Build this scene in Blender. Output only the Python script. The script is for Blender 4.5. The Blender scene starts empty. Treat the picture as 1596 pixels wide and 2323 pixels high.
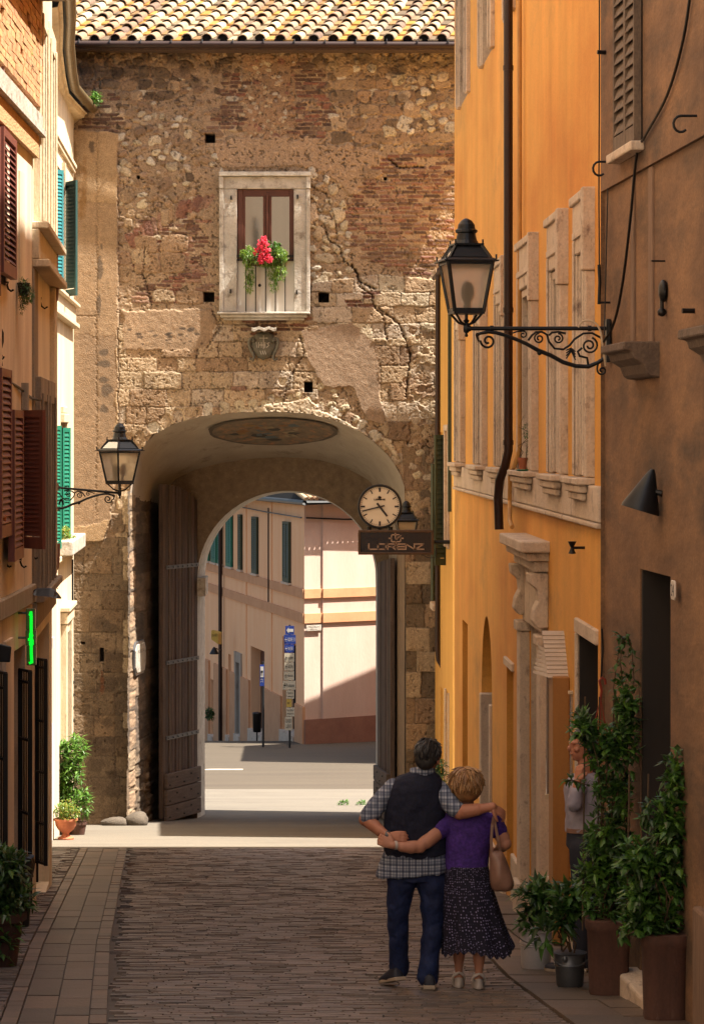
import bpy, math, random
import numpy as np
from mathutils import Vector, Matrix, noise as mnoise
R = math.radians
random.seed(7)
sc = bpy.context.scene
col = sc.collection

# ------------------------------------------------------------------ camera, sky, sun, exposure
FPX, CX, HY, WD, HD = 6500.0, 798.0, 1000.0, 1596.0, 2322.0   # focal length, axis and horizon on a 1596 x 2322 frame
CAMZ = 6.7
cam = bpy.data.cameras.new('camera'); cam_o = bpy.data.objects.new('camera', cam); col.objects.link(cam_o)
cam_o.location = (0, 0, CAMZ); cam_o.rotation_euler = (R(90), 0, 0)
cam.sensor_fit = 'VERTICAL'; cam.sensor_height = 36.0; cam.lens = 36.0 * FPX / HD
cam.shift_y = -(HD / 2 - HY) / HD
cam.clip_start = 0.1; cam.clip_end = 2000
sc.camera = cam_o
SUN = Vector((0.5, -0.125, 1.0)).normalized()
w = bpy.data.worlds.new('World'); sc.world = w; w.use_nodes = True
nt = w.node_tree; nt.nodes.clear()
sky = nt.nodes.new('ShaderNodeTexSky'); sky.sky_type = 'NISHITA'; sky.sun_disc = False
sky.sun_elevation = math.asin(SUN.z); sky.sun_rotation = math.atan2(SUN.x, SUN.y)
sky.dust_density = 5.0; sky.ozone_density = 0.6
bg = nt.nodes.new('ShaderNodeBackground'); bg.inputs[1].default_value = 0.075
wo = nt.nodes.new('ShaderNodeOutputWorld')
hz = nt.nodes.new('ShaderNodeMix'); hz.data_type = 'RGBA'; hz.blend_type = 'MULTIPLY'; hz.inputs[0].default_value = 1.0; hz.inputs[7].default_value = (1.0, .95, .87, 1)   # warm hazy sky
nt.links.new(sky.outputs[0], hz.inputs[6]); nt.links.new(hz.outputs[2], bg.inputs[0]); nt.links.new(bg.outputs[0], wo.inputs[0])
sl = bpy.data.lights.new('sun', 'SUN'); sl.energy = 5.0; sl.angle = R(0.5); sl.color = (1.0, 0.91, 0.78)
so = bpy.data.objects.new('sun', sl); col.objects.link(so)
so.rotation_euler = SUN.to_track_quat('Z', 'Y').to_euler(); so.location = (20, -5, 40)
sc.view_settings.view_transform = 'Standard'; sc.view_settings.look = 'None'
sc.view_settings.exposure = 1.68; sc.view_settings.gamma = 1.0
sc.cycles.max_bounces = 7; sc.cycles.diffuse_bounces = 3; sc.cycles.glossy_bounces = 3
sc.cycles.transmission_bounces = 5; sc.cycles.transparent_max_bounces = 6
sc.cycles.use_denoising = True
sc.cycles.caustics_reflective = False; sc.cycles.caustics_refractive = False

# ------------------------------------------------------------------ geometry helpers
def P(x, y, d):
    return Vector(((x - CX) * d / FPX, d, CAMZ - (y - HY) * d / FPX))
def zy(y, d): return CAMZ - (y - HY) * d / FPX
def xx(x, d): return (x - CX) * d / FPX
_hd = [(-60, 1.94), (0, 1.94), (20.2, 3.86), (53, 6.976), (60, 7.46), (80, 8.37), (110, 11.5), (300, 20)]
def hg(d):
    for (a, ha), (b, hb) in zip(_hd, _hd[1:]):
        if d <= b: return ha + (hb - ha) * (d - a) / (b - a)
    return _hd[-1][1]
def zg(d): return CAMZ - hg(d)
def lin(c): return tuple(((v / 255) / 12.92 if v / 255 <= .04045 else ((v / 255 + .055) / 1.055) ** 2.4) for v in c)
def ident(x, y, z): return (x, y, z)

class MB:
    def __init__(s, T=None): s.v = []; s.f = []; s.c = []; s.m = []; s.T = T or ident; s.col = None; s.mi = 0; s.usec = False
    def add(s, vs, fs, T=None):
        T = T or s.T; o = len(s.v)
        for p in vs:
            s.v.append(tuple(T(*p)))
            s.c.append(s.col or (1, 1, 1))
        for f in fs: s.f.append(tuple(i + o for i in f)); s.m.append(s.mi)
        if s.col: s.usec = True
        return s
    def quad(s, a, b, c, d): return s.add([a, b, c, d], [(0, 1, 2, 3)])
    def box(s, x0, x1, y0, y1, z0, z1):
        v = [(x0, y0, z0), (x1, y0, z0), (x1, y1, z0), (x0, y1, z0), (x0, y0, z1), (x1, y0, z1), (x1, y1, z1), (x0, y1, z1)]
        return s.add(v, [(0, 3, 2, 1), (4, 5, 6, 7), (0, 1, 5, 4), (1, 2, 6, 5), (2, 3, 7, 6), (3, 0, 4, 7)])
    def frust(s, b0, b1, z0, z1, cx=0, cy=0):           # square frustum, half sizes b0 (bottom) and b1 (top)
        v = [(cx - b0, cy - b0, z0), (cx + b0, cy - b0, z0), (cx + b0, cy + b0, z0), (cx - b0, cy + b0, z0),
             (cx - b1, cy - b1, z1), (cx + b1, cy - b1, z1), (cx + b1, cy + b1, z1), (cx - b1, cy + b1, z1)]
        return s.add(v, [(0, 3, 2, 1), (4, 5, 6, 7), (0, 1, 5, 4), (1, 2, 6, 5), (2, 3, 7, 6), (3, 0, 4, 7)])
    def bar(s, p, q, w, h=None, up=(0, 0, 1)):
        p = Vector(p); q = Vector(q); h = h or w
        t = (q - p).normalized(); u = Vector(up)
        if abs(t.dot(u)) > .98: u = Vector((1, 0, 0))
        a = t.cross(u).normalized() * w / 2; b = a.cross(t).normalized() * h / 2
        v = [p - a - b, p + a - b, p + a + b, p - a + b, q - a - b, q + a - b, q + a + b, q - a + b]
        return s.add(v, [(0, 3, 2, 1), (4, 5, 6, 7), (0, 1, 5, 4), (1, 2, 6, 5), (2, 3, 7, 6), (3, 0, 4, 7)])
    def tube(s, pts, r, n=8, caps=True):
        pts = [Vector(p) for p in pts]; N = len(pts)
        rs = r if isinstance(r, (list, tuple)) else [r] * N
        vs = []; prev = None
        for i, p in enumerate(pts):
            t = (pts[min(i + 1, N - 1)] - pts[max(i - 1, 0)]).normalized()
            if prev is None:
                u = Vector((0, 0, 1)) if abs(t.z) < .9 else Vector((1, 0, 0))
                a = t.cross(u).normalized()
            else:
                a = (prev - t * prev.dot(t)).normalized()
            prev = a; b = t.cross(a)
            for k in range(n):
                an = 2 * math.pi * k / n
                vs.append(p + (a * math.cos(an) + b * math.sin(an)) * rs[i])
        fs = [(i * n + k, i * n + (k + 1) % n, (i + 1) * n + (k + 1) % n, (i + 1) * n + k) for i in range(N - 1) for k in range(n)]
        if caps: fs += [tuple(range(n))[::-1], tuple((N - 1) * n + k for k in range(n))]
        return s.add(vs, fs)
    def lathe(s, prof, n=24, c=(0, 0, 0), sx=1, sy=1):   # prof: (r, z)
        vs = [(c[0] + r * math.cos(2 * math.pi * k / n) * sx, c[1] + r * math.sin(2 * math.pi * k / n) * sy, c[2] + z) for r, z in prof for k in range(n)]
        fs = [(i * n + k, i * n + (k + 1) % n, (i + 1) * n + (k + 1) % n, (i + 1) * n + k) for i in range(len(prof) - 1) for k in range(n)]
        fs += [tuple(range(n))[::-1], tuple((len(prof) - 1) * n + k for k in range(n))]
        return s.add(vs, fs)
    def loft(s, rings, closed=True, caps=True):
        n = len(rings[0]); vs = [p for r in rings for p in r]; m = n if closed else n - 1
        fs = [(i * n + k, i * n + (k + 1) % n, (i + 1) * n + (k + 1) % n, (i + 1) * n + k) for i in range(len(rings) - 1) for k in range(m)]
        if caps and closed: fs += [tuple(range(n))[::-1], tuple((len(rings) - 1) * n + k for k in range(n))]
        return s.add(vs, fs)
    def prism(s, poly, y0, y1):                          # poly in (x, z), extruded along y
        n = len(poly)
        vs = [(x, y0, z) for x, z in poly] + [(x, y1, z) for x, z in poly]
        fs = [tuple(range(n)), tuple(range(2 * n - 1, n - 1, -1))] + [(i, i + n, (i + 1) % n + n, (i + 1) % n) for i in range(n)]
        return s.add(vs, fs)
    def sphere(s, c, r, n=12, m=8, sx=1, sy=1, sz=1):
        prof = [(math.sin(math.pi * i / m) * r + 1e-5, -math.cos(math.pi * i / m) * r * sz) for i in range(m + 1)]
        return s.lathe(prof, n, c, sx, sy)
    def build(s, name, mat, parent=None, smooth=False, bev=0, loc=None, sub=0):
        me = bpy.data.meshes.new(name)
        vs = s.v
        root = parent
        while root is not None and root.parent is not None: root = root.parent
        if root is not None: o0 = Vector(root.location)
        elif loc is not None: o0 = Vector(loc)
        else:
            a = np.array(vs); o0 = Vector(((a[:, 0].min() + a[:, 0].max()) / 2, (a[:, 1].min() + a[:, 1].max()) / 2, a[:, 2].min()))
        me.from_pydata([(p[0] - o0.x, p[1] - o0.y, p[2] - o0.z) for p in vs], [], s.f)
        if s.usec:
            at = me.color_attributes.new('Col', 'FLOAT_COLOR', 'POINT')
            at.data.foreach_set('color', np.array([(c[0], c[1], c[2], 1) for c in s.c], dtype=np.float32).ravel())
        for m in (mat if isinstance(mat, (list, tuple)) else [mat]): me.materials.append(m)
        if len(set(s.m)) > 1: me.polygons.foreach_set('material_index', s.m)
        me.polygons.foreach_set('use_smooth', [bool(smooth)] * len(s.f))
        me.update()
        o = bpy.data.objects.new(name, me); col.objects.link(o)
        if parent is not None: o.parent = parent
        else: o.location = o0
        if bev:
            b = o.modifiers.new('bevel', 'BEVEL'); b.width = bev; b.segments = 1 if bev < .012 else 2; b.limit_method = 'ANGLE'; b.angle_limit = R(40)
        if sub:
            b = o.modifiers.new('sub', 'SUBSURF'); b.levels = sub; b.render_levels = sub
        if smooth and not sub:
            try: me.set_sharp_from_angle(angle=R(42))
            except Exception: pass
        return o

def thing(name, label, cat, loc=(0, 0, 0), group=None):
    o = bpy.data.objects.new(name, None); col.objects.link(o); o.location = loc; o.empty_display_size = .2
    return tag(o, label, cat, group)
def tag(o, label, cat, group=None):
    o['label'] = label; o['category'] = cat
    if group: o['group'] = group
    return o
def struct(o): o['kind'] = 'structure'; return o
def stuff(o): o['kind'] = 'stuff'; return o
def text_mesh(mb, body, cx, cz, h, wmax=None, T=None, out=0.0):
    """flat letters in the (x, z) plane of T at offset `out` along y"""
    cu = bpy.data.curves.new('txt', 'FONT'); cu.body = body; cu.align_x = 'CENTER'; cu.align_y = 'CENTER'; cu.size = 1; cu.resolution_u = 2
    ob = bpy.data.objects.new('txt', cu); col.objects.link(ob)
    dg = bpy.context.evaluated_depsgraph_get(); ev = ob.evaluated_get(dg); me = ev.to_mesh()
    co = [tuple(v.co) for v in me.vertices]; fs = [tuple(p.vertices) for p in me.polygons]
    ev.to_mesh_clear(); bpy.data.objects.remove(ob); bpy.data.curves.remove(cu)
    if not co: return
    a = np.array(co); w_ = a[:, 0].max() - a[:, 0].min(); hh = a[:, 1].max() - a[:, 1].min()
    sz = h / hh; sx = sz
    if wmax: sx = wmax / w_
    mx = (a[:, 0].max() + a[:, 0].min()) / 2; my = (a[:, 1].max() + a[:, 1].min()) / 2
    mb.add([(cx + (p[0] - mx) * sx, out, cz + (p[1] - my) * sz) for p in co], fs, T)

# ------------------------------------------------------------------ materials
def _n(nt, t, **k):
    n = nt.nodes.new(t)
    for a, v in k.items(): setattr(n, a, v)
    return n
def mat(name, c1, c2=None, scale=6.0, stretch=(1, 1, 1), rough=.8, bump=.0, bscale=40, metal=0.0, spots=None, spot_amt=.35, spot_scale=3.0,
        vcol=False, fine=.0, trans=0.0, spec=.5, rot=None, streak=0):
    m = bpy.data.materials.new(name); m.use_nodes = True; nt = m.node_tree; L = nt.links.new
    b = nt.nodes['Principled BSDF']; b.inputs['Roughness'].default_value = rough; b.inputs['Metallic'].default_value = metal
    b.inputs['Specular IOR Level'].default_value = spec
    if trans: b.inputs['Transmission Weight'].default_value = trans
    tc = _n(nt, 'ShaderNodeTexCoord'); mp = _n(nt, 'ShaderNodeMapping'); mp.inputs['Scale'].default_value = stretch
    if rot: mp.inputs['Rotation'].default_value = rot
    geo = _n(nt, 'ShaderNodeNewGeometry')
    L(geo.outputs['Position'] if not trans else tc.outputs['Object'], mp.inputs[0])
    c = None
    c2 = c2 or tuple(v * .75 for v in c1)
    nz = _n(nt, 'ShaderNodeTexNoise'); nz.inputs['Scale'].default_value = scale; nz.inputs['Detail'].default_value = 8; nz.inputs['Roughness'].default_value = .65
    L(mp.outputs[0], nz.inputs['Vector'])
    rp = _n(nt, 'ShaderNodeValToRGB'); rp.color_ramp.elements[0].position = .3; rp.color_ramp.elements[1].position = .7
    rp.color_ramp.elements[0].color = (*c2, 1); rp.color_ramp.elements[1].color = (*c1, 1)
    L(nz.outputs[0], rp.inputs[0]); c = rp.outputs[0]
    if vcol:
        at = _n(nt, 'ShaderNodeAttribute'); at.attribute_name = 'Col'
        mx = _n(nt, 'ShaderNodeMix', data_type='RGBA', blend_type='MULTIPLY'); mx.inputs[0].default_value = 1
        L(c, mx.inputs[6]); L(at.outputs['Color'], mx.inputs[7]); c = mx.outputs[2]
    if spots:
        n2 = _n(nt, 'ShaderNodeTexNoise'); n2.inputs['Scale'].default_value = spot_scale; n2.inputs['Detail'].default_value = 10; n2.inputs['Roughness'].default_value = .7
        L(mp.outputs[0], n2.inputs['Vector'])
        r2 = _n(nt, 'ShaderNodeValToRGB'); r2.color_ramp.elements[0].position = 1 - spot_amt - .08; r2.color_ramp.elements[1].position = min(1, 1 - spot_amt + .1)
        L(n2.outputs[0], r2.inputs[0])
        mx = _n(nt, 'ShaderNodeMix', data_type='RGBA'); L(r2.outputs[0], mx.inputs[0]); L(c, mx.inputs[6]); mx.inputs[7].default_value = (*spots, 1); c = mx.outputs[2]
    if streak:
        m4 = _n(nt, 'ShaderNodeMapping'); m4.inputs['Scale'].default_value = (1.6, 1.1, .22); L(geo.outputs['Position'], m4.inputs[0])
        n4 = _n(nt, 'ShaderNodeTexNoise'); n4.inputs['Scale'].default_value = 1; n4.inputs['Detail'].default_value = 6; n4.inputs['Roughness'].default_value = .7; L(m4.outputs[0], n4.inputs['Vector'])
        m5 = _n(nt, 'ShaderNodeMapRange'); m5.inputs[1].default_value = .36; m5.inputs[2].default_value = .64; m5.inputs[3].default_value = 1 - streak; m5.inputs[4].default_value = 1 + streak * .4; L(n4.outputs[0], m5.inputs[0])
        mx = _n(nt, 'ShaderNodeMix', data_type='RGBA', blend_type='MULTIPLY'); mx.inputs[0].default_value = 1; L(c, mx.inputs[6]); L(m5.outputs[0], mx.inputs[7]); c = mx.outputs[2]
    if fine:
        n3 = _n(nt, 'ShaderNodeTexNoise'); n3.inputs['Scale'].default_value = 55; n3.inputs['Detail'].default_value = 4
        L(geo.outputs['Position'], n3.inputs['Vector'])
        mr = _n(nt, 'ShaderNodeMapRange'); mr.inputs[1].default_value = .3; mr.inputs[2].default_value = .7; mr.inputs[3].default_value = 1 - fine; mr.inputs[4].default_value = 1 + fine
        L(n3.outputs[0], mr.inputs[0])
        mx = _n(nt, 'ShaderNodeMix', data_type='RGBA', blend_type='MULTIPLY'); mx.inputs[0].default_value = 1
        L(c, mx.inputs[6]); L(mr.outputs[0], mx.inputs[7]); c = mx.outputs[2]
    L(c, b.inputs['Base Color'])
    if bump:
        nb = _n(nt, 'ShaderNodeTexNoise'); nb.inputs['Scale'].default_value = bscale; nb.inputs['Detail'].default_value = 5
        L(mp.outputs[0], nb.inputs['Vector'])
        bp = _n(nt, 'ShaderNodeBump'); bp.inputs['Strength'].default_value = bump; bp.inputs['Distance'].default_value = .02
        L(nb.outputs[0], bp.inputs['Height']); L(bp.outputs[0], b.inputs['Normal'])
    return m
def glass_mat(name, colr, rough=.05, metal=0):
    m = bpy.data.materials.new(name); m.use_nodes = True; b = m.node_tree.nodes['Principled BSDF']
    b.inputs['Base Color'].default_value = (*colr, 1); b.inputs['Roughness'].default_value = rough; b.inputs['Metallic'].default_value = metal
    b.inputs['Specular IOR Level'].default_value = .9; b.inputs['Coat Weight'].default_value = .6
    return m
def emit_mat(name, colr, s):
    m = bpy.data.materials.new(name); m.use_nodes = True; b = m.node_tree.nodes['Principled BSDF']
    b.inputs['Base Color'].default_value = (*colr, 1); b.inputs['Emission Color'].default_value = (*colr, 1); b.inputs['Emission Strength'].default_value = s
    return m
def leaf_mat(name, c1, c2, tr=.25):
    m = mat(name, c1, c2, scale=9, rough=.38, spec=.5)
    nt = m.node_tree; L = nt.links.new; b = nt.nodes['Principled BSDF']; out = nt.nodes['Material Output']
    tl = _n(nt, 'ShaderNodeBsdfTranslucent'); tl.inputs[0].default_value = (*[v * 1.6 for v in c1], 1)
    ms = _n(nt, 'ShaderNodeMixShader'); ms.inputs[0].default_value = tr
    L(b.outputs[0], ms.inputs[1]); L(tl.outputs[0], ms.inputs[2]); L(ms.outputs[0], out.inputs[0])
    return m
M = {}
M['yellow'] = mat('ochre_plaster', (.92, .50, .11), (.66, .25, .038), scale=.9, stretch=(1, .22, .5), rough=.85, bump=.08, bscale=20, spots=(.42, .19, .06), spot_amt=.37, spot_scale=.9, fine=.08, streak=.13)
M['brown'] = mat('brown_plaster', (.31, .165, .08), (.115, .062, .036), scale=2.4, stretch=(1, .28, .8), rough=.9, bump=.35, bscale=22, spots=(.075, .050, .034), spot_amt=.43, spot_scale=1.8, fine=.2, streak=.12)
M['lowhouse'] = mat('pale_ochre_plaster', (.80, .47, .12), (.70, .36, .08), scale=1.2, stretch=(2, 2, .3), rough=.85, bump=.2, bscale=14, fine=.06)
M['travertine'] = mat('travertine', (.72, .59, .47), (.55, .42, .31), scale=3, stretch=(1.2, .6, .7), rough=.8, bump=.6, bscale=30, spots=(.2, .13, .1), spot_amt=.37, spot_scale=8, fine=.1)
M['marble'] = mat('weathered_white_stone', (.54, .51, .46), (.36, .33, .28), scale=4, rough=.75, bump=.5, bscale=30, spots=(.17, .14, .11), spot_amt=.40, spot_scale=6, fine=.08)
M['cream'] = mat('cream_plaster', (.79, .68, .50), (.69, .56, .39), scale=1.3, stretch=(2, 2, .3), rough=.88, bump=.2, bscale=16, spots=(.42, .31, .19), spot_amt=.32, spot_scale=1.5, fine=.06, streak=.22)
M['salmon'] = mat('salmon_plaster', (.80, .68, .53), (.68, .53, .39), scale=1.2, stretch=(2, 2, .35), rough=.88, bump=.25, bscale=16, spots=(.34, .24, .16), spot_amt=.35, spot_scale=1.5, fine=.08, streak=.25)
M['paintstone'] = mat('cream_stone_surround', (.70, .60, .44), (.54, .43, .29), scale=4, stretch=(3, 3, .5), rough=.85, bump=.4, bscale=30, spots=(.18, .13, .09), spot_amt=.36, spot_scale=6, fine=.1)
M['redwood'] = mat('dark_red_paint', (.19, .055, .038), (.12, .034, .026), scale=6, stretch=(1, 1, .3), rough=.5, fine=.1)
M['teal'] = mat('teal_paint', (.030, .215, .235), (.022, .15, .18), scale=6, stretch=(1, 1, .3), rough=.5, fine=.1)
M['tealshade'] = mat('shaded_teal_paint', (.022, .085, .080), (.014, .055, .05), scale=6, stretch=(1, 1, .3), rough=.6, fine=.1)  # copy of the teal paint with the unlit leaf back's shade in its colour
M['green'] = mat('green_paint', (.012, .185, .115), (.008, .13, .085), scale=6, stretch=(1, 1, .3), rough=.5, fine=.1)
M['darkgreen'] = mat('dark_green_paint', (.055, .075, .04), (.035, .05, .028), scale=6, stretch=(1, 1, .3), rough=.55, fine=.1)
M['greywood'] = mat('peeling_grey_paint', (.20, .14, .095), (.10, .07, .052), scale=8, stretch=(2, 2, .4), rough=.8, bump=.3, fine=.15, spots=(.4, .31, .20), spot_amt=.28, spot_scale=6)
M['iron'] = mat('black_iron', (.008, .008, .009), (.005, .005, .006), scale=20, rough=.45, metal=.3, fine=.15)
M['lampmetal'] = mat('dark_grey_lamp_metal', (.016, .019, .024), (.010, .012, .015), scale=8, rough=.38, metal=.4)
M['gunmetal'] = mat('gunmetal_lampshade', (.04, .043, .047), (.028, .03, .033), scale=4, rough=.42, metal=.5)
M['pipe'] = mat('dark_brown_pipe', (.035, .014, .010), (.022, .010, .008), scale=5, stretch=(1, 1, .4), rough=.45, spec=.4, fine=.12)
M['mauvepipe'] = mat('mauve_pipe', (.26, .15, .14), (.20, .11, .10), scale=5, stretch=(1, 1, .4), rough=.5, fine=.08)
M['copper'] = mat('weathered_copper_gutter', (.26, .19, .09), (.12, .09, .05), scale=7, rough=.45, metal=.5, fine=.1)
M['oldwood'] = mat('weathered_gate_wood', (.11, .068, .05), (.05, .031, .025), scale=9, stretch=(3, 3, .25), rough=.75, bump=.6, bscale=30, fine=.18)
M['plankwood'] = mat('grey_gate_boards', (.17, .125, .10), (.095, .065, .052), scale=9, stretch=(.4, .4, 3), rough=.75, bump=.6, bscale=25, fine=.15)
M['brownwood'] = mat('brown_window_wood', (.10, .030, .016), (.07, .02, .012), scale=6, stretch=(1, 1, .3), rough=.45)
M['terracotta'] = mat('terracotta', (.50, .17, .08), (.38, .12, .06), scale=6, rough=.8, bump=.2, bscale=30, spots=(.55, .33, .22), spot_amt=.3, spot_scale=7, fine=.08)
M['oldterracotta'] = mat('old_brown_terracotta', (.10, .043, .030), (.06, .028, .020), scale=5, stretch=(2, 2, .5), rough=.85, bump=.25, bscale=30, spots=(.21, .14, .11), spot_amt=.32, spot_scale=6, fine=.1)
M['soil'] = mat('potting_soil', (.04, .027, .018), rough=.95, bump=.6)
M['white'] = mat('white_metal', (.62, .60, .60), (.54, .52, .53), scale=4, rough=.4, fine=.05)
M['zinc'] = mat('grey_zinc', (.13, .135, .15), (.085, .09, .10), scale=5, rough=.42, metal=.55)
M['plastwhite'] = mat('white_enamel', (.72, .70, .64), (.64, .61, .55), scale=3, rough=.35)
M['black'] = mat('black_paint', (.012, .012, .012), rough=.5)
M['deep'] = mat('dark_interior', (.008, .007, .006), rough=.95)
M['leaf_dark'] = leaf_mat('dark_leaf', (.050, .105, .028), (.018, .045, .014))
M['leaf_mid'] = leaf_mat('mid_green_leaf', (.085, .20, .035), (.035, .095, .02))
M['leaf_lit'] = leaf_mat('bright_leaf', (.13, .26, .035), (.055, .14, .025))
M['leaf_yel'] = leaf_mat('yellow_green_leaf', (.30, .27, .045), (.14, .16, .03))
M['leaf_fern'] = leaf_mat('feathery_leaf', (.22, .34, .04), (.10, .20, .025))
M['stem'] = mat('plant_stem', (.09, .055, .03), rough=.9)
M['pink'] = leaf_mat('pink_petals', (.80, .13, .20), (.60, .04, .10), .3)

# ------------------------------------------------------------------ facade coordinates
class Facade:
    """vertical wall X = a + b*d ; local coordinates (d along the street, out towards the street, z)"""
    def __init__(s, a, b, side):
        s.a, s.b = a, b; k = math.hypot(1, b)
        s.n = (side / k, -side * b / k)
    def T(s, d, out, z): return (s.a + s.b * d + s.n[0] * out, d + s.n[1] * out, z)
    def d(s, x): return s.a / ((x - CX) / FPX - s.b)
    def z(s, x, y): return zy(y, s.d(x))
    def wall(s, mb, d0, d1, z0, z1, holes=(), reveal=.3):
        ds = sorted({d0, d1, *[h[0] for h in holes], *[h[1] for h in holes]}); zs = sorted({z0, z1, *[h[2] for h in holes], *[h[3] for h in holes]})
        for i in range(len(ds) - 1):
            for j in range(len(zs) - 1):
                md, mz = (ds[i] + ds[i + 1]) / 2, (zs[j] + zs[j + 1]) / 2
                if any(h[0] < md < h[1] and h[2] < mz < h[3] for h in holes): continue
                mb.add([(ds[i], 0, zs[j]), (ds[i + 1], 0, zs[j]), (ds[i + 1], 0, zs[j + 1]), (ds[i], 0, zs[j + 1])], [(0, 1, 2, 3)], s.T)
        for h in holes:
            r = h[4] if len(h) > 4 else reveal
            a, b, c, e = h[:4]
            for q in ([(a, 0, c), (a, 0, e), (a, -r, e), (a, -r, c)], [(b, 0, c), (b, 0, e), (b, -r, e), (b, -r, c)],
                      [(a, 0, e), (b, 0, e), (b, -r, e), (a, -r, e)], [(a, 0, c), (b, 0, c), (b, -r, c), (a, -r, c)],
                      [(a, -r, c), (b, -r, c), (b, -r, e), (a, -r, e)]):
                mb.add(q, [(0, 1, 2, 3)], s.T)
FR = Facade(2.4192, -0.02555, -1)      # ochre house on the right
FB = Facade(3.366, -0.07, -1)          # brown house, nearest on the right
FL = Facade(-1.32, -0.07, 1)           # left side of the street
# ------------------------------------------------------------------ ground, paving and road
M['mortar'] = mat('paving_joints', (.125, .11, .098), (.085, .075, .066), scale=6, rough=.95)
M['brickpave'] = mat('street_bricks', (1, 1, 1), (.72, .70, .70), scale=.7, rough=.42, bump=.35, bscale=45, vcol=True, fine=.15, spots=(.13, .105, .088), spot_amt=.33, spot_scale=.6)
M['slab'] = mat('street_slabs', (1, 1, 1), (.72, .72, .72), scale=2.2, rough=.48, bump=.4, bscale=30, vcol=True, spots=(.10, .085, .07), spot_amt=.35, spot_scale=1.2, fine=.12)
M['asphalt'] = mat('pale_worn_road', (.165, .145, .115), (.13, .113, .092), scale=.8, stretch=(.5, 1.6, 1), rough=.9, bump=.5, bscale=60, fine=.15, spots=(.11, .093, .073), spot_amt=.36, spot_scale=1.2)
M['asphalt2'] = mat('far_road', (.085, .067, .046), (.062, .048, .034), scale=.6, stretch=(.25, 2.0, 1), rough=.9, bump=.4, bscale=50, fine=.15)
def sheet(name, m, x0, x1, ds, dz, nx=2):
    mb = MB()
    for a, b in zip(ds, ds[1:]):
        for i in range(nx):
            xa = x0 + (x1 - x0) * i / nx; xb = x0 + (x1 - x0) * (i + 1) / nx
            mb.quad((xa, a, zg(a) + dz), (xb, a, zg(a) + dz), (xb, b, zg(b) + dz), (xa, b, zg(b) + dz))
    return struct(mb.build(name, m, loc=(0, 0, 0)))
sheet('ground', M['mortar'], -60, 60, [-60, 0, 10, 20.2, 30, 40, 50, 53, 60, 80, 110, 300], -.02)
sheet('road', M['asphalt'], -8.0, 5.0, [41.2, 44, 47, 50, 53, 56, 60, 62.3], 0)
sheet('far_road', M['asphalt2'], -30, 14, [62.3, 66, 72, 80, 110], 0)
rng = random.Random(3)
def leftX(d): return -(1.32 + .07 * d)
def strip_r(d):        # right edge of the drain strip
    pts = [(10, -.96), (17.9, -1.53), (24.3, -2.05), (33, -2.66), (42, -3.29)]
    for (a, xa), (b, xb) in zip(pts, pts[1:]):
        if d <= b: return xa + (xb - xa) * (d - a) / (b - a)
    return pts[-1][1]
def paver(mb, x0, x1, d0, d1, h, cb, tilt=.006, thick=.03):
    t = [rng.gauss(0, tilt) for _ in range(2)]
    def q(x, d, e): return (x, d, zg(d) + h + (t[0] * (1 if x > (x0 + x1) / 2 else -1) + t[1] * (1 if d > (d0 + d1) / 2 else -1)) * .5 + e)
    mb.col = cb; b = .004
    v = [q(x0, d0, -thick), q(x1, d0, -thick), q(x1, d1, -thick), q(x0, d1, -thick),
         q(x0 + b, d0 + b, 0), q(x1 - b, d0 + b, 0), q(x1 - b, d1 - b, 0), q(x0 + b, d1 - b, 0)]
    mb.add(v, [(4, 5, 6, 7), (0, 1, 5, 4), (1, 2, 6, 5), (2, 3, 7, 6), (3, 0, 4, 7)])
PAL = [lin(c) for c in [(118, 104, 95), (122, 110, 102), (112, 100, 93), (126, 110, 98), (108, 98, 92), (120, 102, 90), (104, 94, 88), (124, 112, 104)]]
mb = MB(); d = 15.0
right_edge = lambda d: (FB.a + FB.b * d if d < 21.3 else FR.a + FR.b * d) - .75
while d < 41.2:
    rd = .058 if rng.random() < .8 else .085
    x = strip_r(d) + rng.uniform(0, .2); xe = right_edge(d)
    while x < xe:
        L_ = rng.uniform(.20, .30); c = PAL[rng.randrange(len(PAL))]; k = rng.uniform(.86, 1.12)
        if d > 34 or x > -4: paver(mb, x, min(x + L_, xe) - .006, d, d + rd - .005, rng.gauss(0, .0016), tuple(v * k * .95 for v in c), .003)
        x += L_
    d += rd
struct(mb.build('brick_paving', M['brickpave'], loc=(0, 0, 0)))
mb = MB(); d = 15.0                                # drain strip: two border rows and two rows of long slabs
SP = [lin(c) for c in [(112, 98, 86), (120, 104, 92), (104, 92, 82), (126, 106, 90)]]
for (o0, o1, l0, l1, kk) in [(-.11, 0, .24, .42, .8), (-.33, -.115, .5, .9, .72), (-.555, -.335, .5, .9, .72), (-.665, -.56, .25, .45, .95)]:
    d = 15.0 + rng.uniform(0, .3)
    while d < 41.2:
        L_ = rng.uniform(l0, l1); e = min(d + L_, 41.2); c = SP[rng.randrange(4)]; k = rng.uniform(.85, 1.15) * kk
        h = .006 - (.012 if kk < .75 else 0) + rng.gauss(0, .002)
        v = []
        for (dd, i) in ((d + .005, 0), (e - .005, 1)):
            s = strip_r(dd)
            v += [(s + o0 + .002, dd), (s + o1 - .002, dd)]
        mb.col = tuple(u * k for u in c)
        vs = [(p[0], p[1], zg(p[1]) + h) for p in v] + [(p[0], p[1], zg(p[1]) - .03) for p in v]
        mb.add(vs, [(0, 1, 3, 2), (4, 5, 1, 0), (6, 4, 0, 2), (5, 7, 3, 1), (7, 6, 2, 3)])
        d = e
struct(mb.build('drain_strip', M['slab'], loc=(0, 0, 0)))
mb = MB(); d = 15.0                                # brick pavement between strip and the left houses
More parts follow.
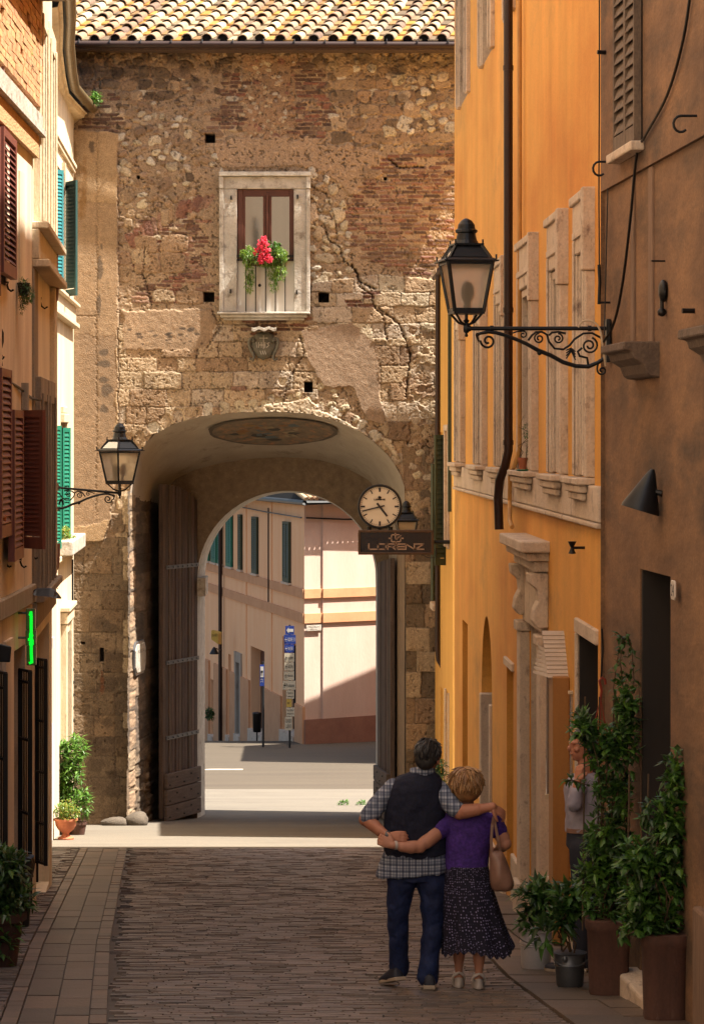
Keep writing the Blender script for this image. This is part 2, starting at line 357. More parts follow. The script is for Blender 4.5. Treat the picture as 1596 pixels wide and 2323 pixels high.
while d < 41.2:
    rd = .075; x = leftX(d) - .1; xe = strip_r(d) - .67
    while x < xe:
        L_ = rng.uniform(.2, .3); c = PAL[rng.randrange(len(PAL))]; k = rng.uniform(.8, 1.2)
        paver(mb, x, min(x + L_, xe) - .006, d, d + rd - .008, rng.gauss(.004, .002), tuple(v * k * .92 for v in c), .004)
        x += L_
    d += rd
struct(mb.build('left_pavement', M['brickpave'], loc=(0, 0, 0)))
mb = MB(); d = 15.0                                # flagstones along the right houses
while d < 41.2:
    L_ = rng.uniform(.45, .95); e = min(d + L_, 41.2)
    x = right_edge(d)
    for k in range(2):
        wd = .38
        c = SP[rng.randrange(4)]; kk = rng.uniform(.75, 1.05)
        v = []
        for dd in (d + .006, e - .006):
            a = right_edge(dd) + k * wd + .01; v += [(a + .004, dd), (a + wd - .008, dd)]
        mb.col = tuple(u * kk for u in c); h = .012 + rng.gauss(0, .004)
        vs = [(p[0], p[1], zg(p[1]) + h) for p in v] + [(p[0], p[1], zg(p[1]) - .03) for p in v]
        mb.add(vs, [(0, 1, 3, 2), (4, 5, 1, 0), (6, 4, 0, 2), (5, 7, 3, 1), (7, 6, 2, 3)])
    d = e
struct(mb.build('right_pavement', M['slab'], loc=(0, 0, 0)))
# worn white line on the road beyond the gate
M['roadpaint'] = mat('worn_road_paint', (.5, .46, .38), (.3, .27, .22), scale=5, rough=.8)
mb = MB()
for (x0, x1, d0, d1) in [(.1, .8, 57.0, 57.3), (-3.7, -2.6, 68.2, 68.6)]:
    mb.quad((x0, d0, zg(d0) + .006), (x1, d0, zg(d0) + .006), (x1, d1, zg(d1) + .006), (x0 + .3, d1, zg(d1) + .006))
struct(mb.build('road_marking', M['roadpaint'], loc=(0, 0, 0)))

# ------------------------------------------------------------------ stone relief painter (heights and colours on a fine grid)
def vnoise(shape, cell, seed, oct=4):
    g = np.random.default_rng(seed); out = np.zeros(shape); amp = 1; tot = 0
    for o in range(oct):
        c = max(cell / 2 ** o, 1.01); hh, ww = int(shape[0] / c) + 3, int(shape[1] / c) + 3
        a = g.random((hh, ww)); yy = np.arange(shape[0]) / c; xs_ = np.arange(shape[1]) / c
        y0 = yy.astype(int); x0 = xs_.astype(int); fy = yy - y0; fx = xs_ - x0
        fy = (fy * fy * (3 - 2 * fy))[:, None]; fx = (fx * fx * (3 - 2 * fx))[None]
        v = (a[y0][:, x0] * (1 - fy) + a[y0 + 1][:, x0] * fy) * (1 - fx) + (a[y0][:, x0 + 1] * (1 - fy) + a[y0 + 1][:, x0 + 1] * fy) * fx
        out += v * amp; tot += amp; amp *= .55
    return out / tot
def inpoly(poly, X, Y):
    r = np.zeros(np.shape(X), bool); n = len(poly)
    for i in range(n):
        x1, y1 = poly[i]; x2, y2 = poly[(i + 1) % n]
        if y1 == y2: continue
        c = ((y1 > Y) != (y2 > Y)) & (X < (x2 - x1) * (Y - y1) / (y2 - y1) + x1)
        r ^= c
    return r
class Relief:
    def __init__(s, x0, x1, y0, y1, step, base, seed):
        s.xs = np.arange(x0, x1 + .01, step); s.ys = np.arange(y0, y1 + .01, step); s.st = step; s.x0, s.y0 = x0, y0
        s.X, s.Y = np.meshgrid(s.xs, s.ys); s.H = np.zeros(s.X.shape); s.C = np.ones(s.X.shape + (3,)) * np.array(base)
        s.g = random.Random(seed)
        s.n1 = vnoise(s.X.shape, 14, seed + 1) - .5; s.n2 = vnoise(s.X.shape, 14, seed + 2) - .5; s.n3 = vnoise(s.X.shape, 5, seed + 3, 3) - .5; s.n4 = vnoise(s.X.shape, 70, seed + 4, 5) - .5; s.n5 = vnoise(s.X.shape, 2.2, seed + 5, 2) - .5
        tl_ = vnoise((s.X.shape[0], s.X.shape[1] * 3), 4, seed + 6, 3); jj = (np.arange(s.X.shape[1])[None, :] * 2 + np.arange(s.X.shape[0])[:, None]) % (s.X.shape[1] * 3); s.n6 = np.take_along_axis(tl_, jj, 1) - .5
        s.C *= (1 + .35 * s.n4 + .5 * s.n3)[..., None]; s.H += .012 * s.n1 + .010 * s.n3
    def win(s, cx, cy, r):
        i0 = max(int((cy - r - s.y0) / s.st), 0); i1 = min(int((cy + r - s.y0) / s.st) + 2, len(s.ys)); j0 = max(int((cx - r - s.x0) / s.st), 0); j1 = min(int((cx + r - s.x0) / s.st) + 2, len(s.xs))
        return (slice(i0, i1), slice(j0, j1)) if i1 > i0 and j1 > j0 else None
    def stone(s, cx, cy, a, b, colr, h, ang=0, p=2.6, irr=.18, edge=.25, groove=.5):
        h *= .55
        r = max(a, b) * 1.6 + 3; k = s.win(cx, cy, r)
        if not k: return
        g = s.g; wx = s.X[k] - cx + 3.0 * s.n1[k] * min(1, a / 15) * 2; wy = s.Y[k] - cy + 3.0 * s.n2[k] * min(1, b / 12) * 2
        ca, sa = math.cos(ang), math.sin(ang); dx = wx * ca + wy * sa; dy = -wx * sa + wy * ca
        th = np.arctan2(dy / b, dx / a); rf = 1 + sum(irr / (i + 1) * math.cos(g.uniform(0, 6.3)) * np.cos((i + 2) * th + g.uniform(0, 6.3)) for i in range(3))
        rho = (np.abs(dx / a) ** p + np.abs(dy / b) ** p) ** (1 / p) / rf
        t = np.clip((1 - rho) / edge, 0, 1); t = t * t * (3 - 2 * t)
        al = np.clip((1.02 - rho) / .06, 0, 1)
        gr = np.clip(1 - np.abs(rho - 1.05) / .09, 0, 1) * groove
        tone = (1 + .45 * s.n3[k] + .45 * s.n1[k] + .55 * s.n5[k] + .25 * s.n6[k] + g.uniform(-.04, .04))
        s.H[k] = s.H[k] * (1 - al) + (h * (.55 + .45 * t) + .020 * s.n1[k] + .022 * s.n3[k] + .014 * s.n5[k] + .012 * s.n6[k]) * al - gr * .018
        C = np.array(colr)[None, None] * tone[..., None]
        s.C[k] = s.C[k] * (1 - al[..., None]) + C * al[..., None]
    def mask(s, poly, wob=7): return inpoly(poly, s.X + s.n1 * wob * 2, s.Y + s.n2 * wob * 2)
    def fill(s, poly, colr, h, wob=7, rough=.006, var=.25):
        m = s.mask(poly, wob)
        s.H[m] = h + rough * (s.n3[m] * 1.5 + s.n1[m]); s.C[m] = np.array(colr) * (1 + var * s.n4[m] * 1.6 + .25 * s.n3[m])[:, None]
    def bricks(s, poly, rh=9.2, ln=(22, 44), pal=None, miss=.14, h=.018, slope=0.0, lim=None):
        ys_ = [q[1] for q in poly]; xs_ = [q[0] for q in poly]; y = min(ys_)
        while y < max(ys_):
            x = min(xs_) + s.g.uniform(-30, 0)
            while x < max(xs_):
                L_ = s.g.uniform(*ln); cx, cy = x + L_ / 2, y + rh / 2 + slope * (x - min(xs_)) + s.g.gauss(0, .5)
                if s.g.random() > miss and inpoly(poly, np.array(cx + s.g.gauss(0, 6)), np.array(cy)):
                    c = pal[s.g.randrange(len(pal))]; k = s.g.uniform(.75, 1.2)
                    s.stone(cx, cy, L_ / 2 - 1.0, rh * .40, tuple(v * k for v in c), h * s.g.uniform(.5, 1.5), p=5, irr=.06, edge=.5, groove=.35)
                x += L_
            y += rh
    def ashlar(s, poly, rh=(34, 44), ln=(46, 100), pal=None, miss=.05, h=.035, p=6, irr=.06, groove=.9):
        ys_ = [q[1] for q in poly]; xs_ = [q[0] for q in poly]; y = min(ys_)
        while y < max(ys_):
            r_ = s.g.uniform(*rh); x = min(xs_) + s.g.uniform(-50, 0)
            while x < max(xs_):
                L_ = s.g.uniform(*ln); cx, cy = x + L_ / 2, y + r_ / 2 + s.g.gauss(0, 1.2)
                if s.g.random() > miss and inpoly(poly, np.array(cx), np.array(cy)):
                    c = pal[s.g.randrange(len(pal))]; k = s.g.uniform(.82, 1.15)
                    s.stone(cx, cy, L_ / 2 - 1.6, r_ / 2 - 1.6, tuple(v * k for v in c), h * s.g.uniform(.6, 1.3), ang=s.g.gauss(0, .012), p=p, irr=irr, edge=.10, groove=groove * s.g.uniform(.3, 1.1))
                x += L_
            y += r_
    def tight(s, poly, rh=(38, 54), ln=(44, 88), pal=None, h=.02, var=.14, joint=.35, wob=1.4, dark=.4):
        m0 = s.mask(poly, 3); ys_ = [q[1] for q in poly]; xs_ = [q[0] for q in poly]; y = min(ys_)
        while y < max(ys_):
            r_ = s.g.uniform(*rh); x = min(xs_) + s.g.uniform(-60, 0)
            while x < max(xs_):
                L_ = s.g.uniform(*ln); k = s.win(x + L_ / 2, y + r_ / 2, max(L_, r_) / 2 + 6)
                if k:
                    X, Y = s.X[k] + s.n1[k] * wob * 2 + s.n3[k] * wob * 2, s.Y[k] + s.n2[k] * wob * 2 + s.n5[k] * wob
                    e = np.minimum(np.minimum(X - x, x + L_ - X), np.minimum(Y - y, y + r_ - Y)); m = (e > 0) & m0[k]
                    c = np.array(pal[s.g.randrange(len(pal))]) * s.g.uniform(1 - var, 1 + var); hh = h * s.g.uniform(.4, 1.5); jw = s.g.uniform(1.2, 2.6); jd = joint * s.g.uniform(.2, 1.2)
                    tone = 1 + .5 * s.n3[k] + .5 * s.n1[k] + .55 * s.n5[k] + .2 * s.n6[k] + .5 * s.n4[k]; g_ = np.clip(1 - e / jw, 0, 1)
                    C = c[None, None] * (tone * (1 - dark * g_ * jd / .35))[..., None]; H = hh + .014 * s.n1[k] + .016 * s.n3[k] + .012 * s.n5[k] + .008 * s.n6[k] - .035 * jd * g_
                    s.H[k] = np.where(m, H, s.H[k]); s.C[k] = np.where(m[..., None], C, s.C[k])
                x += L_
            y += r_
    def rubble(s, poly, n, sz, pal, h=.035, asp=(.6, 1.0), irr=.22, seen=None):
        ys_ = [q[1] for q in poly]; xs_ = [q[0] for q in poly]; done = seen if seen is not None else []
        for _ in range(n):
            cx, cy = s.g.uniform(min(xs_), max(xs_)), s.g.uniform(min(ys_), max(ys_))
            if not inpoly(poly, np.array(cx), np.array(cy)): continue
            a = s.g.uniform(*sz) * s.g.choice((.7, 1, 1, 1.25))
            if any((cx - q[0]) ** 2 + (cy - q[1]) ** 2 < (a + q[2]) ** 2 * .72 for q in done): continue
            done.append((cx, cy, a)); c = pal[s.g.randrange(len(pal))]; k = s.g.uniform(.8, 1.15)
            s.stone(cx, cy, a, a * s.g.uniform(*asp), tuple(v * k for v in c), h * s.g.uniform(.5, 1.4), ang=s.g.gauss(0, .35), p=2.8, irr=irr, edge=.4, groove=.6)
        return done
    def crack(s, pts, wd=1.8, depth=.05, dark=.25):
        for (x1, y1), (x2, y2) in zip(pts, pts[1:]):
            n = int(math.hypot(x2 - x1, y2 - y1) / 2) + 1
            for i in range(n + 1):
                t = i / n; x = x1 + (x2 - x1) * t + s.g.gauss(0, 1.4); y = y1 + (y2 - y1) * t + s.g.gauss(0, .8); k = s.win(x, y, 8)
                if not k: continue
                w_ = wd * s.g.uniform(.5, 1.3); q = np.exp(-(((s.X[k] - x) ** 2 + (s.Y[k] - y) ** 2) / (w_ * w_)))
                s.H[k] -= depth * .6 * q; s.C[k] *= (1 - (1 - dark) * .7 * q)[..., None]
    def blotch(s, cx, cy, a, b, colr, amt, seed_shift=0):
        k = s.win(cx, cy, max(a, b) * 1.5)
        if not k: return
        rho = np.sqrt(((s.X[k] - cx) / a) ** 2 + ((s.Y[k] - cy) / b) ** 2) + s.n1[k] * 1.2 + s.n3[k] * .8
        al = (np.clip((1 - rho) / .3, 0, 1) * amt)[..., None]
        s.C[k] = s.C[k] * (1 - al) + np.array(colr) * al
    def hole(s, x0, x1, y0, y1, depth=.3):
        m = (s.X > x0) & (s.X < x1) & (s.Y > y0) & (s.Y < y1); s.H[m] = -depth; s.C[m] = (.015, .011, .009)
    def pits(s, poly, thr=.16, amt=.6, depth=.02, keep=None):
        m = s.mask(poly, 8)
        if keep: 
            for q in keep: m &= ~s.mask(q, 4)
        n = s.n5 * .75 + s.n3 * .8 + s.n1 * .25; k = np.clip((n - thr) / .10, 0, 1) * m
        s.C *= (1 - amt * k)[..., None]; s.H -= depth * k
        k2 = np.clip((-n - thr * 1.05) / .10, 0, 1) * m; s.C *= (1 + .35 * k2)[..., None]; s.H += depth * .5 * k2
    def build(s, name, mat_, pos, parent, skip=None, loc=None):
        """pos(X, Y, H) -> world arrays"""
        x, y, z = pos(s.X, s.Y, s.H); ny, nx = s.X.shape
        idx = np.arange(ny * nx).reshape(ny, nx)
        q = np.stack([idx[:-1, :-1], idx[1:, :-1], idx[1:, 1:], idx[:-1, 1:]], -1).reshape(-1, 4)
        if skip is not None:
            cx = (s.X[:-1, :-1] + s.X[1:, 1:]).ravel() / 2; cy = (s.Y[:-1, :-1] + s.Y[1:, 1:]).ravel() / 2
            q = q[~skip(cx, cy)]
        me = bpy.data.meshes.new(name); o0 = parent.location if parent else Vector((0, 0, 0))
        V = np.stack([x.ravel() - o0[0], y.ravel() - o0[1], z.ravel() - o0[2]], -1).astype(np.float32)
        me.vertices.add(len(V)); me.vertices.foreach_set('co', V.ravel())
        me.loops.add(len(q) * 4); me.loops.foreach_set('vertex_index', q.ravel().astype(np.int32))
        me.polygons.add(len(q)); me.polygons.foreach_set('loop_start', np.arange(0, len(q) * 4, 4, dtype=np.int32)); me.polygons.foreach_set('loop_total', np.full(len(q), 4, np.int32))
        me.update(calc_edges=True); me.validate()
        at = me.color_attributes.new('Col', 'FLOAT_COLOR', 'POINT')
        at.data.foreach_set('color', np.concatenate([np.clip(s.C.reshape(-1, 3), .004, .85), np.ones((ny * nx, 1))], 1).astype(np.float32).ravel())
        me.polygons.foreach_set('use_smooth', [True] * len(me.polygons)); me.materials.append(mat_)
        o = bpy.data.objects.new(name, me); col.objects.link(o); o.parent = parent
        return o
def wc(*c):                                       # photo colour of a sunlit stone -> albedo
    l = lin(c); return (l[0] * .92, l[1] * 1.04, l[2] * 1.22)
M['stone'] = mat('old_masonry', (1.08, 1.06, 1.04), (.78, .76, .74), scale=14, rough=.9, bump=.55, bscale=60, vcol=True, fine=.25)
TILT = math.tan(R(2.0))
def dW(x): return 50 + (x - 600) * 50 / FPX * TILT
ARCH = [(293, 1910), (291, 1230), (293, 1130), (302, 1075), (318, 1025), (345, 988), (395, 961), (455, 944), (530, 936), (620, 933), (700, 938), (770, 956), (830, 987), (878, 1030), (905, 1068), (917, 1105), (919, 1200), (921, 1910)]
gate = thing('gatehouse', 'old town gatehouse of patched stone and brick with a big arched passage', 'gatehouse', (-1.7, 50, 0))
rl = Relief(150, 1066, 88, 1904, 1.7, wc(180, 150, 116), 11)
CREAM = [wc(216, 194, 158), wc(228, 212, 184), wc(202, 174, 136), wc(208, 184, 154), wc(222, 200, 160)]
TAN = [wc(190, 158, 120), wc(176, 142, 106), wc(160, 128, 98), wc(200, 170, 132), wc(166, 134, 104), wc(182, 148, 110)]
GREY = [wc(132, 108, 82), wc(118, 96, 74), wc(148, 122, 94), wc(126, 100, 74), wc(104, 84, 64), wc(160, 134, 104)]
BRICK = [wc(152, 102, 80), wc(142, 90, 70), wc(164, 116, 90), wc(132, 88, 72), wc(152, 114, 92), wc(174, 132, 104)]
DBRICK = [wc(112, 78, 62), wc(126, 90, 70), wc(100, 72, 58), wc(136, 102, 82)]
# upper rubble
seen = rl.rubble([(270, 240), (500, 280), (500, 470), (440, 540), (275, 560)], 900, (7, 14), CREAM + TAN, .05)
rl.rubble([(150, 100), (1040, 100), (1040, 330), (880, 345), (760, 330), (700, 350), (520, 320), (270, 560), (265, 300), (150, 250)], 2600, (5, 13), TAN + TAN + CREAM[:3] + GREY, .034, seen=seen)
rl.ashlar([(160, 150), (420, 150), (430, 215), (160, 240)], (20, 30), (26, 50), GREY + TAN, .12, .035, p=3.4, irr=.15, groove=.6)
rl.rubble([(160, 100), (700, 104), (700, 150), (160, 150)], 300, (6, 13), GREY, .04)
rl.fill([(550, 125), (672, 125), (670, 260), (700, 318), (550, 318)], wc(176, 138, 102), .012, 9)
rl.rubble([(552, 130), (668, 130), (668, 320), (552, 310)], 260, (3.5, 8), CREAM + TAN + BRICK[:1], .026)
rl.bricks([(505, 165), (550, 165), (550, 290), (480, 290), (500, 230)], pal=DBRICK + BRICK[:2], miss=.08, ln=(18, 34))
rl.bricks([(672, 130), (705, 130), (760, 230), (740, 330), (672, 335)], pal=DBRICK + BRICK[:2], miss=.10, ln=(18, 38))
rl.bricks([(180, 210), (280, 215), (270, 300), (180, 290)], pal=DBRICK, miss=.2)
rl.ashlar([(760, 150), (1030, 150), (1030, 360), (880, 345), (800, 330), (745, 300)], (22, 34), (30, 64), TAN + GREY[:3], .22, .03, p=3.6, irr=.14, groove=.6)
rl.rubble([(880, 170), (1030, 170), (1030, 300), (880, 300)], 60, (9, 15), CREAM, .045)
# plaster over and beside the window
rl.fill([(520, 312), (700, 312), (860, 345), (900, 370), (800, 450), (742, 395), (690, 380), (500, 378), (482, 330)], wc(184, 152, 118), .022, 10)
rl.fill([(432, 380), (498, 378), (500, 640), (470, 560), (455, 430)], wc(178, 148, 114), .02, 9)
# brick fields
rl.bricks([(885, 352), (1040, 330), (1040, 625), (960, 632), (840, 600), (800, 560), (760, 500), (800, 440)], pal=BRICK + DBRICK + [wc(150, 112, 84)], miss=.20, ln=(20, 42))
rl.bricks([(290, 520), (400, 470), (470, 500), (470, 620), (420, 640), (300, 600)], pal=BRICK + DBRICK[:2], miss=.22)
rl.bricks([(300, 640), (470, 615), (480, 680), (300, 690)], pal=BRICK + DBRICK[:2], miss=.3)
for i, t in enumerate(np.linspace(0, 1, 15)):      # the filled-in relieving arch at the left
    an = R(-58 + 62 * t); cx, cy = 300 + 175 * t, 545 - 88 * math.sin(t * 1.45)
    c = (BRICK + TAN)[i % 9]; rl.stone(cx, cy, 5.5 if i % 3 else 11, 19, c, .03, ang=an + R(32), p=5, irr=.07, edge=.4)
rl.ashlar([(325, 530), (440, 530), (440, 640), (325, 640)], (40, 52), (52, 82), TAN[:2] + GREY[2:3], .1, .03, p=5, irr=.1)
rl.ashlar([(270, 565), (322, 565), (318, 640), (270, 640)], (30, 40), (30, 50), TAN, .1, .03, p=4, irr=.12)
rl.rubble([(705, 380), (770, 420), (800, 560), (790, 650), (708, 700)], 260, (6, 15), CREAM, .05, irr=.3)
# ashlar bands
rl.ashlar([(270, 655), (498, 655), (498, 705), (270, 700)], (24, 36), (44, 90), CREAM + TAN, .12, .035)
rl.tight([(706, 642), (860, 622), (1040, 640), (1040, 770), (870, 800), (706, 740)], (30, 42), (46, 110), [CREAM[2], CREAM[0], CREAM[3], TAN[0], TAN[3]], h=.03, wob=3.2, joint=.75)
rl.tight([(270, 735), (560, 700), (720, 730), (720, 905), (600, 940), (470, 945), (330, 990), (270, 990)], (32, 42), (40, 96), [CREAM[2], CREAM[3], TAN[0], TAN[3], TAN[1], TAN[5]], h=.03, wob=3.4, joint=.6)
rl.tight([(840, 780), (1040, 740), (1040, 1010), (900, 1040), (850, 940)], (34, 50), (38, 76), TAN[:4] + CREAM[2:4], h=.025, wob=3.2, joint=.55)
rl.bricks([(560, 715), (690, 715), (690, 760), (560, 760)], pal=DBRICK + BRICK, miss=.15)
rl.bricks([(770, 690), (860, 660), (860, 700), (780, 710)], pal=BRICK, miss=.4)
rl.rubble([(640, 860), (760, 880), (830, 960), (700, 930), (600, 925)], 100, (7, 14), CREAM, .04)
# smooth plaster patches
rl.fill([(278, 706), (480, 700), (497, 725), (486, 770), (462, 790), (280, 795)], wc(172, 140, 106), .030, 9, var=.4)
for _ in range(26): rl.blotch(rl.g.uniform(285, 470), rl.g.uniform(745, 780), rl.g.uniform(3, 9), rl.g.uniform(1.5, 4), wc(70, 56, 44), .85)
rl.fill([(685, 748), (800, 735), (850, 780), (862, 880), (872, 960), (835, 955), (800, 880), (735, 880), (690, 800)], wc(172, 142, 112), .030, 9)
# voussoirs over the passage
for i in range(len(ARCH) - 1):
    (xa, ya), (xb, yb) = ARCH[i], ARCH[i + 1]
    if ya > 1300 or yb > 1300: continue
    n = max(1, int(math.hypot(xb - xa, yb - ya) / 26)); tx, ty = xb - xa, yb - ya; L_ = math.hypot(tx, ty); nx, ny = ty / L_, -tx / L_
    for k in range(n):
        t = (k + .5) / n; c = (CREAM + TAN)[rl.g.randrange(11)]
        rl.stone(xa + tx * t + nx * 14, ya + ty * t + ny * 14, 12, 14, tuple(v * .9 for v in c), .03, ang=math.atan2(ty, tx), p=3.4, irr=.2, groove=.8)
# lower piers of big blocks
PIER = [wc(128, 106, 80), wc(116, 96, 74), wc(140, 116, 88), wc(150, 122, 90), wc(122, 98, 72), wc(134, 112, 86)]
rl.tight([(150, 1218), (292, 1218), (300, 1910), (150, 1910)], pal=PIER, wob=1.8)
rl.ashlar([(268, 985), (305, 985), (296, 1215), (250, 1215)], (36, 50), (30, 40), TAN + GREY[:2], .05, .03, p=5)
rl.tight([(912, 1010), (1066, 1010), (1066, 1910), (912, 1910)], (44, 60), (40, 66), PIER + TAN[1:4], wob=2.0, joint=.5)
rl.rubble([(925, 740), (1000, 740), (1000, 1010), (925, 1010)], 160, (5, 12), TAN + CREAM[2:4], .03)
for pl_ in ([(545, 934), (600, 918), (650, 912), (700, 922), (760, 944), (815, 972), (850, 1000), (842, 1004), (800, 976), (740, 950), (690, 938), (600, 936)], [(640, 915), (700, 905), (720, 922), (700, 932)], [(860, 985), (890, 1000), (905, 1040), (890, 1030)]): rl.fill(pl_, wc(222, 198, 162), .05, 4, .02, .3)
rl.rubble([(925, 1000), (1000, 1000), (1000, 1170), (950, 1170)], 120, (8, 14), TAN + CREAM, .04)
for y in range(1110, 1700, 42):                    # light corner stones of the left pier
    if rl.g.random() < .7: rl.stone(287, y + 20, 8, 18, CREAM[2], .03, p=7, irr=.04)
for _ in range(26): rl.blotch(rl.g.uniform(165, 285), rl.g.uniform(1400, 1860), rl.g.uniform(12, 34), rl.g.uniform(8, 20), wc(84, 68, 52), .55)
# plastered buttress at the left
rl.fill([(150, 292), (240, 300), (268, 302), (268, 975), (256, 1080), (252, 1180), (235, 1225), (150, 1235)], wc(184, 150, 108), .075, 4, rough=.004, var=.30)
rl.fill([(150, 455), (268, 462), (268, 760), (150, 760)], wc(168, 136, 100), .070, 5, rough=.004, var=.35)
rl.fill([(150, 760), (268, 760), (262, 1000), (252, 1180), (150, 1200)], wc(154, 124, 92), .068, 8, rough=.004, var=.45)
for (cx, cy, a, b) in [(228, 612, 7, 34), (232, 560, 4, 10), (226, 690, 5, 30), (238, 800, 13, 7), (240, 826, 14, 9), (236, 860, 12, 9), (243, 885, 14, 14), (237, 925, 11, 9), (210, 330, 7, 18)]:
    rl.blotch(cx, cy, a, b, wc(92, 76, 60), .85)
for _ in range(12): rl.blotch(rl.g.uniform(165, 200), rl.g.uniform(330, 480), rl.g.uniform(6, 12), rl.g.uniform(20, 60), wc(150, 108, 56), .5)
rl.crack([(221, 300), (222, 520), (220, 760), (221, 1000), (219, 1170)], 1.1, .02, .45)
rl.crack([(170, 716), (218, 718), (221, 730)], 1.0, .02, .5)
# cracks
rl.crack([(735, 505), (745, 545), (770, 560), (778, 590), (808, 615), (816, 650), (842, 668), (850, 700), (868, 715), (876, 770)], 1.7, .07, .05)
rl.crack([(800, 600), (818, 640), (850, 655)], 2.0, .08, .2)
rl.crack([(880, 360), (905, 380), (960, 378)], 2.2, .07, .25)
rl.crack([(700, 420), (740, 440), (760, 500), (765, 545)], 1.6, .05, .35)
rl.crack([(330, 560), (325, 620), (345, 690)], 1.6, .05, .35)
rl.crack([(860, 700), (905, 735), (930, 800), (920, 900)], 2.0, .07, .25)
rl.crack([(480, 705), (500, 740), (470, 790)], 1.5, .05, .35)
rl.crack([(640, 920), (655, 860), (690, 800), (680, 760)], 1.6, .05, .35)
for h_ in [(466, 488, 303, 324), (462, 486, 662, 684), (722, 745, 664, 686), (690, 708, 866, 890), (310, 318, 398, 405), (870, 876, 402, 408)]: rl.hole(*h_)
for h_ in [(228, 236, 1470, 1500), (184, 194, 1456, 1461)]: rl.hole(*h_, depth=.12)
rl.blotch(232, 1540, 5, 36, wc(120, 62, 30), .7)
rl.ashlar([(505, 872), (548, 872), (548, 886), (505, 886)], (14, 14), (36, 40), BRICK, 0, .05)
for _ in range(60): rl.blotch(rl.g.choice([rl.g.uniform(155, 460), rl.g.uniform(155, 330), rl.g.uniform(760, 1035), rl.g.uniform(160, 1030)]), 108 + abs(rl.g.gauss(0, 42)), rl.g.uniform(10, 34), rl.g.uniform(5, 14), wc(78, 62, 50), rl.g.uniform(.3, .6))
for _ in range(40): rl.blotch(rl.g.uniform(280, 1030), rl.g.uniform(220, 940), rl.g.uniform(8, 30), rl.g.uniform(6, 22), wc(112, 90, 70), rl.g.uniform(.2, .45))
PLS = [[(278, 706), (480, 700), (497, 725), (486, 770), (462, 790), (280, 795)], [(685, 748), (800, 735), (850, 780), (862, 880), (872, 960), (835, 955), (800, 880), (735, 880), (690, 800)]]
rl.pits([(150, 100), (1066, 100), (1066, 1000), (920, 1020), (270, 1000), (270, 300), (150, 290)], keep=PLS)
rl.pits([(150, 1230), (300, 1230), (300, 1900), (150, 1900)], thr=.2, amt=.5); rl.pits([(910, 1000), (1066, 1000), (1066, 1900), (910, 1900)], thr=.18, amt=.5)
EDGE = []
def wall_pos(X, Y, H):
    D = 50 + (X - 600) * 50 / FPX * TILT
    x = (X - CX) * D / FPX; z = CAMZ - (Y - HY) * D / FPX
    return x, D - H, z
_m = rl.C.reshape(-1, 3).mean(0); _k = (rl.H > -.1)[..., None]; rl.C = np.where(_k, (rl.C * .90 + _m * .10) * np.array([.82, .80, .79]), rl.C)
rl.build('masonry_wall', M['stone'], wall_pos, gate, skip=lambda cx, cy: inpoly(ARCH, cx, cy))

# passage: vault, side walls, end wall with the inner arch
def resample(poly, n):
    a = np.array(poly, float); s = np.r_[0, np.cumsum(np.hypot(*np.diff(a, axis=0).T))]; t = np.linspace(0, s[-1], n)
    return list(zip(np.interp(t, s, a[:, 0]), np.interp(t, s, a[:, 1])))
INNER = [(366, 1910), (365, 1240), (366, 1170), (372, 1120), (395, 1088), (440, 1066), (500, 1050), (570, 1040), (645, 1036), (720, 1042), (780, 1058), (832, 1086), (862, 1120), (876, 1170), (881, 1240), (884, 1910)]
NP = 90
OUT = [P(x, y, dW(x) - .02) for x, y in resample(ARCH, NP)]; INN = [P(x, y, 53) for x, y in resample(INNER, NP)]
M['vault'] = mat('grey_vault_plaster', (.41, .36, .30), (.33, .285, .235), scale=2, rough=.92, bump=.25, bscale=18, spots=(.15, .12, .095), spot_amt=.36, spot_scale=1.4, fine=.06)
mb = MB(); rings = []
for k in range(9):
    t = k / 8; rings.append([o.lerp(i, t) for o, i in zip(OUT, INN)])
mb.loft(rings, closed=False)
mb.build('vault', M['vault'], gate, smooth=True)
def arcpts(cx, cy, rx, ry, x0, x1, yb, n=60):
    pts = [(x0, yb)] + [(cx - rx * math.cos(math.pi * i / n), cy - ry * math.sin(math.pi * i / n)) for i in range(n + 1)] + [(x1, yb)]
    return pts
E1 = [P(x, y, 53.0) for x, y in resample(arcpts(652, 1312, 204, 199, 448, 856, 1905), NP)]
E2 = [P(x, y, 54.2) for x, y in resample(arcpts(658.5, 1312, 193.5, 195, 465, 852, 1905), NP)]
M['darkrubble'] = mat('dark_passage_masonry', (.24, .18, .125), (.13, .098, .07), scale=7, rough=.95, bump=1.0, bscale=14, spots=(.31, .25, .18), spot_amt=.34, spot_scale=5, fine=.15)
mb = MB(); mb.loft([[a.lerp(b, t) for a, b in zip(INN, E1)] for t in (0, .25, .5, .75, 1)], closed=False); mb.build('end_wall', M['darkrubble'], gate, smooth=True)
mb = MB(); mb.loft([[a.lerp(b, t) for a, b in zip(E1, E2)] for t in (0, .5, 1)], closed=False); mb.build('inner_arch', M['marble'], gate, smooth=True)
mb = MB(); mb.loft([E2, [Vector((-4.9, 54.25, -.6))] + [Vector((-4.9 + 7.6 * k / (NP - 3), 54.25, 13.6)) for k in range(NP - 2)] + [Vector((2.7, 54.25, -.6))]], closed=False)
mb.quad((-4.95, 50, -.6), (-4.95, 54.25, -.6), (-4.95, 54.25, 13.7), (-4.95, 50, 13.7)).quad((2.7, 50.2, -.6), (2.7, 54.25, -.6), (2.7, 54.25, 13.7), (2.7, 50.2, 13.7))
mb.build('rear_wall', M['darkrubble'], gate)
mb = MB(); a = P(447, 1312, 53.0)
mb.box(a.x - .02, a.x + .16, 52.93, 53.9, zy(1352, 53), zy(1310, 53)); mb.build('impost', M['marble'], gate, bev=.015)
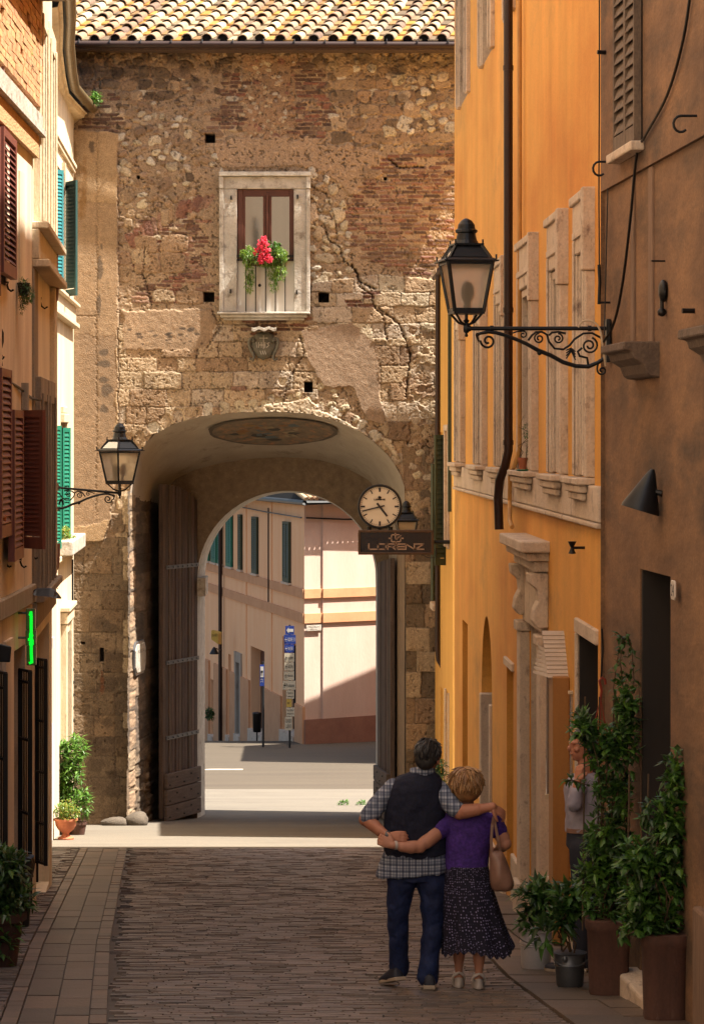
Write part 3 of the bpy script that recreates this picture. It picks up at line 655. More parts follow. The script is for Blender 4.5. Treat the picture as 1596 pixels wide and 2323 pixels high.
# left reveal of the passage in dark blocks (relief over the side of the vault sheet)
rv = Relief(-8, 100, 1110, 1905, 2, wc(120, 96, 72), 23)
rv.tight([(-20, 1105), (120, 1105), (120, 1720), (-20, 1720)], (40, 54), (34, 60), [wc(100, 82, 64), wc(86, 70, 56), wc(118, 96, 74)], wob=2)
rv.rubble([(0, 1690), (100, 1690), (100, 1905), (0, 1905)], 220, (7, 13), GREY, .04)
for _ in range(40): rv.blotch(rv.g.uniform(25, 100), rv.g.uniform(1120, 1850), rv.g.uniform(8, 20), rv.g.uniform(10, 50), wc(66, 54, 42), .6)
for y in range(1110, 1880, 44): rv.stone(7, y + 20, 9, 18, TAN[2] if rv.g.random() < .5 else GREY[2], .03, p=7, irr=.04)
def rev_pos(X, Y, H):
    t = X / 100; a = P(292, 1500, dW(292)); b = P(365, 1500, 53.0)
    x = a.x + (b.x - a.x) * t; dd = a.y + (b.y - a.y) * t; nx, ny = (b.y - a.y), -(b.x - a.x); k = math.hypot(nx, ny)
    return x + nx / k * (H + .02), dd + ny / k * (H + .02), CAMZ - (Y - HY) * 51.5 / FPX
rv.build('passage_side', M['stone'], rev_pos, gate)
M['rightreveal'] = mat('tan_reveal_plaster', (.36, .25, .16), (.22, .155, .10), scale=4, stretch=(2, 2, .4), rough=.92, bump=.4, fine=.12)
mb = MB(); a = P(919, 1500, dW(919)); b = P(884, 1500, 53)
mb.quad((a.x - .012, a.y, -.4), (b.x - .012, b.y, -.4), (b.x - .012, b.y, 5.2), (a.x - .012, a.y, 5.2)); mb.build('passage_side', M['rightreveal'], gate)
# painted oval medallion on the vault
M['fresco'] = mat('faded_fresco', (.22, .165, .11), (.09, .075, .06), scale=7, rough=.9, spots=(.34, .17, .08), spot_amt=.42, spot_scale=6)
M['frescoedge'] = mat('fresco_border', (.10, .078, .058), rough=.9)
def vaultpt(x, y):
    """a point of the vault seen near (x, y): between the two crowns"""
    best = None
    for t in np.linspace(0, 1, 90):
        px = [(o.lerp(o2, f_)).lerp(i.lerp(i2, f_), t) for o, i, o2, i2 in zip(OUT[20:70], INN[20:70], OUT[21:71], INN[21:71]) for f_ in (0, .25, .5, .75)]
        for q in px:
            sx_, sy_ = CX + q.x / q.y * FPX, HY - (q.z - CAMZ) / q.y * FPX
            e = math.hypot(sx_ - x, (sy_ - y) * 2.5)
            if best is None or e < best[0]: best = (e, q)
    return best[1]
mb = MB(); me_ = MB(); N_ = 28
def ov(k, s): an = 2 * math.pi * k / N_; return (619 + 147 * s * math.cos(an), 975 + 31 * s * math.sin(an) + 0 * s)
ring1 = [vaultpt(*ov(k, 1.0)) + Vector((0, 0, -.03)) for k in range(N_)]; ring2 = [vaultpt(*ov(k, .93)) + Vector((0, 0, -.034)) for k in range(N_)]; ring3 = [vaultpt(*ov(k, .5)) + Vector((0, 0, -.03)) for k in range(N_)]
cc = vaultpt(619, 975) + Vector((0, 0, -.03))
me_.add(ring1 + ring2, [(k, (k + 1) % N_, N_ + (k + 1) % N_, N_ + k) for k in range(N_)])
mb.add(ring2 + ring3 + [cc], [(k, (k + 1) % N_, N_ + (k + 1) % N_, N_ + k) for k in range(N_)] + [(N_ + k, N_ + (k + 1) % N_, 2 * N_) for k in range(N_)])
mt = MB(); frg = random.Random(6)
for _ in range(26):
    a, r = frg.uniform(0, 6.28), frg.uniform(.05, .72); cx_, cy_ = 619 + 147 * r * math.cos(a), 975 + 31 * r * math.sin(a) * .8; w1, h1 = frg.uniform(6, 20), frg.uniform(1.5, 4); mt.col = frg.choice([(.24, .12, .05), (.10, .13, .15), (.30, .24, .15), (.05, .045, .04), (.26, .16, .06)])
    mt.add([vaultpt(cx_ + w1 * u_, cy_ + h1 * v_) + Vector((0, 0, -.036)) for u_, v_ in ((-1, 0), (-.4, 1), (.5, .8), (1, .1), (.4, -1), (-.5, -.7))], [(0, 1, 2, 3, 4, 5)])
fo = mb.build('vault_medallion', M['fresco'], gate, smooth=True); M['frescopaint'] = mat('faded_paint', (1, 1, 1), (.7, .7, .7), scale=12, rough=.9, vcol=True); mt.build('painted_motif', M['frescopaint'], fo); me_.build('medallion_border', M['frescoedge'], fo, smooth=True)

# roof of barrel tiles
TC = [wc(216, 184, 142), wc(200, 158, 118), wc(186, 142, 106), wc(150, 116, 92), wc(206, 182, 146), wc(120, 98, 82), wc(176, 128, 94), wc(104, 86, 72)]
FC = [wc(180, 118, 40), wc(176, 126, 56), wc(156, 112, 62), wc(180, 150, 110), wc(112, 90, 64), wc(186, 130, 48), wc(140, 112, 80)]
M['tile'] = mat('lichened_tiles', (.85, .84, .82), (.50, .47, .44), scale=16, rough=.9, bump=.5, bscale=60, vcol=True, spots=(.10, .085, .07), spot_amt=.28, spot_scale=14, fine=.2)
SLP, SKW, Z0, D0 = math.tan(R(22)), .235, 13.60, 49.55
trg = random.Random(5)
def roofp(u, s_, h): return (u + SKW * s_, D0 + s_, Z0 + s_ * SLP + h)
cov = MB(); flt = MB()
ncol = 26; sp = .317; course = .345
for i in range(ncol):
    u = -6.35 + i * sp + trg.uniform(-.022, .022); cb_ = trg.choice(TC[:5])
    for j in range(13):
        s0 = j * course + trg.uniform(-.02, .02); s1 = s0 + .43; c = trg.choice(TC[:5] if trg.random() < .62 else TC); c = tuple(.5 * a_ + .5 * b_ for a_, b_ in zip(c, cb_)); k = trg.uniform(.78, 1.12); cov.col = tuple(v * k for v in c)
        r0, r1 = .098 * trg.uniform(.94, 1.06), .078; rings = []; dx = trg.uniform(-.022, .022); lift = trg.uniform(0, .026)
        for (s_, r, hh) in ((s0, r0, .052 + lift), (s1, r1, .020)):
            rings.append([roofp(u + dx + r * math.cos(math.pi * a / 10), s_, hh - .02 + r * .95 * math.sin(math.pi * a / 10)) for a in range(11)])
            rings.append([roofp(u + dx + (r - .016) * math.cos(math.pi * a / 10), s_, hh - .02 + (r - .016) * .95 * math.sin(math.pi * a / 10)) for a in range(11)])
        o_, oi, i_, ii = rings
        cov.loft([oi, o_, i_], closed=False)
        if j == 0:
            cov.col = (.02, .017, .014); cov.add([roofp(u + dx, s0 + .05, .0)] + [roofp(u + dx + (r0 - .015) * math.cos(math.pi * a / 10), s0 + .05, .035 + (r0 - .015) * math.sin(math.pi * a / 10)) for a in range(11)], [(0, k, k + 1) for k in range(1, 11)])  # near-black cap: the shade inside the open tile end, given by colour
        # flat tile between two covers
        c = trg.choice(FC); k = trg.uniform(.8, 1.2); flt.col = tuple(v * k for v in c)
        a0, a1 = u + .07, u + sp - .07; e0, e1 = j * course + trg.uniform(-.03, .03), (j + 1) * course + .06; h0, h1 = .040, .004
        flt.add([roofp(a0, e0, h0), roofp(a1, e0, h0), roofp(a1, e1, h1), roofp(a0, e1, h1), roofp(a0, e0, h0 - .028), roofp(a1, e0, h0 - .028)], [(0, 1, 2, 3), (4, 5, 1, 0)])
roof = MB(); roof.quad(roofp(-7, -.02, -.02), roofp(3.0, -.02, -.02), roofp(2.0, 4.4, -.02), roofp(-7, 4.4, -.02)); roof.quad(roofp(-7, 4.4, -.02), roofp(2.0, 4.4, -.02), (3, 58, 13.4), (-6, 58, 13.4))
ro = roof.build('roof', M['tile'], gate); 
cov.build('cover_tiles', M['tile'], ro, smooth=True); flt.build('flat_tiles', M['tile'], ro)
mb = MB(); gz = 13.545
mb.tube([(-5.3, 49.45, gz), (2.6, 49.45, gz - .02)], .062, 12); gu = mb.build('gutter', M['pipe'], gate, smooth=True)
for k in range(13): x = -4.9 + k * .53 + .2; mb = MB(); mb.box(x - .008, x + .008, 49.375, 49.52, gz + .02, gz + .085); mb.build('gutter_hook', M['zinc'], gu)
mb = MB(); mb.box(-5.0, 2.7, 49.56, 49.95, 13.46, 13.58); mb.build('eave_board', M['oldwood'], gate)

# gate leaves
M['plankv'] = mat('old_gate_planks', (.15, .10, .078), (.055, .037, .030), scale=9, stretch=(3, 3, .25), rough=.75, bump=.6, bscale=30, fine=.2, vcol=True)
def leaf(Pn, Ph, ztops, zbot, label):
    """vertical planks from the near edge Pn to the hinge Ph (x, d)"""
    a = Vector((Pn[0], Pn[1], 0)); b = Vector((Ph[0], Ph[1], 0)); L_ = (b - a).length; t = (b - a) / L_; n = Vector((t.y, -t.x, 0))
    if n.x * (1 if Pn[0] < -1 else -1) < 0: n = -n
    T = lambda s_, o, z: tuple(a + t * s_ + n * o + Vector((0, 0, z)))
    th = thing('gate_leaf', label, 'gate', (Pn[0], Pn[1], zg(52)))
    mb = MB(T); N = 11; g = random.Random(9)
    for k in range(N):
        s0, s1 = L_ * k / N, L_ * (k + 1) / N - .020; kk = g.uniform(.7, 1.35); mb.col = (kk, kk * g.uniform(.95, 1.08), kk * g.uniform(.95, 1.15)); zt = np.interp((k + .5) / N, [q[0] for q in ztops], [q[1] for q in ztops]); o = g.uniform(-.008, .008)
        mb.box(s0, s1, -.05, .03 + o, zbot + .05, zt)
    mb.build('planks', M['plankv'], th, bev=.006)
    for z in (4.42, 2.70, 1.34) if Pn[0] < -1 else ():
        mb = MB(T); mb.box(.12, L_, .034, .052, z - .035, z + .035)
        for k in range(7): mb.sphere((.2 + (L_ - .3) * k / 6, .056, z), .018, 6, 4)
        mb.build('iron_strap', M['zinc'], th)
    mb = MB(T)
    for k in range(3):
        z0 = zbot + k * .29; mb.box(.02 + .01 * k, L_, .042, .10, z0, z0 + .275)
    bp = mb.build('kick_boards', M['plankwood'], th, bev=.012)
    mb = MB(T)
    for k in range(3):
        for j in range(5): mb.sphere((.15 + (L_ - .3) * j / 4, .105, zbot + k * .29 + .07 + .12 * (j % 2)), .017, 6, 4)
    mb.build('studs', M['iron'], bp)
    return th
leaf((xx(366, 51.55), 51.55), (xx(446, 52.95), 52.95), [(0, 5.92), (.3, 5.90), (.55, 5.84), (.8, 5.74), (1, 5.58)], zg(52) + .03, 'tall weathered wooden gate leaf folded against the left wall of the passage')
leaf((xx(889, 51.4), 51.4), (xx(858, 52.95), 52.95), [(0, 4.6), (1, 4.45)], zg(52) + .05, 'narrow looking wooden gate leaf folded back at the right of the passage')

# marble plaque on the reveal
a = P(292, 1500, dW(292)); b = P(365, 1500, 53.0); t_ = (b - a); t_.z = 0; LL = t_.length; t_.normalize(); n_ = Vector((t_.y, -t_.x, 0))
if n_.x < 0: n_ = -n_
TP = lambda s_, o, z: tuple(Vector((a.x, a.y, 0)) + t_ * s_ + n_ * o + Vector((0, 0, z)))
pq = thing('stone_plaque', 'small white inscribed stone plaque on the left side of the passage', 'plaque', TP(.7, 0, zy(1490, 50.8)))
z0, z1 = zy(1522, 50.7), zy(1458, 50.7); s0, s1 = .22, 1.12; ch = .1
poly = lambda e: [(s0 + ch - e * .4, z0 - e), (s1 - ch + e * .4, z0 - e), (s1 + e, z0 + ch - e * .4), (s1 + e, z1 - ch + e * .4), (s1 - ch + e * .4, z1 + e), (s0 + ch - e * .4, z1 + e), (s0 - e, z1 - ch + e * .4), (s0 - e, z0 + ch - e * .4)]
mb = MB(TP); mb.prism(poly(.05), .03, .075); mb.build('plaque_border', M['zinc'], pq, bev=.01)
mb = MB(TP); mb.prism(poly(0), .07, .095); mb.build('slab', M['marble'], pq, bev=.008)
M['engrave'] = mat('worn_lettering', (.20, .17, .14), rough=.9)
mb = MB(TP); text_mesh(mb, 'PORTA', (s0 + s1) / 2, z1 - .13, .06, .6, out=.0975)
mb.build('inscription', M['engrave'], pq)

M['guardstone'] = mat('worn_dark_guard_stone', (.13, .105, .08), (.075, .06, .047), scale=6, rough=.9, bump=.6, fine=.15)
# guard stones at the foot of the pier
for (x, y, dd, a_, b_, c_, lab) in [(312, 1872, 49.7, .21, .2, .16, 'rounded guard stone at the left corner of the arch'), (262, 1866, 49.6, .24, .12, .10, 'low flat stone at the foot of the left pier')]:
    p = P(x, y, dd); mb = MB(); mb.sphere((0, 0, 0), 1, 18, 12)
    mb.v = [(p.x + v[0] * a_ * (1 + .25 * mnoise.noise(Vector(v) * 1.7)), dd + v[1] * b_, zg(dd) + c_ * .45 + v[2] * c_ * (1 + .3 * mnoise.noise(Vector(v) * 2.1 + Vector((3, 0, 0))))) for v in mb.v]
    tag(mb.build('guard_stone', M['guardstone'], None, smooth=True), lab, 'stone')
# ------------------------------------------------------------------ shutters
def shutter(name, parent, m, p, q, z0, z1, n=22, face=1, frame=.05, thick=.035, tilt=.55, mid=False):
    """louvred leaf standing between the plan points p and q"""
    a = Vector((p[0], p[1], 0)); t = Vector((q[0] - p[0], q[1] - p[1], 0)); L_ = t.length; t /= L_; nrm = Vector((t.y, -t.x, 0)) * face
    T = lambda s_, o, z: tuple(a + t * s_ + nrm * o + Vector((0, 0, z)))
    fr = min(frame, L_ * .2); mb = MB(T)
    mb.box(0, fr, 0, thick, z0, z1); mb.box(L_ - fr, L_, 0, thick, z0, z1)
    mb.box(fr, L_ - fr, .002, thick - .002, z0, z0 + .11); mb.box(fr, L_ - fr, .002, thick - .002, z1 - .07, z1)
    zs = np.linspace(z0 + .12, z1 - .08, n + 1); h = (zs[1] - zs[0])
    for z in zs[:-1]:
        v = [(fr, thick * .95, z), (L_ - fr, thick * .95, z), (L_ - fr, .004, z + h * 1.38), (fr, .004, z + h * 1.38), (fr, thick * .95, z + .010), (L_ - fr, thick * .95, z + .010), (L_ - fr, .004, z + h * 1.38 + .010), (fr, .004, z + h * 1.38 + .010)]
        mb.add(v, [(0, 1, 2, 3), (7, 6, 5, 4), (0, 4, 5, 1), (3, 2, 6, 7)])
    return mb.build(name, m, parent)

# ------------------------------------------------------------------ ochre house on the right
yh = thing('ochre_house', 'tall bright ochre house on the right with a row of stone framed windows', 'house', (FR.a + FR.b * 30, 30, zg(30)))
WN = [(1313, 1346), (1253, 1286), (1184, 1219), (1131, 1154), (1083, 1104), (1039, 1054)]
WD_ = [(FR.d(b), FR.d(a)) for a, b in WN]
holes = []
for d0, d1 in WD_: holes.append((d0 + .24, d1 - .24, 6.42, 8.18, .24))
UP = [(1152, 1171), (1095, 1123), (1044, 1067)]
UD = [(FR.d(b) + .1, FR.d(a) + .1) for a, b in UP]
for d0, d1 in UD: holes.append((d0 + .25, d1 - .25, 11.15, 12.9, .24))
AD = (32.55, 34.2)                                   # arched doorway
holes += [(21.75, 23.2, zg(22.4), 5.15, .5), (25.98, 27.75, zg(26.8), 4.95, .45), (29.6, 30.45, zg(30) + .1, 4.32, .3), (36.75, 37.8, zg(37), 4.35, .4)]
mb = MB(); FR.wall(mb, 21.32, 39.5, zg(39.5) - .3, 18.5, holes + [(AD[0], AD[1], zg(33), 4.66, .4)])
# close the spandrels over the arched doorway
ar, am = (AD[1] - AD[0]) / 2, (AD[0] + AD[1]) / 2; zs_ = 3.75
for sgn in (-1, 1):
    pts = [(am + sgn * ar, 0, 4.66)] + [(am + sgn * ar * math.cos(t), 0, zs_ + .91 * math.sin(t)) for t in np.linspace(0, math.pi / 2, 12)]
    mb.add(pts, [(0, k, k + 1) for k in range(1, 12)], FR.T)
    pr = [(am + sgn * ar * math.cos(t), o, zs_ + .91 * math.sin(t)) for t in np.linspace(0, math.pi / 2, 12) for o in (0, -.4)]
    mb.add(pr, [(2 * k, 2 * k + 1, 2 * k + 3, 2 * k + 2) for k in range(11)], FR.T)
e = FR.T(39.5, 0, 0); f = FR.T(21.32, 0, 0)
mb.quad((e[0], e[1], zg(40) - .3), (12, 39.5, zg(40) - .3), (12, 39.5, 18.5), (e[0], e[1], 18.5)); mb.quad((e[0], e[1], 18.5), (12, 39.5, 18.5), (12, 21.32, 18.5), (f[0], f[1], 18.5))
mb.build('wall', M['yellow'], yh)
M['pane'] = glass_mat('dark_window_glass', (.02, .018, .016), .06)
M['innerdark'] = mat('dark_door_leaf', (.022, .016, .014), (.014, .010, .009), scale=4, stretch=(2, 2, .4), rough=.8)
def stone_window(d0, d1, z0, z1, hood=True):
    w_ = MB(FR.T); w_.box(d0 + .2, d1 - .2, -.25, -.23, z0 - .03, z1 - .4); win = w_.build('window', M['pane'], yh)
    fr = MB(FR.T)
    fr.box(d0 + .0, d0 + .24, -.02, .055, z0, z1 - .45); fr.box(d1 - .24, d1, -.02, .055, z0, z1 - .45); fr.box(d0 + .0, d1, -.02, .058, z1 - .45, z1)
    fr.build('stone_frame', M['travertine'], win, bev=.01)
    st = MB(FR.T)
    st.box(d0 + .14, d0 + .20, .057, .075, z0 + .01, z1 - .34); st.box(d1 - .20, d1 - .14, .057, .075, z0 + .01, z1 - .34); st.box(d0 + .14, d1 - .14, .06, .077, z1 - .33, z1 - .27)
    st.box(d0 + .24, d0 + .30, -.2, .03, z0 + .01, z1 - .47); st.box(d1 - .30, d1 - .24, -.2, .03, z0 + .01, z1 - .47); st.box(d0 + .24, d1 - .24, -.2, .032, z1 - .53, z1 - .456)
    st.build('moulding', M['travertine'], win, bev=.006)
    if hood:
        hd = MB(FR.T); hd.box(d0 - .07, d0 + .06, -.02, .10, z1 - .62, z1 + .02); hd.box(d0 + .062, d1 + .04, -.02, .085, z1 - .05, z1 + .022); hd.box(d0 - .05, d0 + .03, -.02, .075, z0, z1 - .622)
        hd.build('hood_stone', M['travertine'], win, bev=.012)
    return win
for d0, d1 in WD_: stone_window(d0, d1, 6.42, 8.63)
for d0, d1 in UD: stone_window(d0, d1, 11.12, 13.4, False)
mb = MB(FR.T); mb.box(21.34, 28.9, -.02, .05, 6.09, 6.36); mb.box(29.15, 38.9, -.02, .05, 6.09, 6.36); mb.box(21.34, 38.9, -.02, .065, 6.045, 6.085)
g = random.Random(4)
sb = mb.build('sill_band', M['travertine'], yh, bev=.012)
for d0, d1 in WD_:
    s_ = MB(FR.T); s_.box(d0 - .06, d1 + .06, -.02, .15, 6.362, 6.415); s_.box(d0, d1, .051, .125, 6.30, 6.36); s_.box(d0 + .05, d1 - .05, .051, .10, 6.24, 6.298)
    s_.build('window_sill', M['travertine'], sb, bev=.01)
# portal
mb = MB(FR.T); mb.box(25.62, 28.1, -.02, .26, 5.70, 5.80); mb.box(25.70, 28.02, -.02, .20, 5.62, 5.698); mb.box(25.76, 27.96, -.02, .13, 5.52, 5.618); mb.box(25.84, 27.9, -.02, .05, 4.96, 5.518)
po = mb.build('portal', M['travertine'], yh, bev=.015)
mb = MB(FR.T)
for a_, b_ in ((25.62, 25.98), (27.75, 28.1)):
    mb = MB(FR.T); mb.box(a_, b_, -.02, .09, zg(a_) + .3, 4.858); mb.box(a_ - .04, b_ + .03, -.02, .13, zg(a_) - .05, zg(a_) + .298); mb.box(a_ - .02, b_ + .02, -.02, .12, 4.86, 4.955); mb.build('jamb', M['travertine'], po, bev=.014)
for d_ in (25.72, 27.72):
    prof = [(.0, 5.02), (.10, 5.02), (.145, 5.08), (.13, 5.18), (.09, 5.26), (.10, 5.36), (.17, 5.42), (.18, 5.51), (.0, 5.51)]
    mb = MB(lambda y, x, z: FR.T(x, y, z)); mb.prism(prof, d_, d_ + .30); mb.build('console', M['travertine'], po, bev=.01)
mb = MB(FR.T); mb.box(26.1, 27.6, -.44, -.40, zg(26.8), 4.93); mb.build('door', M['innerdark'], yh)
mb = MB(FR.T); mb.box(29.58, 30.47, -.2, -.16, zg(30), 4.3); mb.build('door', M['innerdark'], yh)
mb = MB(FR.T); mb.box(36.8, 37.75, -.38, -.34, zg(37), 3.85); mb.build('door', M['deep'], yh)
mb = MB(FR.T); mb.box(AD[0] + .02, AD[1] - .02, -.39, -.35, zg(33), 4.0); mb.build('door', M['innerdark'], yh)
mb = MB(FR.T)                                       # stone jambs in the arched doorway
mb.box(AD[0] - .02, AD[0] + .16, -.36, .03, zg(33) - .05, 3.70); mb.build('door_jamb', M['travertine'], yh, bev=.015)
mb = MB(FR.T); mb.box(AD[1] - .18, AD[1] + .02, -.36, .03, zg(33.5) - .05, 3.70); mb.build('door_jamb', M['travertine'], yh, bev=.015)
mb = MB(FR.T); mb.box(21.72, 23.24, -.3, .03, 5.15, 5.27); mb.box(23.2, 23.3, -.3, .02, zg(23.3), 5.148); mb.build('doorway_lintel', M['travertine'], yh, bev=.01)
mb = MB(FR.T); mb.box(29.5, 30.55, -.2, .03, 4.32, 4.41); mb.build('doorway_lintel', M['travertine'], yh, bev=.01)
mb = MB(FR.T)
for (a_, b_) in ((21.34, 21.74), (23.31, 25.57), (28.15, 29.55), (30.5, 32.5), (34.25, 36.7)): mb = MB(FR.T); mb.box(a_, b_, -.02, .035, zg(a_) - .3, zg(b_) + .50); mb.build('plinth', M['travertine'], yh, bev=.01)
mb = MB(FR.T); mb.box(27.70, 27.745, -.44, -.02, zg(27), 4.94); mb.build('door_reveal', M['travertine'], yh)
mb = MB(FR.T); mb.box(21.8, 23.15, -.49, -.46, zg(22.4), 5.14); mb.build('door', M['innerdark'], yh); mb = MB(FR.T); mb.box(23.15, 23.195, -.49, -.01, zg(23.2), 5.14); mb.build('door_reveal', M['innerdark'], yh)
# drainpipe with its swan neck, and the thin pipe beside it
dp = FR.d(1174)
mb = MB()
pts = [FR.T(dp, .10, 18.3), FR.T(dp, .10, 6.60), FR.T(dp + .02, .13, 6.45), FR.T(dp + .12, .18, 6.30), FR.T(dp + .16, .19, 6.12), FR.T(dp + .16, .18, 5.80)]
mb.tube(pts, .046, 12); dpo = mb.build('drainpipe', M['pipe'], yh, smooth=True)
for z in (10.45, 8.0, 6.66):
    mb = MB(); mb.tube([FR.T(dp, .10, z), FR.T(dp, .10, z + .05)], .053, 12); mb.build('pipe_clamp', M['pipe'], dpo, smooth=True)
mb = MB(); d2 = FR.d(1189)
mb.tube([FR.T(d2, .05, 18.3), FR.T(d2, .05, 6.62), FR.T(d2 + .03, .10, 6.45), FR.T(d2 + .3, .12, 6.38), FR.T(d2 + .35, .12, 6.1), FR.T(d2 + .1, .14, 5.92), FR.T(d2 - .2, .14, 5.86)], .022, 8)
M['ochrepipe'] = mat('painted_ochre_pipe', (.60, .30, .07), (.40, .2, .06), scale=5, rough=.6); mb.build('thin_pipe', M['ochrepipe'], yh, smooth=True)
# display case beside the doorway with its little slatted awning
M['paneblue'] = glass_mat('display_glass', (.50, .54, .58), .04, metal=.75)
M['creamwood'] = mat('cream_painted_wood', (.66, .52, .36), (.55, .42, .28), scale=6, rough=.6)
M['orangepanel'] = mat('orange_painted_panel', (.42, .19, .045), (.32, .14, .034), scale=2, stretch=(2, 2, .4), rough=.6, fine=.05)
dc = thing('display_case', 'orange street display case with tall narrow mirrored panes under a slatted awning', 'display case', FR.T(23.9, 0, zg(23.9)))
d_ = 23.85
mb = MB(); mb.box(xx(1253, d_), xx(1291, d_), d_, d_ + .5, zg(d_) + .02, zy(1535, d_)); mb.build('body', M['orangepanel'], dc, bev=.01)
for (xa, xb, ya, yb, dd) in [(1238, 1252, 1532, 1800, 24.4), (1291, 1303, 1575, 1885, 23.6)]:
    mb = MB(); mb.box(xx(xa, dd), xx(xb, dd), dd, dd + .02, zy(yb, dd), zy(ya, dd)); p_ = mb.build('pane', M['paneblue'], dc)
    mb = MB(); mb.box(xx(xa, dd) - .012, xx(xb, dd) + .012, dd - .012, dd + .035, zy(yb, dd) - .045, zy(yb, dd) - .002); mb.box(xx(xa, dd) - .012, xx(xb, dd) + .012, dd - .012, dd + .035, zy(ya, dd) + .002, zy(ya, dd) + .03)
    mb.box(xx(xb, dd) + .002, xx(xb, dd) + .016, dd - .012, dd + .035, zy(yb, dd), zy(ya, dd)); mb.build('pane_frame', M['creamwood'], p_, bev=.004)
M['awnlight'] = mat('pale_awning_slats', (.62, .52, .42), (.5, .4, .32), scale=8, rough=.7)
mb = MB(); n_ = 11
for k in range(n_):
    t = k / (n_ - 1); y = 1440 + 96 * t; x0 = 1229 + 13 * t; x1 = 1280 + 13 * t; dd = 24.3 - .35 * t; z = zy(y, dd)
    mb.add([(xx(x0, dd), dd, z), (xx(x1, dd), dd, z), (xx(x1, dd) - .004, dd + .05, z + .033), (xx(x0, dd), dd + .05, z + .033), (xx(x0, dd), dd + .012, z - .012), (xx(x1, dd), dd + .012, z - .012)], [(0, 1, 2, 3), (5, 4, 0, 1)][:1] + [(4, 5, 1, 0)])
    if k > 3: mb.add([(xx(x0, dd), dd, z), (xx(x0, dd) - .035 - .012 * (k - 4), dd + .30, z + .01), (xx(x0, dd) - .035 - .012 * (k - 4), dd + .32, z + .034), (xx(x0, dd), dd + .05, z + .033)], [(0, 1, 2, 3)])
aw = mb.build('awning', M['awnlight'], dc)
mb = MB(); dd = 24.15; mb.add([(xx(1229, 24.36), 24.40, zy(1438, 24.36)), (xx(1279, 24.36), 24.40, zy(1438, 24.36)), (xx(1292, 24.02), 24.06, zy(1540, 24.02)), (xx(1242, 24.02), 24.06, zy(1540, 24.02))], [(0, 1, 2, 3)]); mb.build('awning_backing', M['innerdark'], aw)
# yellow bulb tube, small iron fittings on the wall
mb = MB(); dd = 35.2
mb.tube([(xx(1072, dd), dd, zy(1117, dd)), (xx(1108, dd), dd + .02, zy(1119, dd))], .022, 8); M['ybulb'] = mat('ribbed_yellow_plastic', (.62, .36, .06), (.5, .27, .04), scale=60, rough=.5); tag(mb.build('wall_light_tube', M['ybulb'], smooth=True), 'short yellow tube lamp sticking out under the stone sill band', 'lamp')
mb = MB(); dd = FR.d(1325); mb.lathe([(.012, -.05), (.03, -.045), (.012, 0), (.035, .05)], 10, FR.T(dd, .1, zy(1242, dd))); mb.tube([FR.T(dd, 0, zy(1242, dd)), FR.T(dd, .1, zy(1242, dd))], .012, 6); tag(mb.build('insulator', M['iron'], smooth=True), 'small black double cup insulator on the ochre wall', 'insulator')

# ------------------------------------------------------------------ brown house, nearest on the right
bh = thing('brown_house', 'shaded brown plaster house nearest on the right with a dark doorway', 'house', (FB.a + FB.b * 19, 19, zg(19)))
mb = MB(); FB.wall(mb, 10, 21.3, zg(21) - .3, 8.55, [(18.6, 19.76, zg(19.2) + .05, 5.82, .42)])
mb.add([(10, .03, 8.55), (21.3, .03, 8.55), (21.3, .03, 17.8), (10, .03, 17.8)], [(0, 1, 2, 3)], FB.T); mb.add([(10, .03, 8.55), (21.3, .03, 8.55), (21.3, -.02, 8.55), (10, -.02, 8.55)], [(0, 1, 2, 3)], FB.T)
e = FB.T(21.3, .03, 0); f = FB.T(10, .03, 0)
mb.quad((e[0], 21.3, 0), (12, 21.3, 0), (12, 21.3, 17.8), (e[0], 21.3, 17.8)).quad((e[0], 21.3, 17.8), (12, 21.3, 17.8), (12, 10, 17.8), (f[0], 10, 17.8))
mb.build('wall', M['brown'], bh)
M['shelf'] = mat('dark_weathered_stone', (.17, .115, .08), (.08, .055, .042), scale=6, rough=.9, bump=.6, fine=.15)
d0, d1 = FB.d(1466), FB.d(1417); zb = 8.74
w_ = MB(FB.T); w_.box(d0, d1, -.01, .035, zb, 11.4); wn = w_.build('window', M['deep'], bh)
dm = FB.d(1443)
pA, pB, pC = FB.T(d1, .04, 0), FB.T(dm, .04, 0), FB.T(d0, .04, 0)
shutter('shutter', wn, M['greywood'], pA, pB, zb, 10.02, n=13, face=1, frame=.035, thick=.05)
shutter('shutter', wn, M['greywood'], pB, pC, zb, 10.02, n=13, face=1, frame=.035, thick=.05)
shutter('shutter', wn, M['greywood'], pA, pB, 10.05, 11.3, n=13, face=1, frame=.035, thick=.05); shutter('shutter', wn, M['greywood'], pB, pC, 10.05, 11.3, n=13, face=1, frame=.035, thick=.05)
mb = MB(FB.T); mb.box(d0 - .08, d1 + .06, .03, .13, zb - .07, zb - .005); mb.build('sill', M['travertine'], wn, bev=.012)
for (da, db) in ((19.0, 19.95), (16.0, 17.05)):
    mb = MB(lambda o, d, z: FB.T(d, o, z)); mb.prism([(-.02, 7.36), (.24, 7.36), (.245, 7.305), (.19, 7.295), (.175, 7.25), (.11, 7.21), (.085, 7.15), (.06, 7.13), (-.02, 7.12)], da, db)
    mb.build('stone_shelf', M['shelf'], bh, bev=.008)
M['fadedstrip'] = mat('worn_grey_jamb', (.27, .165, .105), (.16, .10, .07), scale=8, stretch=(2, 2, .4), rough=.9, bump=.4, spots=(.42, .30, .22), spot_amt=.3, spot_scale=8)
for xs_ in ((1434, 1441), (1474, 1483)):
    mb = MB(FB.T); mb.box(FB.d(xs_[1]), FB.d(xs_[0]), -.02, .018, 7.365, 8.545); mb.build('old_jamb', M['fadedstrip'], bh, bev=.006)
mb = MB(FB.T); mb.box(18.62, 19.3, -.40, -.35, zg(19) + .05, 5.8); mb.build('door', M['deep'], bh)
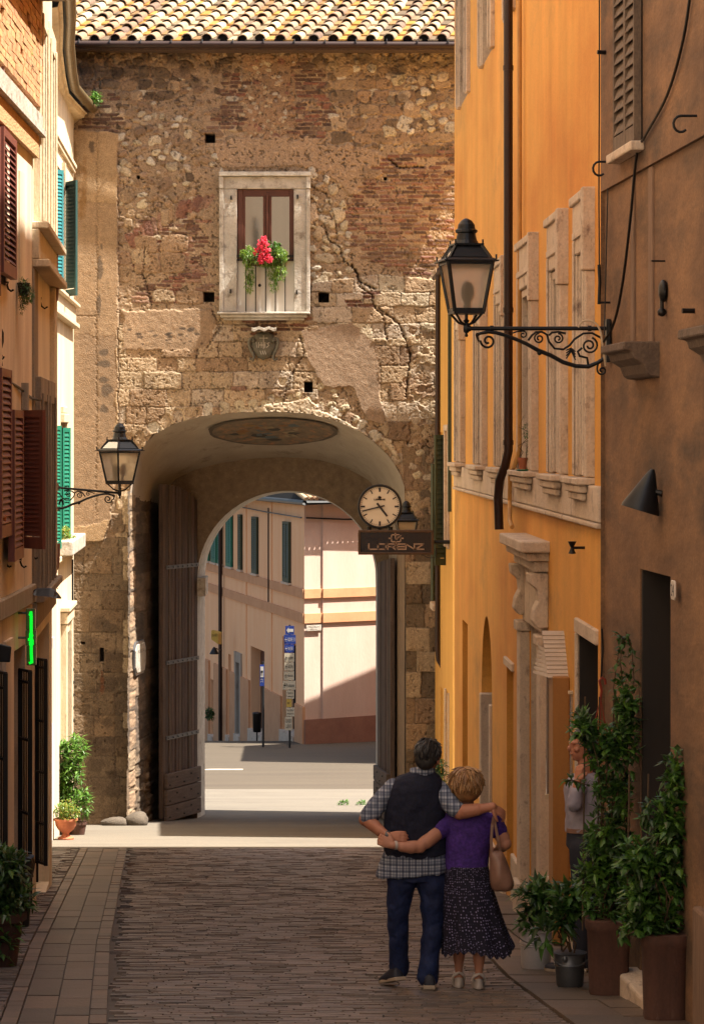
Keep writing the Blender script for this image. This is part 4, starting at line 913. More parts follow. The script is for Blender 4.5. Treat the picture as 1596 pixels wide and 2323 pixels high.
mb = MB(FB.T); mb.box(19.70, 19.755, -.41, -.01, zg(19.7) + .05, 5.81); mb.build('door_reveal', M['innerdark'], bh)
M['plumjamb'] = mat('plum_painted_panel', (.14, .065, .075), (.10, .05, .055), scale=3, rough=.7)
mb = MB(FB.T); mb.box(18.62, 18.66, -.36, -.05, zg(19) + .05, 5.8); mb.build('door_frame', M['plumjamb'], bh)
mb = MB(FB.T); mb.box(18.5, 19.9, -.3, .16, zg(18.6) - .25, zg(18.6) + .06); mb.build('door_step', M['travertine'], bh, bev=.02)
mb = MB(FB.T); mb.box(15, 17.6, -.02, .05, zg(18) - .7, zg(18) + .80); mb.build('plinth', M['fadedstrip'], bh, bev=.02)
M['numwhite'] = mat('enamel_number_plate', (.62, .55, .50), (.5, .44, .40), scale=6, rough=.4); M['numblue'] = mat('blue_black_numerals', (.02, .02, .05), rough=.5)
dd = 18.28; zc = zy(1338, dd)
npl = thing('house_number_plate', 'white house number plate reading 24 beside the dark doorway', 'number plate', FB.T(dd, .01, zc))
hw, hh, c_ = .075, .062, .02
pl = [(-hw + c_, -hh), (hw - c_, -hh), (hw, -hh + c_), (hw, hh - c_), (hw - c_, hh), (-hw + c_, hh), (-hw, hh - c_), (-hw, -hh + c_)]
TN = lambda x, y, z: FB.T(dd - x, y, zc + z)
mb = MB(TN); mb.prism([(a_, b_) for a_, b_ in pl], .034, .046); mb.build('plate', M['numwhite'], npl, bev=.004)
mb = MB(TN); text_mesh(mb, '24', 0, 0, .075, .095, out=.048); mb.build('numerals', M['numblue'], npl)
# cone lamp
cl = thing('cone_wall_lamp', 'dark metal cone wall lamp on the brown house', 'lamp', P(1484, 1120, 18.95))
ap = P(1479, 1064, 18.95); bc = P(1450, 1158, 18.95); ax = (bc - ap); Lc = ax.length; ax.normalize(); u = Vector((0, 1, 0)); u = (u - ax * u.dot(ax)).normalized(); v_ = ax.cross(u)
mb = MB(); rr = [(.012, 0), (.03, .03), (.128, Lc - .02), (.13, Lc), (.124, Lc), (.02, .06)]; rings = []
for r_, s_ in rr:
    rings.append([ap + ax * (s_ + 0.030 * math.cos(a_) * 0) + (u * math.sin(a_) + v_ * math.cos(a_)) * r_ for a_ in np.linspace(0, 2 * math.pi, 33)[:-1]])
mb.loft(rings); mb.build('shade', M['lampmetal'], cl, smooth=True)
mb = MB(); q = FB.T(18.9, 0, zy(1120, 18.9)); mb.tube([q, ap + ax * .14], .02, 8); mb.build('wall_arm', M['iron'], cl)
# iron fittings and cables on the brown house
def hook(name, x, y, L_, F=FB, flip=1, label='', sz=.05, xe=None):
    dd = F.d(x); a_ = Vector(F.T(dd, 0, F.z(x, y))); 
    tip = Vector(F.T(dd, L_, F.z(x, y))); pts = [a_, tip]
    for t in np.linspace(0, 1, 9): an = -math.pi / 2 + math.pi * 1.25 * t; pts.append(tip + Vector((-flip * sz * math.cos(an) * .9, 0, -sz - sz * math.sin(an))))
    mb = MB(); mb.tube(pts, .009, 6); tag(mb.build(name, M['iron'], smooth=True), label, 'hook')
hook('iron_hook', 1408, 367, .16, label='black iron hook below the grey shutter window', flip=1); hook('iron_hook', 1590, 263, .13, label='black iron hook high on the brown wall at the right edge')
for (x0, x1, y, lab) in [(1353, 1382, 119, 'thick iron rod sticking out at the corner of the brown house'), (1475, 1507, 592, 'thin iron staple on the brown wall above the medallion'), (1545, 1574, 705, 'short dark pipe stub on the brown wall')]:
    dd = FB.d(x1); mb = MB(); a_ = Vector(FB.T(dd, 0, FB.z(x1, y))); mb.tube([a_, a_ + Vector(((x0 - x1) * dd / FPX, -.02, .0))], .016 if y != 592 else .006, 8)
    tag(mb.build('iron_rod', M['iron'], smooth=True), lab, 'rod')
dd = FB.d(1510); md = thing('wall_medallion', 'dark round iron medallion with a hanging drop on the brown wall', 'ornament', FB.T(dd, .02, zy(665, dd)))
mb = MB(); mb.sphere(FB.T(dd, .02, zy(660, dd)), .075, 14, 8, .45, 1, 1.0); mb.build('boss', M['iron'], md, smooth=True)
mb = MB(); mb.tube([FB.T(dd, .03, zy(680, dd)), FB.T(dd, .03, zy(700, dd))], .014, 6); mb.sphere(FB.T(dd, .03, zy(708, dd)), .03, 8, 6); mb.build('drop', M['iron'], md, smooth=True)
def cable(name, pts, r, m, label, cat='cable'):
    """smooth cable through points (x, y, d)"""
    P_ = [P(*q) for q in pts]; out = []
    for i in range(len(P_) - 1):
        p0, p1, p2, p3 = P_[max(i - 1, 0)], P_[i], P_[i + 1], P_[min(i + 2, len(P_) - 1)]
        for t in np.linspace(0, 1, 7)[:-1]:
            out.append(.5 * ((2 * p1) + (p2 - p0) * t + (2 * p0 - 5 * p1 + 4 * p2 - p3) * t * t + (3 * p1 - p0 - 3 * p2 + p3) * t ** 3))
    out.append(P_[-1]); mb = MB(); mb.tube(out, r, 6)
    return tag(mb.build(name, m, smooth=True), label, cat)
fbd = lambda x, o=.05: (FB.a - o) / ((x - CX) / FPX - FB.b)
cable('cable', [(1566, -30, fbd(1566)), (1548, 90, fbd(1548)), (1512, 215, fbd(1512)), (1462, 308, fbd(1462)), (1443, 350, fbd(1443)), (1428, 500, fbd(1428)), (1411, 640, fbd(1411)), (1392, 730, fbd(1392)), (1368, 775, 20.9)], .010, M['iron'], 'thick dark cable drooping down the brown house to the lantern')
cable('cable', [(1358, -20, 21.1), (1358, 200, 21.1), (1357, 420, 21.1), (1358, 600, 21.1)], .006, M['iron'], 'thin straight wire hanging down beside the corner of the ochre house')
cable('cable', [(1378, 390, 21.0), (1374, 560, 21.0), (1371, 690, 21.0), (1369, 760, 20.9)], .005, M['iron'], 'thin dark wire running down the corner of the brown house')
mb = MB(); dd = 21.05; mb.tube([P(1383, 686, dd), P(1356, 686, dd)], .009, 6); mb.tube([P(1357, 690, dd), P(1359, 640, dd), P(1357, 600, dd)], .013, 6); tag(mb.build('turnbuckle', M['iron'], smooth=True), 'black turnbuckle and pin anchoring the wire beside the lantern arm', 'fitting')
# red hanging hook
M['redhook'] = mat('red_plastic_hook', (.28, .035, .02), (.2, .025, .015), rough=.45)
dd = 21.05; rhk = thing('hanging_basket_hook', 'red hook with wires hanging from a rusty chain at the corner of the ochre house', 'hook', P(1362, 1560, dd))
mb = MB(); mb.tube([P(1364, 1425, dd), P(1366, 1470, dd), P(1362, 1540, dd)], .007, 5); mb.build('chain', M['iron'], rhk)
mb = MB(); mb.tube([P(1372, 1552, dd), P(1371, 1541, dd), P(1364, 1536, dd), P(1358, 1544, dd), P(1361, 1556, dd), P(1363, 1566, dd), P(1361, 1584, dd)], .010, 6); mb.build('hook', M['redhook'], rhk, smooth=True)
mb = MB()
for xe in (1342, 1360, 1374): mb.tube([P(1361, 1583, dd), P(xe, 1660, dd)], .004, 5)
mb.build('wires', M['redhook'], rhk)

# ------------------------------------------------------------------ low pale house between the ochre house and the gate
FLH = Facade(2.459, -0.0205, -1)
lh = thing('low_house', 'low pale ochre house squeezed between the tall ochre house and the gatehouse', 'house', (FLH.a + FLH.b * 47, 47, zg(47)))
mb = MB(); FLH.wall(mb, 44.2, 49.7, zg(50) - .4, 9.55, [(45.2, 46.1, 5.0, 6.85, .2), (47.4, 48.3, 5.0, 6.85, .2), (45.3, 46.1, zg(46), 2.7, .2), (47.2, 48.0, zg(48), 2.6, .2)])
a_ = FLH.T(44.2, 0, 0); b_ = FLH.T(49.7, 0, 0)
mb.quad((a_[0], 44.2, -.4), (8, 44.2, -.4), (8, 44.2, 9.55), (a_[0], 44.2, 9.55)).quad((b_[0], 49.7, -.4), (8, 49.7, -.4), (8, 49.7, 9.55), (b_[0], 49.7, 9.55)).quad((a_[0] - .02, 44.15, 9.56), (8, 44.15, 10.6), (8, 49.75, 10.6), (b_[0] - .02, 49.75, 9.56))
mb.build('wall', M['lowhouse'], lh)
for (x0, x1, y0, y1, dd, n_, lab) in [(984, 1010, 1282, 986, 46.2, 24, 0), (976.5, 984, 1362, 1052, 48.5, 24, 0)]:
    shutter('shutter', lh, M['darkgreen'], (xx(x0, dd), dd), (xx(x1, dd), dd + .08), zy(y0, dd), zy(y1, dd), n=n_, frame=.03, thick=.04)
mb = MB(FLH.T); mb.box(48.3, 49.2, -.02, .12, zy(1382, 48.8), zy(1366, 48.8)); mb.build('sill', M['travertine'], lh, bev=.02)
mb = MB(FLH.T); mb.box(45.1, 45.2, -.02, .04, 5.0, 6.95); mb.box(46.1, 46.2, -.02, .04, 5.0, 6.95); mb.box(45.1, 46.2, -.02, .045, 6.86, 6.96); mb.build('window_surround', M['travertine'], lh, bev=.01); mb = MB(FLH.T); mb.box(45.2, 45.3, -.1, .03, zg(46), 2.72); mb.box(46.1, 46.2, -.1, .03, zg(46), 2.72); mb.build('door_surround', M['travertine'], lh, bev=.01)
mb = MB(); dd = 48.0; mb.tube([P(1022, 604, dd), P(1004, 603, dd), P(996, 612, dd), P(993, 640, dd), P(992, 1000, dd), P(992, 1470, dd), P(994, 1496, dd), P(1003, 1512, dd)], .047, 10); mb.build('drainpipe', M['pipe'], lh, smooth=True)
mb = MB(); mb.tube([(FLH.T(44.3, .04, 9.5)), (FLH.T(49.4, .04, 9.5))], .035, 8); mb.build('gutter', M['pipe'], lh, smooth=True)
mb = MB(FLH.T); mb.box(44.6, 44.75, .0, .05, 5.6, 9.2); mb.build('green_post', M['darkgreen'], lh)
# ------------------------------------------------------------------ pink house beyond the gate
M['pinkwall'] = mat('pale_pink_plaster', (.66, .51, .43), (.60, .44, .36), scale=1.1, stretch=(2, 2, .5), rough=.88, bump=.2, bscale=12, fine=.05)
M['peach'] = mat('peach_plaster', (.94, .58, .33), (.88, .48, .25), scale=1.0, stretch=(2, 2, .4), rough=.88, bump=.2, bscale=12, fine=.05, spots=(.62, .38, .24), spot_amt=.3, spot_scale=1.0)
M['orangeband'] = mat('orange_plaster_band', (.66, .36, .19), (.56, .28, .14), scale=2, rough=.88, fine=.08)
M['brownsocle'] = mat('brown_socle', (.33, .165, .115), (.24, .12, .085), scale=2, rough=.9, fine=.1)
FP = Facade(14.71, -0.204, -1)
ph = thing('pink_house', 'pale pink corner house with orange bands seen through the archway', 'house', (-1.304, 78.5, zg(78.5)))
zgb = zg(105) - .5
mb = MB(); FP.wall(mb, 78.5, 105, zgb - 1, 5.35, [(FP.d(671), FP.d(641), zgb, zy(1452, 80), .4), (FP.d(600), FP.d(569), zgb, zy(1482, 84), .4), (FP.d(548), FP.d(537), zgb, zy(1500, 88), .4), (FP.d(524), FP.d(518), zgb, zy(1490, 90), .3), (FP.d(487), FP.d(478), zgb, zy(1545, 94), .3)])
mb.build('side_wall', M['peach'], ph)
fx, fy = .82, .572
TF = lambda s_, o, z: (-1.304 + fx * s_ + fy * o, 78.5 + fy * s_ - fx * o, z)
mb = MB(TF); mb.add([(0, 0, zgb), (3.4, 0, zgb), (3.4, 0, 5.35), (0, 0, 5.35)], [(0, 1, 2, 3)]); mb.box(.58, 3.4, -.1, .055, zgb, 5.34); mb.build('front_wall', M['pinkwall'], ph)
for (za, zb_) in ((2.39, 2.64), (1.71, 1.97)):
    mb = MB(FP.T); mb.box(78.46, 105, -.02, .05, za, zb_); mb.build('band', M['orangeband'], ph)
    mb = MB(TF); mb.box(-.03, .55, -.02, .06, za, zb_); mb.box(.552, 3.4, -.02, .11, za, zb_); mb.build('band', M['orangeband'], ph)
mb = MB(TF); mb.box(-.02, 3.4, -.02, .075, zgb, zy(1632, 78.5)); mb.build('socle', M['brownsocle'], ph)
mb = MB(FP.T)
zt = zy(1592, 80)
for a_, b_ in ((78.48, FP.d(672)), (FP.d(640), FP.d(601)), (FP.d(568), FP.d(549)), (FP.d(536), FP.d(525)), (FP.d(517), FP.d(488)), (FP.d(477), 104)):
    mb = MB(FP.T); mb.box(a_, b_, -.02, .06, zgb - .8, zt); mb.build('socle', M['orangeband'], ph)
for (x0, x1) in ((646, 660), (575.5, 586.5), (544.5, 550.5), (517, 529), (498, 505.5), (483, 494), (471, 477)):
    d0, d1 = FP.d(x1), FP.d(x0); dm = (d0 + d1) / 2
    w_ = MB(FP.T); w_.box(d0 - .02, d1 + .02, -.02, .012, 2.72, 4.42); wn = w_.build('window', M['deep'], ph)
    a_, b_, c_ = FP.T(d1, .02, 0), FP.T(dm, .02, 0), FP.T(d0, .02, 0)
    m_ = M['darkgreen'] if x0 > 540 else M['green']
    shutter('shutter', wn, m_, a_, b_, 2.72, 4.42, n=26, frame=.05, thick=.06); shutter('shutter', wn, m_, b_, c_, 2.72, 4.42, n=26, frame=.05, thick=.06)
    s_ = MB(FP.T); s_.box(d0 - .1, d1 + .1, -.02, .10, 2.655, 2.715); s_.build('sill', M['travertine'], wn)
mb = MB(); dd = FP.d(508); mb.tube([FP.T(dd, .12, 5.3), FP.T(dd, .12, zgb)], .06, 8); mb.build('drainpipe', M['pipe'], ph, smooth=True)
for xk in (559, 616.5):
    mb = MB(FP.T); dd = FP.d(xk); mb.box(dd - .10, dd + .10, -.02, .035, zt, 5.3); mb.build('pilaster_strip', M['peach'], ph)
mb = MB(); dd = FP.d(614); mb.tube([FP.T(dd, .07, 4.75), FP.T(dd, .07, 2.0)], .025, 6); mb.build('cable', M['iron'], ph)
mb = MB(); mb.tube([FP.T(90, .1, 4.68), FP.T(84, .08, 4.62), FP.T(78.5, .08, 4.60)], .02, 6); mb.tube([TF(0, .1, 4.60), TF(1.2, .14, 4.54), TF(3, .14, 4.52)], .025, 6); mb.build('cable', M['iron'], ph)
for (xa, xb, yt, m_) in ((641, 671, 1452, 'deep'), (569, 600, 1482, 'brownwood'), (537, 548, 1500, 'deep'), (518, 524, 1490, 'innerdark'), (478, 487, 1545, 'innerdark')):
    mb = MB(FP.T); mb.box(FP.d(xb) + .02, FP.d(xa) - .02, -.38, -.30, zgb, zy(yt, 84)); mb.build('door', M[m_], ph)
    mb = MB(FP.T); mb.box(FP.d(xb) - .05, FP.d(xa) + .05, -.3, .1, zgb, zg(FP.d(xb)) + .14); mb.build('door_step', M['travertine'], ph)
mb = MB(FP.T); a_, b_ = FP.d(549.5), FP.d(534.5)
mb.box(a_, a_ + .3, -.1, .05, zgb, zy(1510, 88)); mb.box(b_ - .3, b_, -.1, .05, zgb, zy(1510, 88)); mb.box(a_, b_, -.1, .055, zy(1510, 88), zy(1487, 88)); mb.build('door_surround', M['vault'], ph)
mb = MB(); zr = 5.02
mb.add([(-1.3, 77.95, zr + .06), TF(-.3, .5, zr + .06), TF(3.6, .5, zr + .06), TF(3.6, -6, zr + 2.6), (-3, 90, zr + 2.6), FP.T(105, 1.0, zr + .06)], [(0, 1, 2, 3, 4, 5)])
mb.add([TF(-.3, .48, zr), TF(3.6, .48, zr), TF(3.6, 0, zr + .1), TF(0, 0, zr + .1), FP.T(105, 0, zr + .1), FP.T(105, .95, zr)], [(0, 1, 2, 3), (0, 3, 4, 5)])
rf = mb.build('roof', M['tile'], ph)
mb = MB(); g = random.Random(2)
for k in range(22):
    mb.col = g.choice(TC); s_ = -.3 + k * .17; mb.tube([TF(s_, .55, zr + .10), TF(s_, -1, zr + .75)], .07, 8)
mb.build('roof_tiles', M['tile'], rf, smooth=True)
mb = MB(); mb.tube([FP.T(104, 1.02, zr), TF(-.35, .54, zr), TF(3.6, .54, zr)], .07, 8); mb.build('gutter', M['gunmetal'], rf, smooth=True)
mb = MB(TF); mb.box(.02, .52, .056, .07, zy(1431, 78.5), zy(1418, 78.5)); pl = mb.build('street_name_plate', M['marble'], ph, bev=.005)
mb = MB(TF); text_mesh(mb, 'VIA DELLA', .27, zy(1422, 78.5), .045, .34, out=.072); text_mesh(mb, 'RENA', .27, zy(1427.5, 78.5), .04, .2, out=.072); mb.build('plate_lettering', M['engrave'], pl)
# unseen house added beyond the gate, shaped to shade the far road and wall
oh = thing('unseen_side_house', 'plain peach house added unseen beyond the gate at the right to shade the far wall', 'house', (6, 76, zg(76)))
mb = MB(); ft = [(1.9, 76.48), (9.0, 82.94), (12, 74), (1.9, 70.2)]; zt_ = 8.05
for i in range(4): a_, b_ = ft[i], ft[(i + 1) % 4]; mb.quad((*a_, -2), (*b_, -2), (*b_, zt_), (*a_, zt_))
mb.build('wall', M['peach'], oh)
mb = MB(); mb.add([(*q, zt_ + .02) for q in ft], [(0, 1, 2, 3)]); mb.build('roof', M['tile'], oh)

# sign post with direction signs
M['signblue'] = mat('blue_sign', (.020, .055, .30), (.016, .045, .25), scale=5, rough=.4); M['signwhite'] = mat('white_sign', (.66, .60, .46), (.58, .52, .38), scale=6, rough=.45)
M['signyellow'] = mat('yellow_sign', (.66, .47, .10), (.55, .38, .08), scale=6, rough=.45); M['ink'] = mat('sign_black', (.02, .02, .025), rough=.5); M['paper'] = mat('sign_white', (.72, .70, .64), rough=.45)
D_ = 76.8
sp_ = thing('direction_sign_post', 'post stacked with blue and white direction signs in front of the pink house', 'sign post', (xx(657, D_), D_ + .05, zg(D_)))
mb = MB(); mb.tube([(xx(657, D_), D_ + .05, zg(D_) - .05), (xx(657, D_), D_ + .05, zy(1417, D_))], .03, 8); mb.build('post', M['gunmetal'], sp_, smooth=True)
k_ = .2318
SG = [(885, 970, 1110, 1195, 'b', None, 'arrow'), (872, 985, 1198, 1285, 'b', 'GIOVE 13', 'thin'), (875, 970, 1290, 1370, 'b', 'PENNA IN TEVERINA 12', 'thin'), (875, 972, 1376, 1460, 'w', 'carabinieri', 'thin'), (875, 968, 1466, 1546, 'w', 'GIUDICE DI PACE', 'thin'),
      (870, 970, 1555, 1640, 'w', 'polizia locale', 'thin'), (860, 982, 1646, 1733, 'w', 'Protezione', 'bold'), (893, 970, 1740, 1820, 'w', 'Centro\nCommerciale', None), (895, 945, 1825, 1902, 'y', None, None), (893, 973, 1908, 1993, 'w', 'Polo Idrico\nIntegrato', None), (880, 950, 1998, 2130, 'w', 'SERVIZIO\nCLIENTI', None)]
for (x0, x1, y0, y1, c_, tx, ar_) in SG:
    X0, X1, Z0_, Z1_ = xx(442.2 + x0 * k_, D_), xx(442.2 + x1 * k_, D_), zy(1162 + y1 * k_, D_), zy(1162 + y0 * k_, D_)
    mb = MB(); mb.box(X0, X1, D_ - .03, D_, Z0_, Z1_); pn = mb.build('sign_panel', M[{'b': 'signblue', 'w': 'signwhite', 'y': 'signyellow'}[c_]], sp_)
    mk = MB(); w_, h_ = X1 - X0, Z1_ - Z0_; zc = (Z0_ + Z1_) / 2
    if ar_ == 'arrow':
        mk.add([(X0 + .03, D_ - .033, zc), (X0 + w_ * .38, D_ - .033, zc + h_ * .36), (X0 + w_ * .38, D_ - .033, zc - h_ * .36)], [(0, 1, 2)]); mk.quad((X0 + w_ * .38, D_ - .033, zc - h_ * .17), (X1 - .02, D_ - .033, zc - h_ * .17), (X1 - .02, D_ - .033, zc + h_ * .17), (X0 + w_ * .38, D_ - .033, zc + h_ * .17))
    elif ar_:
        t_ = .012 if ar_ == 'thin' else .03
        for sg in (-1, 1): mk.bar((X0 + .025, D_ - .034, zc), (X0 + .065, D_ - .034, zc + sg * h_ * .25), .004, t_, up=(0, 1, 0))
        mk.box(X0 + .025, X0 + .085, D_ - .036, D_ - .032, zc - t_ / 2, zc + t_ / 2)
    if tx:
        off = .09 if ar_ else .015
        lines = tx.split('\n')
        for i, ln in enumerate(lines): text_mesh(mk, ln, (X0 + off + X1 - .015) / 2, zc + (len(lines) - 1 - 2 * i) * h_ * .2, h_ * (.42 if len(lines) == 1 else .26), (w_ - off - .03), out=D_ - .034)
    if c_ == 'y': mk.box(X0 + .02, X1 - .05, D_ - .034, D_ - .031, zc - .01, zc + .01)
    mk.build('sign_lettering', M['paper'] if c_ == 'b' else M['ink'], pn)
# bus stop sign
D_ = 77.2
bs = thing('bus_stop_sign', 'blue bus stop sign on a dark post beside the doorway of the pink house', 'sign', (xx(597, D_), D_, zg(D_)))
mb = MB(); mb.tube([(xx(597, D_), D_, zg(D_) - .05), (xx(597, D_), D_, zy(1500, D_))], .032, 8); mb.build('post', M['gunmetal'], bs, smooth=True)
mb = MB(); mb.box(xx(589.5, D_), xx(599.5, D_), D_ - .07, D_ - .04, zy(1555, D_), zy(1507, D_)); pn = mb.build('panel', M['signblue'], bs)
mb = MB(); mb.box(xx(591, D_), xx(598, D_), D_ - .078, D_ - .071, zy(1535, D_), zy(1511, D_)); wp = mb.build('white_field', M['paper'], pn)
mb = MB(); mb.box(xx(592, D_), xx(597, D_), D_ - .084, D_ - .079, zy(1525, D_), zy(1520, D_)); text_mesh(mb, 'BUS', xx(594.5, D_), zy(1530, D_), .04, .06, out=D_ - .08); mb.build('bus_symbol', M['ink'], pn)
mb = MB(); text_mesh(mb, 'FERMATA', xx(594.5, D_), zy(1540, D_), .035, .08, out=D_ - .073); text_mesh(mb, 'AUTOBUS', xx(594.5, D_), zy(1545, D_), .035, .08, out=D_ - .073); mb.build('sign_lettering', M['paper'], pn)
# bin, box sign, cone lamp, hanging plant on the pink house
D_ = 80.5
tb = MB(); tb.lathe([(.10, 0), (.115, .02), (.125, .5), (.135, .52), (.12, .55), (.02, .57)], 14, (xx(583, D_), D_, zy(1660, D_))); tb.box(xx(583, D_) - .02, xx(583, D_) + .02, D_, D_ + .05, zg(D_), zy(1655, D_)); tag(tb.build('litter_bin', M['iron'], smooth=True), 'black litter bin in front of a doorway of the pink house', 'bin')
D_ = 90
bx = thing('box_sign', 'small yellow lit box sign projecting from the pink house', 'sign', P(491, 1445, D_))
mb = MB(); mb.add([P(479.5, 1430, D_), P(495, 1438, D_), P(495, 1461, D_), P(479.5, 1450, D_), P(484, 1428, D_ + .4), P(503, 1433, D_ + .4), P(503, 1461, D_ + .4)], [(0, 1, 2, 3), (0, 4, 5, 1), (1, 5, 6, 2)]); mb.mi = 0; mb.build('box', M['signyellow'], bx)
mb = MB(); q = P(487.5, 1444, D_); text_mesh(mb, 'PLANET', q.x, q.z + .05, .08, .17, out=D_ - .02); mb.build('sign_lettering', M['brownwood'], bx)
mb = MB(); mb.tube([P(486, 1469, 90), P(500, 1474, 91)], .02, 6); mb.lathe([(.01, .20), (.05, .16), (.15, -.02), (.14, -.03)], 16, P(486, 1481, 90)); tag(mb.build('cone_wall_lamp', M['iron'], smooth=True), 'small black cone lamp on the pink house under the yellow box sign', 'lamp')
# ------------------------------------------------------------------ left side of the street: three houses
FA = Facade(-2.871, -0.0097, 1); FBL = Facade(-1.50, -0.0583, 1); FC = Facade(-2.723, -0.0423, 1)
M['parapet'] = mat('sunny_orange_brick', (.58, .35, .17), (.44, .25, .12), scale=8, stretch=(1, 1, 3), rough=.9, bump=.7, bscale=14, spots=(.30, .13, .06), spot_amt=.32, spot_scale=7, fine=.12)
M['greyledge'] = mat('streaked_grey_ledge', (.40, .35, .27), (.26, .22, .17), scale=5, stretch=(3, 3, .4), rough=.9, bump=.3, fine=.1)
M['stainwall'] = mat('streaked_old_plaster', (.38, .31, .23), (.17, .13, .095), scale=3, stretch=(4, 4, .25), rough=.9, bump=.3, fine=.12)
sa = thing('salmon_house', 'salmon plaster house at the left edge with dark red shutters', 'house', (-3.1, 26, zg(26)))
mb = MB(); FA.wall(mb, -45, 28.2, zg(29) - .3, 19, [(24.0, 25.6, zg(25), 4.75, .4), (26.35, 27.55, zg(27), 4.75, .35), (15, 16.2, 9.0, 11.2, .2), (19.5, 20.7, 9.0, 11.2, .2)])
e = FA.T(28.2, 0, 0); f = FA.T(-45, 0, 0)
mb.quad((e[0], 28.2, 0), (-12, 28.2, 0), (-12, 28.2, 19), (e[0], 28.2, 19)).quad((e[0], 28.2, 19), (-12, 28.2, 19), (-12, -45, 19), (f[0], -45, 19)); mb.build('wall', M['salmon'], sa)
# brick parapet band between the ledge and the white string course
mb = MB(); g = random.Random(8)
z = 10.02; r = 0
while z < 11.05:
    d = 20 - .14 * (r % 2)
    while d < 28.6:
        o = g.uniform(.052, .062) - (.03 if g.random() < .05 else 0); k = g.uniform(.78, 1.12); mb.col = (k, k * g.uniform(.9, 1.05), k)
        mb.add([FA.T(*q) for q in [(d, .0, z), (d + .265, .0, z), (d + .265, o, z), (d, o, z), (d, 0, z + .062), (d + .265, 0, z + .062), (d + .265, o, z + .062), (d, o, z + .062)]], [(0, 3, 2, 1), (4, 5, 6, 7), (1, 2, 6, 5), (2, 3, 7, 6), (3, 0, 4, 7)])
        d += .275
    z += .070; r += 1
M['parapetv'] = mat('sunny_orange_bricks', (.60, .36, .17), (.46, .25, .12), scale=8, rough=.9, bump=.7, bscale=24, vcol=True, fine=.12); mb.build('brick_band', M['parapetv'], sa)
mb = MB(FA.T); mb.box(14, 28.6, -.02, .02, 9.95, 11.1); mb.build('brick_backing', M['parapet'], sa)
mb = MB(FA.T); mb.box(14, 28.7, -.02, .30, 11.10, 11.42); mb.build('ledge', M['greyledge'], sa, bev=.015)
mb = MB(FA.T); mb.box(14, 28.6, -.02, .07, 9.80, 9.948); mb.box(14, 28.6, -.02, .10, 9.72, 9.797); mb.build('string_course', M['marble'], sa, bev=.01)
mb = MB(FA.T); mb.box(14, 28.4, -.02, .05, 9.50, 9.717); mb.build('orange_frieze', M['parapet'], sa)
mb = MB(FA.T); mb.box(20, 28.15, -.02, .05, 5.12, 5.30); mb.build('fascia', M['greyledge'], sa, bev=.01)
mb = MB(); mb.tube([P(4, -20, 25.4), P(4, 430, 25.4)], .03, 8); mb.build('drainpipe', M['mauvepipe'], sa, smooth=True)
mb = MB(FA.T); mb.box(26.95, 27.35, -.02, .02, 8.1, 9.25); mb.build('blind_niche', M['cream'], sa, bev=.006)
def leafpx(name, par, m, x0, d0, x1, d1, ya, yb, n=24, face=1, **k):
    dm = (d0 + d1) / 2
    return shutter(name, par, m, (xx(x0, d0), d0), (xx(x1, d1), d1), zy(yb, dm), zy(ya, dm), n=n, face=face, **k)
# dark red shutters standing out from the wall
w1 = MB(FA.T); w1.box(25.3, 25.8, -.02, .01, 8.1, 9.5); wn = w1.build('window', M['deep'], sa)
def flat(d0, d1, z0, z1, par, n, F=FA, m='redwood'):
    p_, q_ = F.T(d1, .03, 0), F.T(d0, .05, 0); shutter('shutter', par, M[m], p_, q_, z0, z1, n=n, face=-1, frame=.09, thick=.06)
flat(24.75, 26.0, 8.16, 9.42, wn, 20); flat(23.4, 24.7, 7.95, 9.4, wn, 20)
w1 = MB(FA.T); w1.box(24.9, 25.2, -.02, .012, 5.7, 7.3); wn = w1.build('window', M['deep'], sa)
flat(24.6, 25.6, 5.86, 7.33, wn, 22); flat(25.62, 26.6, 5.62, 6.98, wn, 22); leafpx('shutter', wn, M['redwood'], 55, 27.3, 104, 27.0, 930, 1244, 26, frame=.05)
mb = MB(); mb.tube([P(52, 890, 26.9), P(52, 1035, 26.9)], .006, 5); mb.box(xx(49, 27.2), xx(64, 27.2), 27.2, 27.3, zy(930, 27.2), zy(868, 27.2)); mb.build('cable_box', M['greyledge'], sa)
mb = MB(FA.T); mb.box(25.65, 26.3, -.02, .03, zg(26) - .1, 4.9); mb.build('pier', M['salmon'], sa)
for a_, b_ in ((24.05, 25.55), (26.4, 27.5)):
    mb = MB(FA.T); mb.box(a_, b_, -.34, -.30, zg(26) - .2, 4.74); mb.build('shop_opening', M['deep'], sa)
w1 = MB(FA.T); w1.box(11, 12.6, -.02, .01, 11.2, 13.2); wn = w1.build('window', M['deep'], sa); s_ = MB(FA.T); s_.box(10.7, 11, -.02, .08, 11.1, 13.5); s_.box(12.6, 12.9, -.02, .08, 11.1, 13.5); s_.box(11, 12.6, -.02, .08, 13.2, 13.5); s_.build('stone_frame', M['marble'], wn)
p_, q_ = FA.T(12.5, .04, 0), FA.T(11.8, .04, 0); shutter('shutter', wn, M['teal'], p_, q_, 11.25, 13.15, n=20); p_, q_ = FA.T(11.78, .04, 0), FA.T(11.1, .04, 0); shutter('shutter', wn, M['teal'], p_, q_, 11.25, 13.15, n=20)

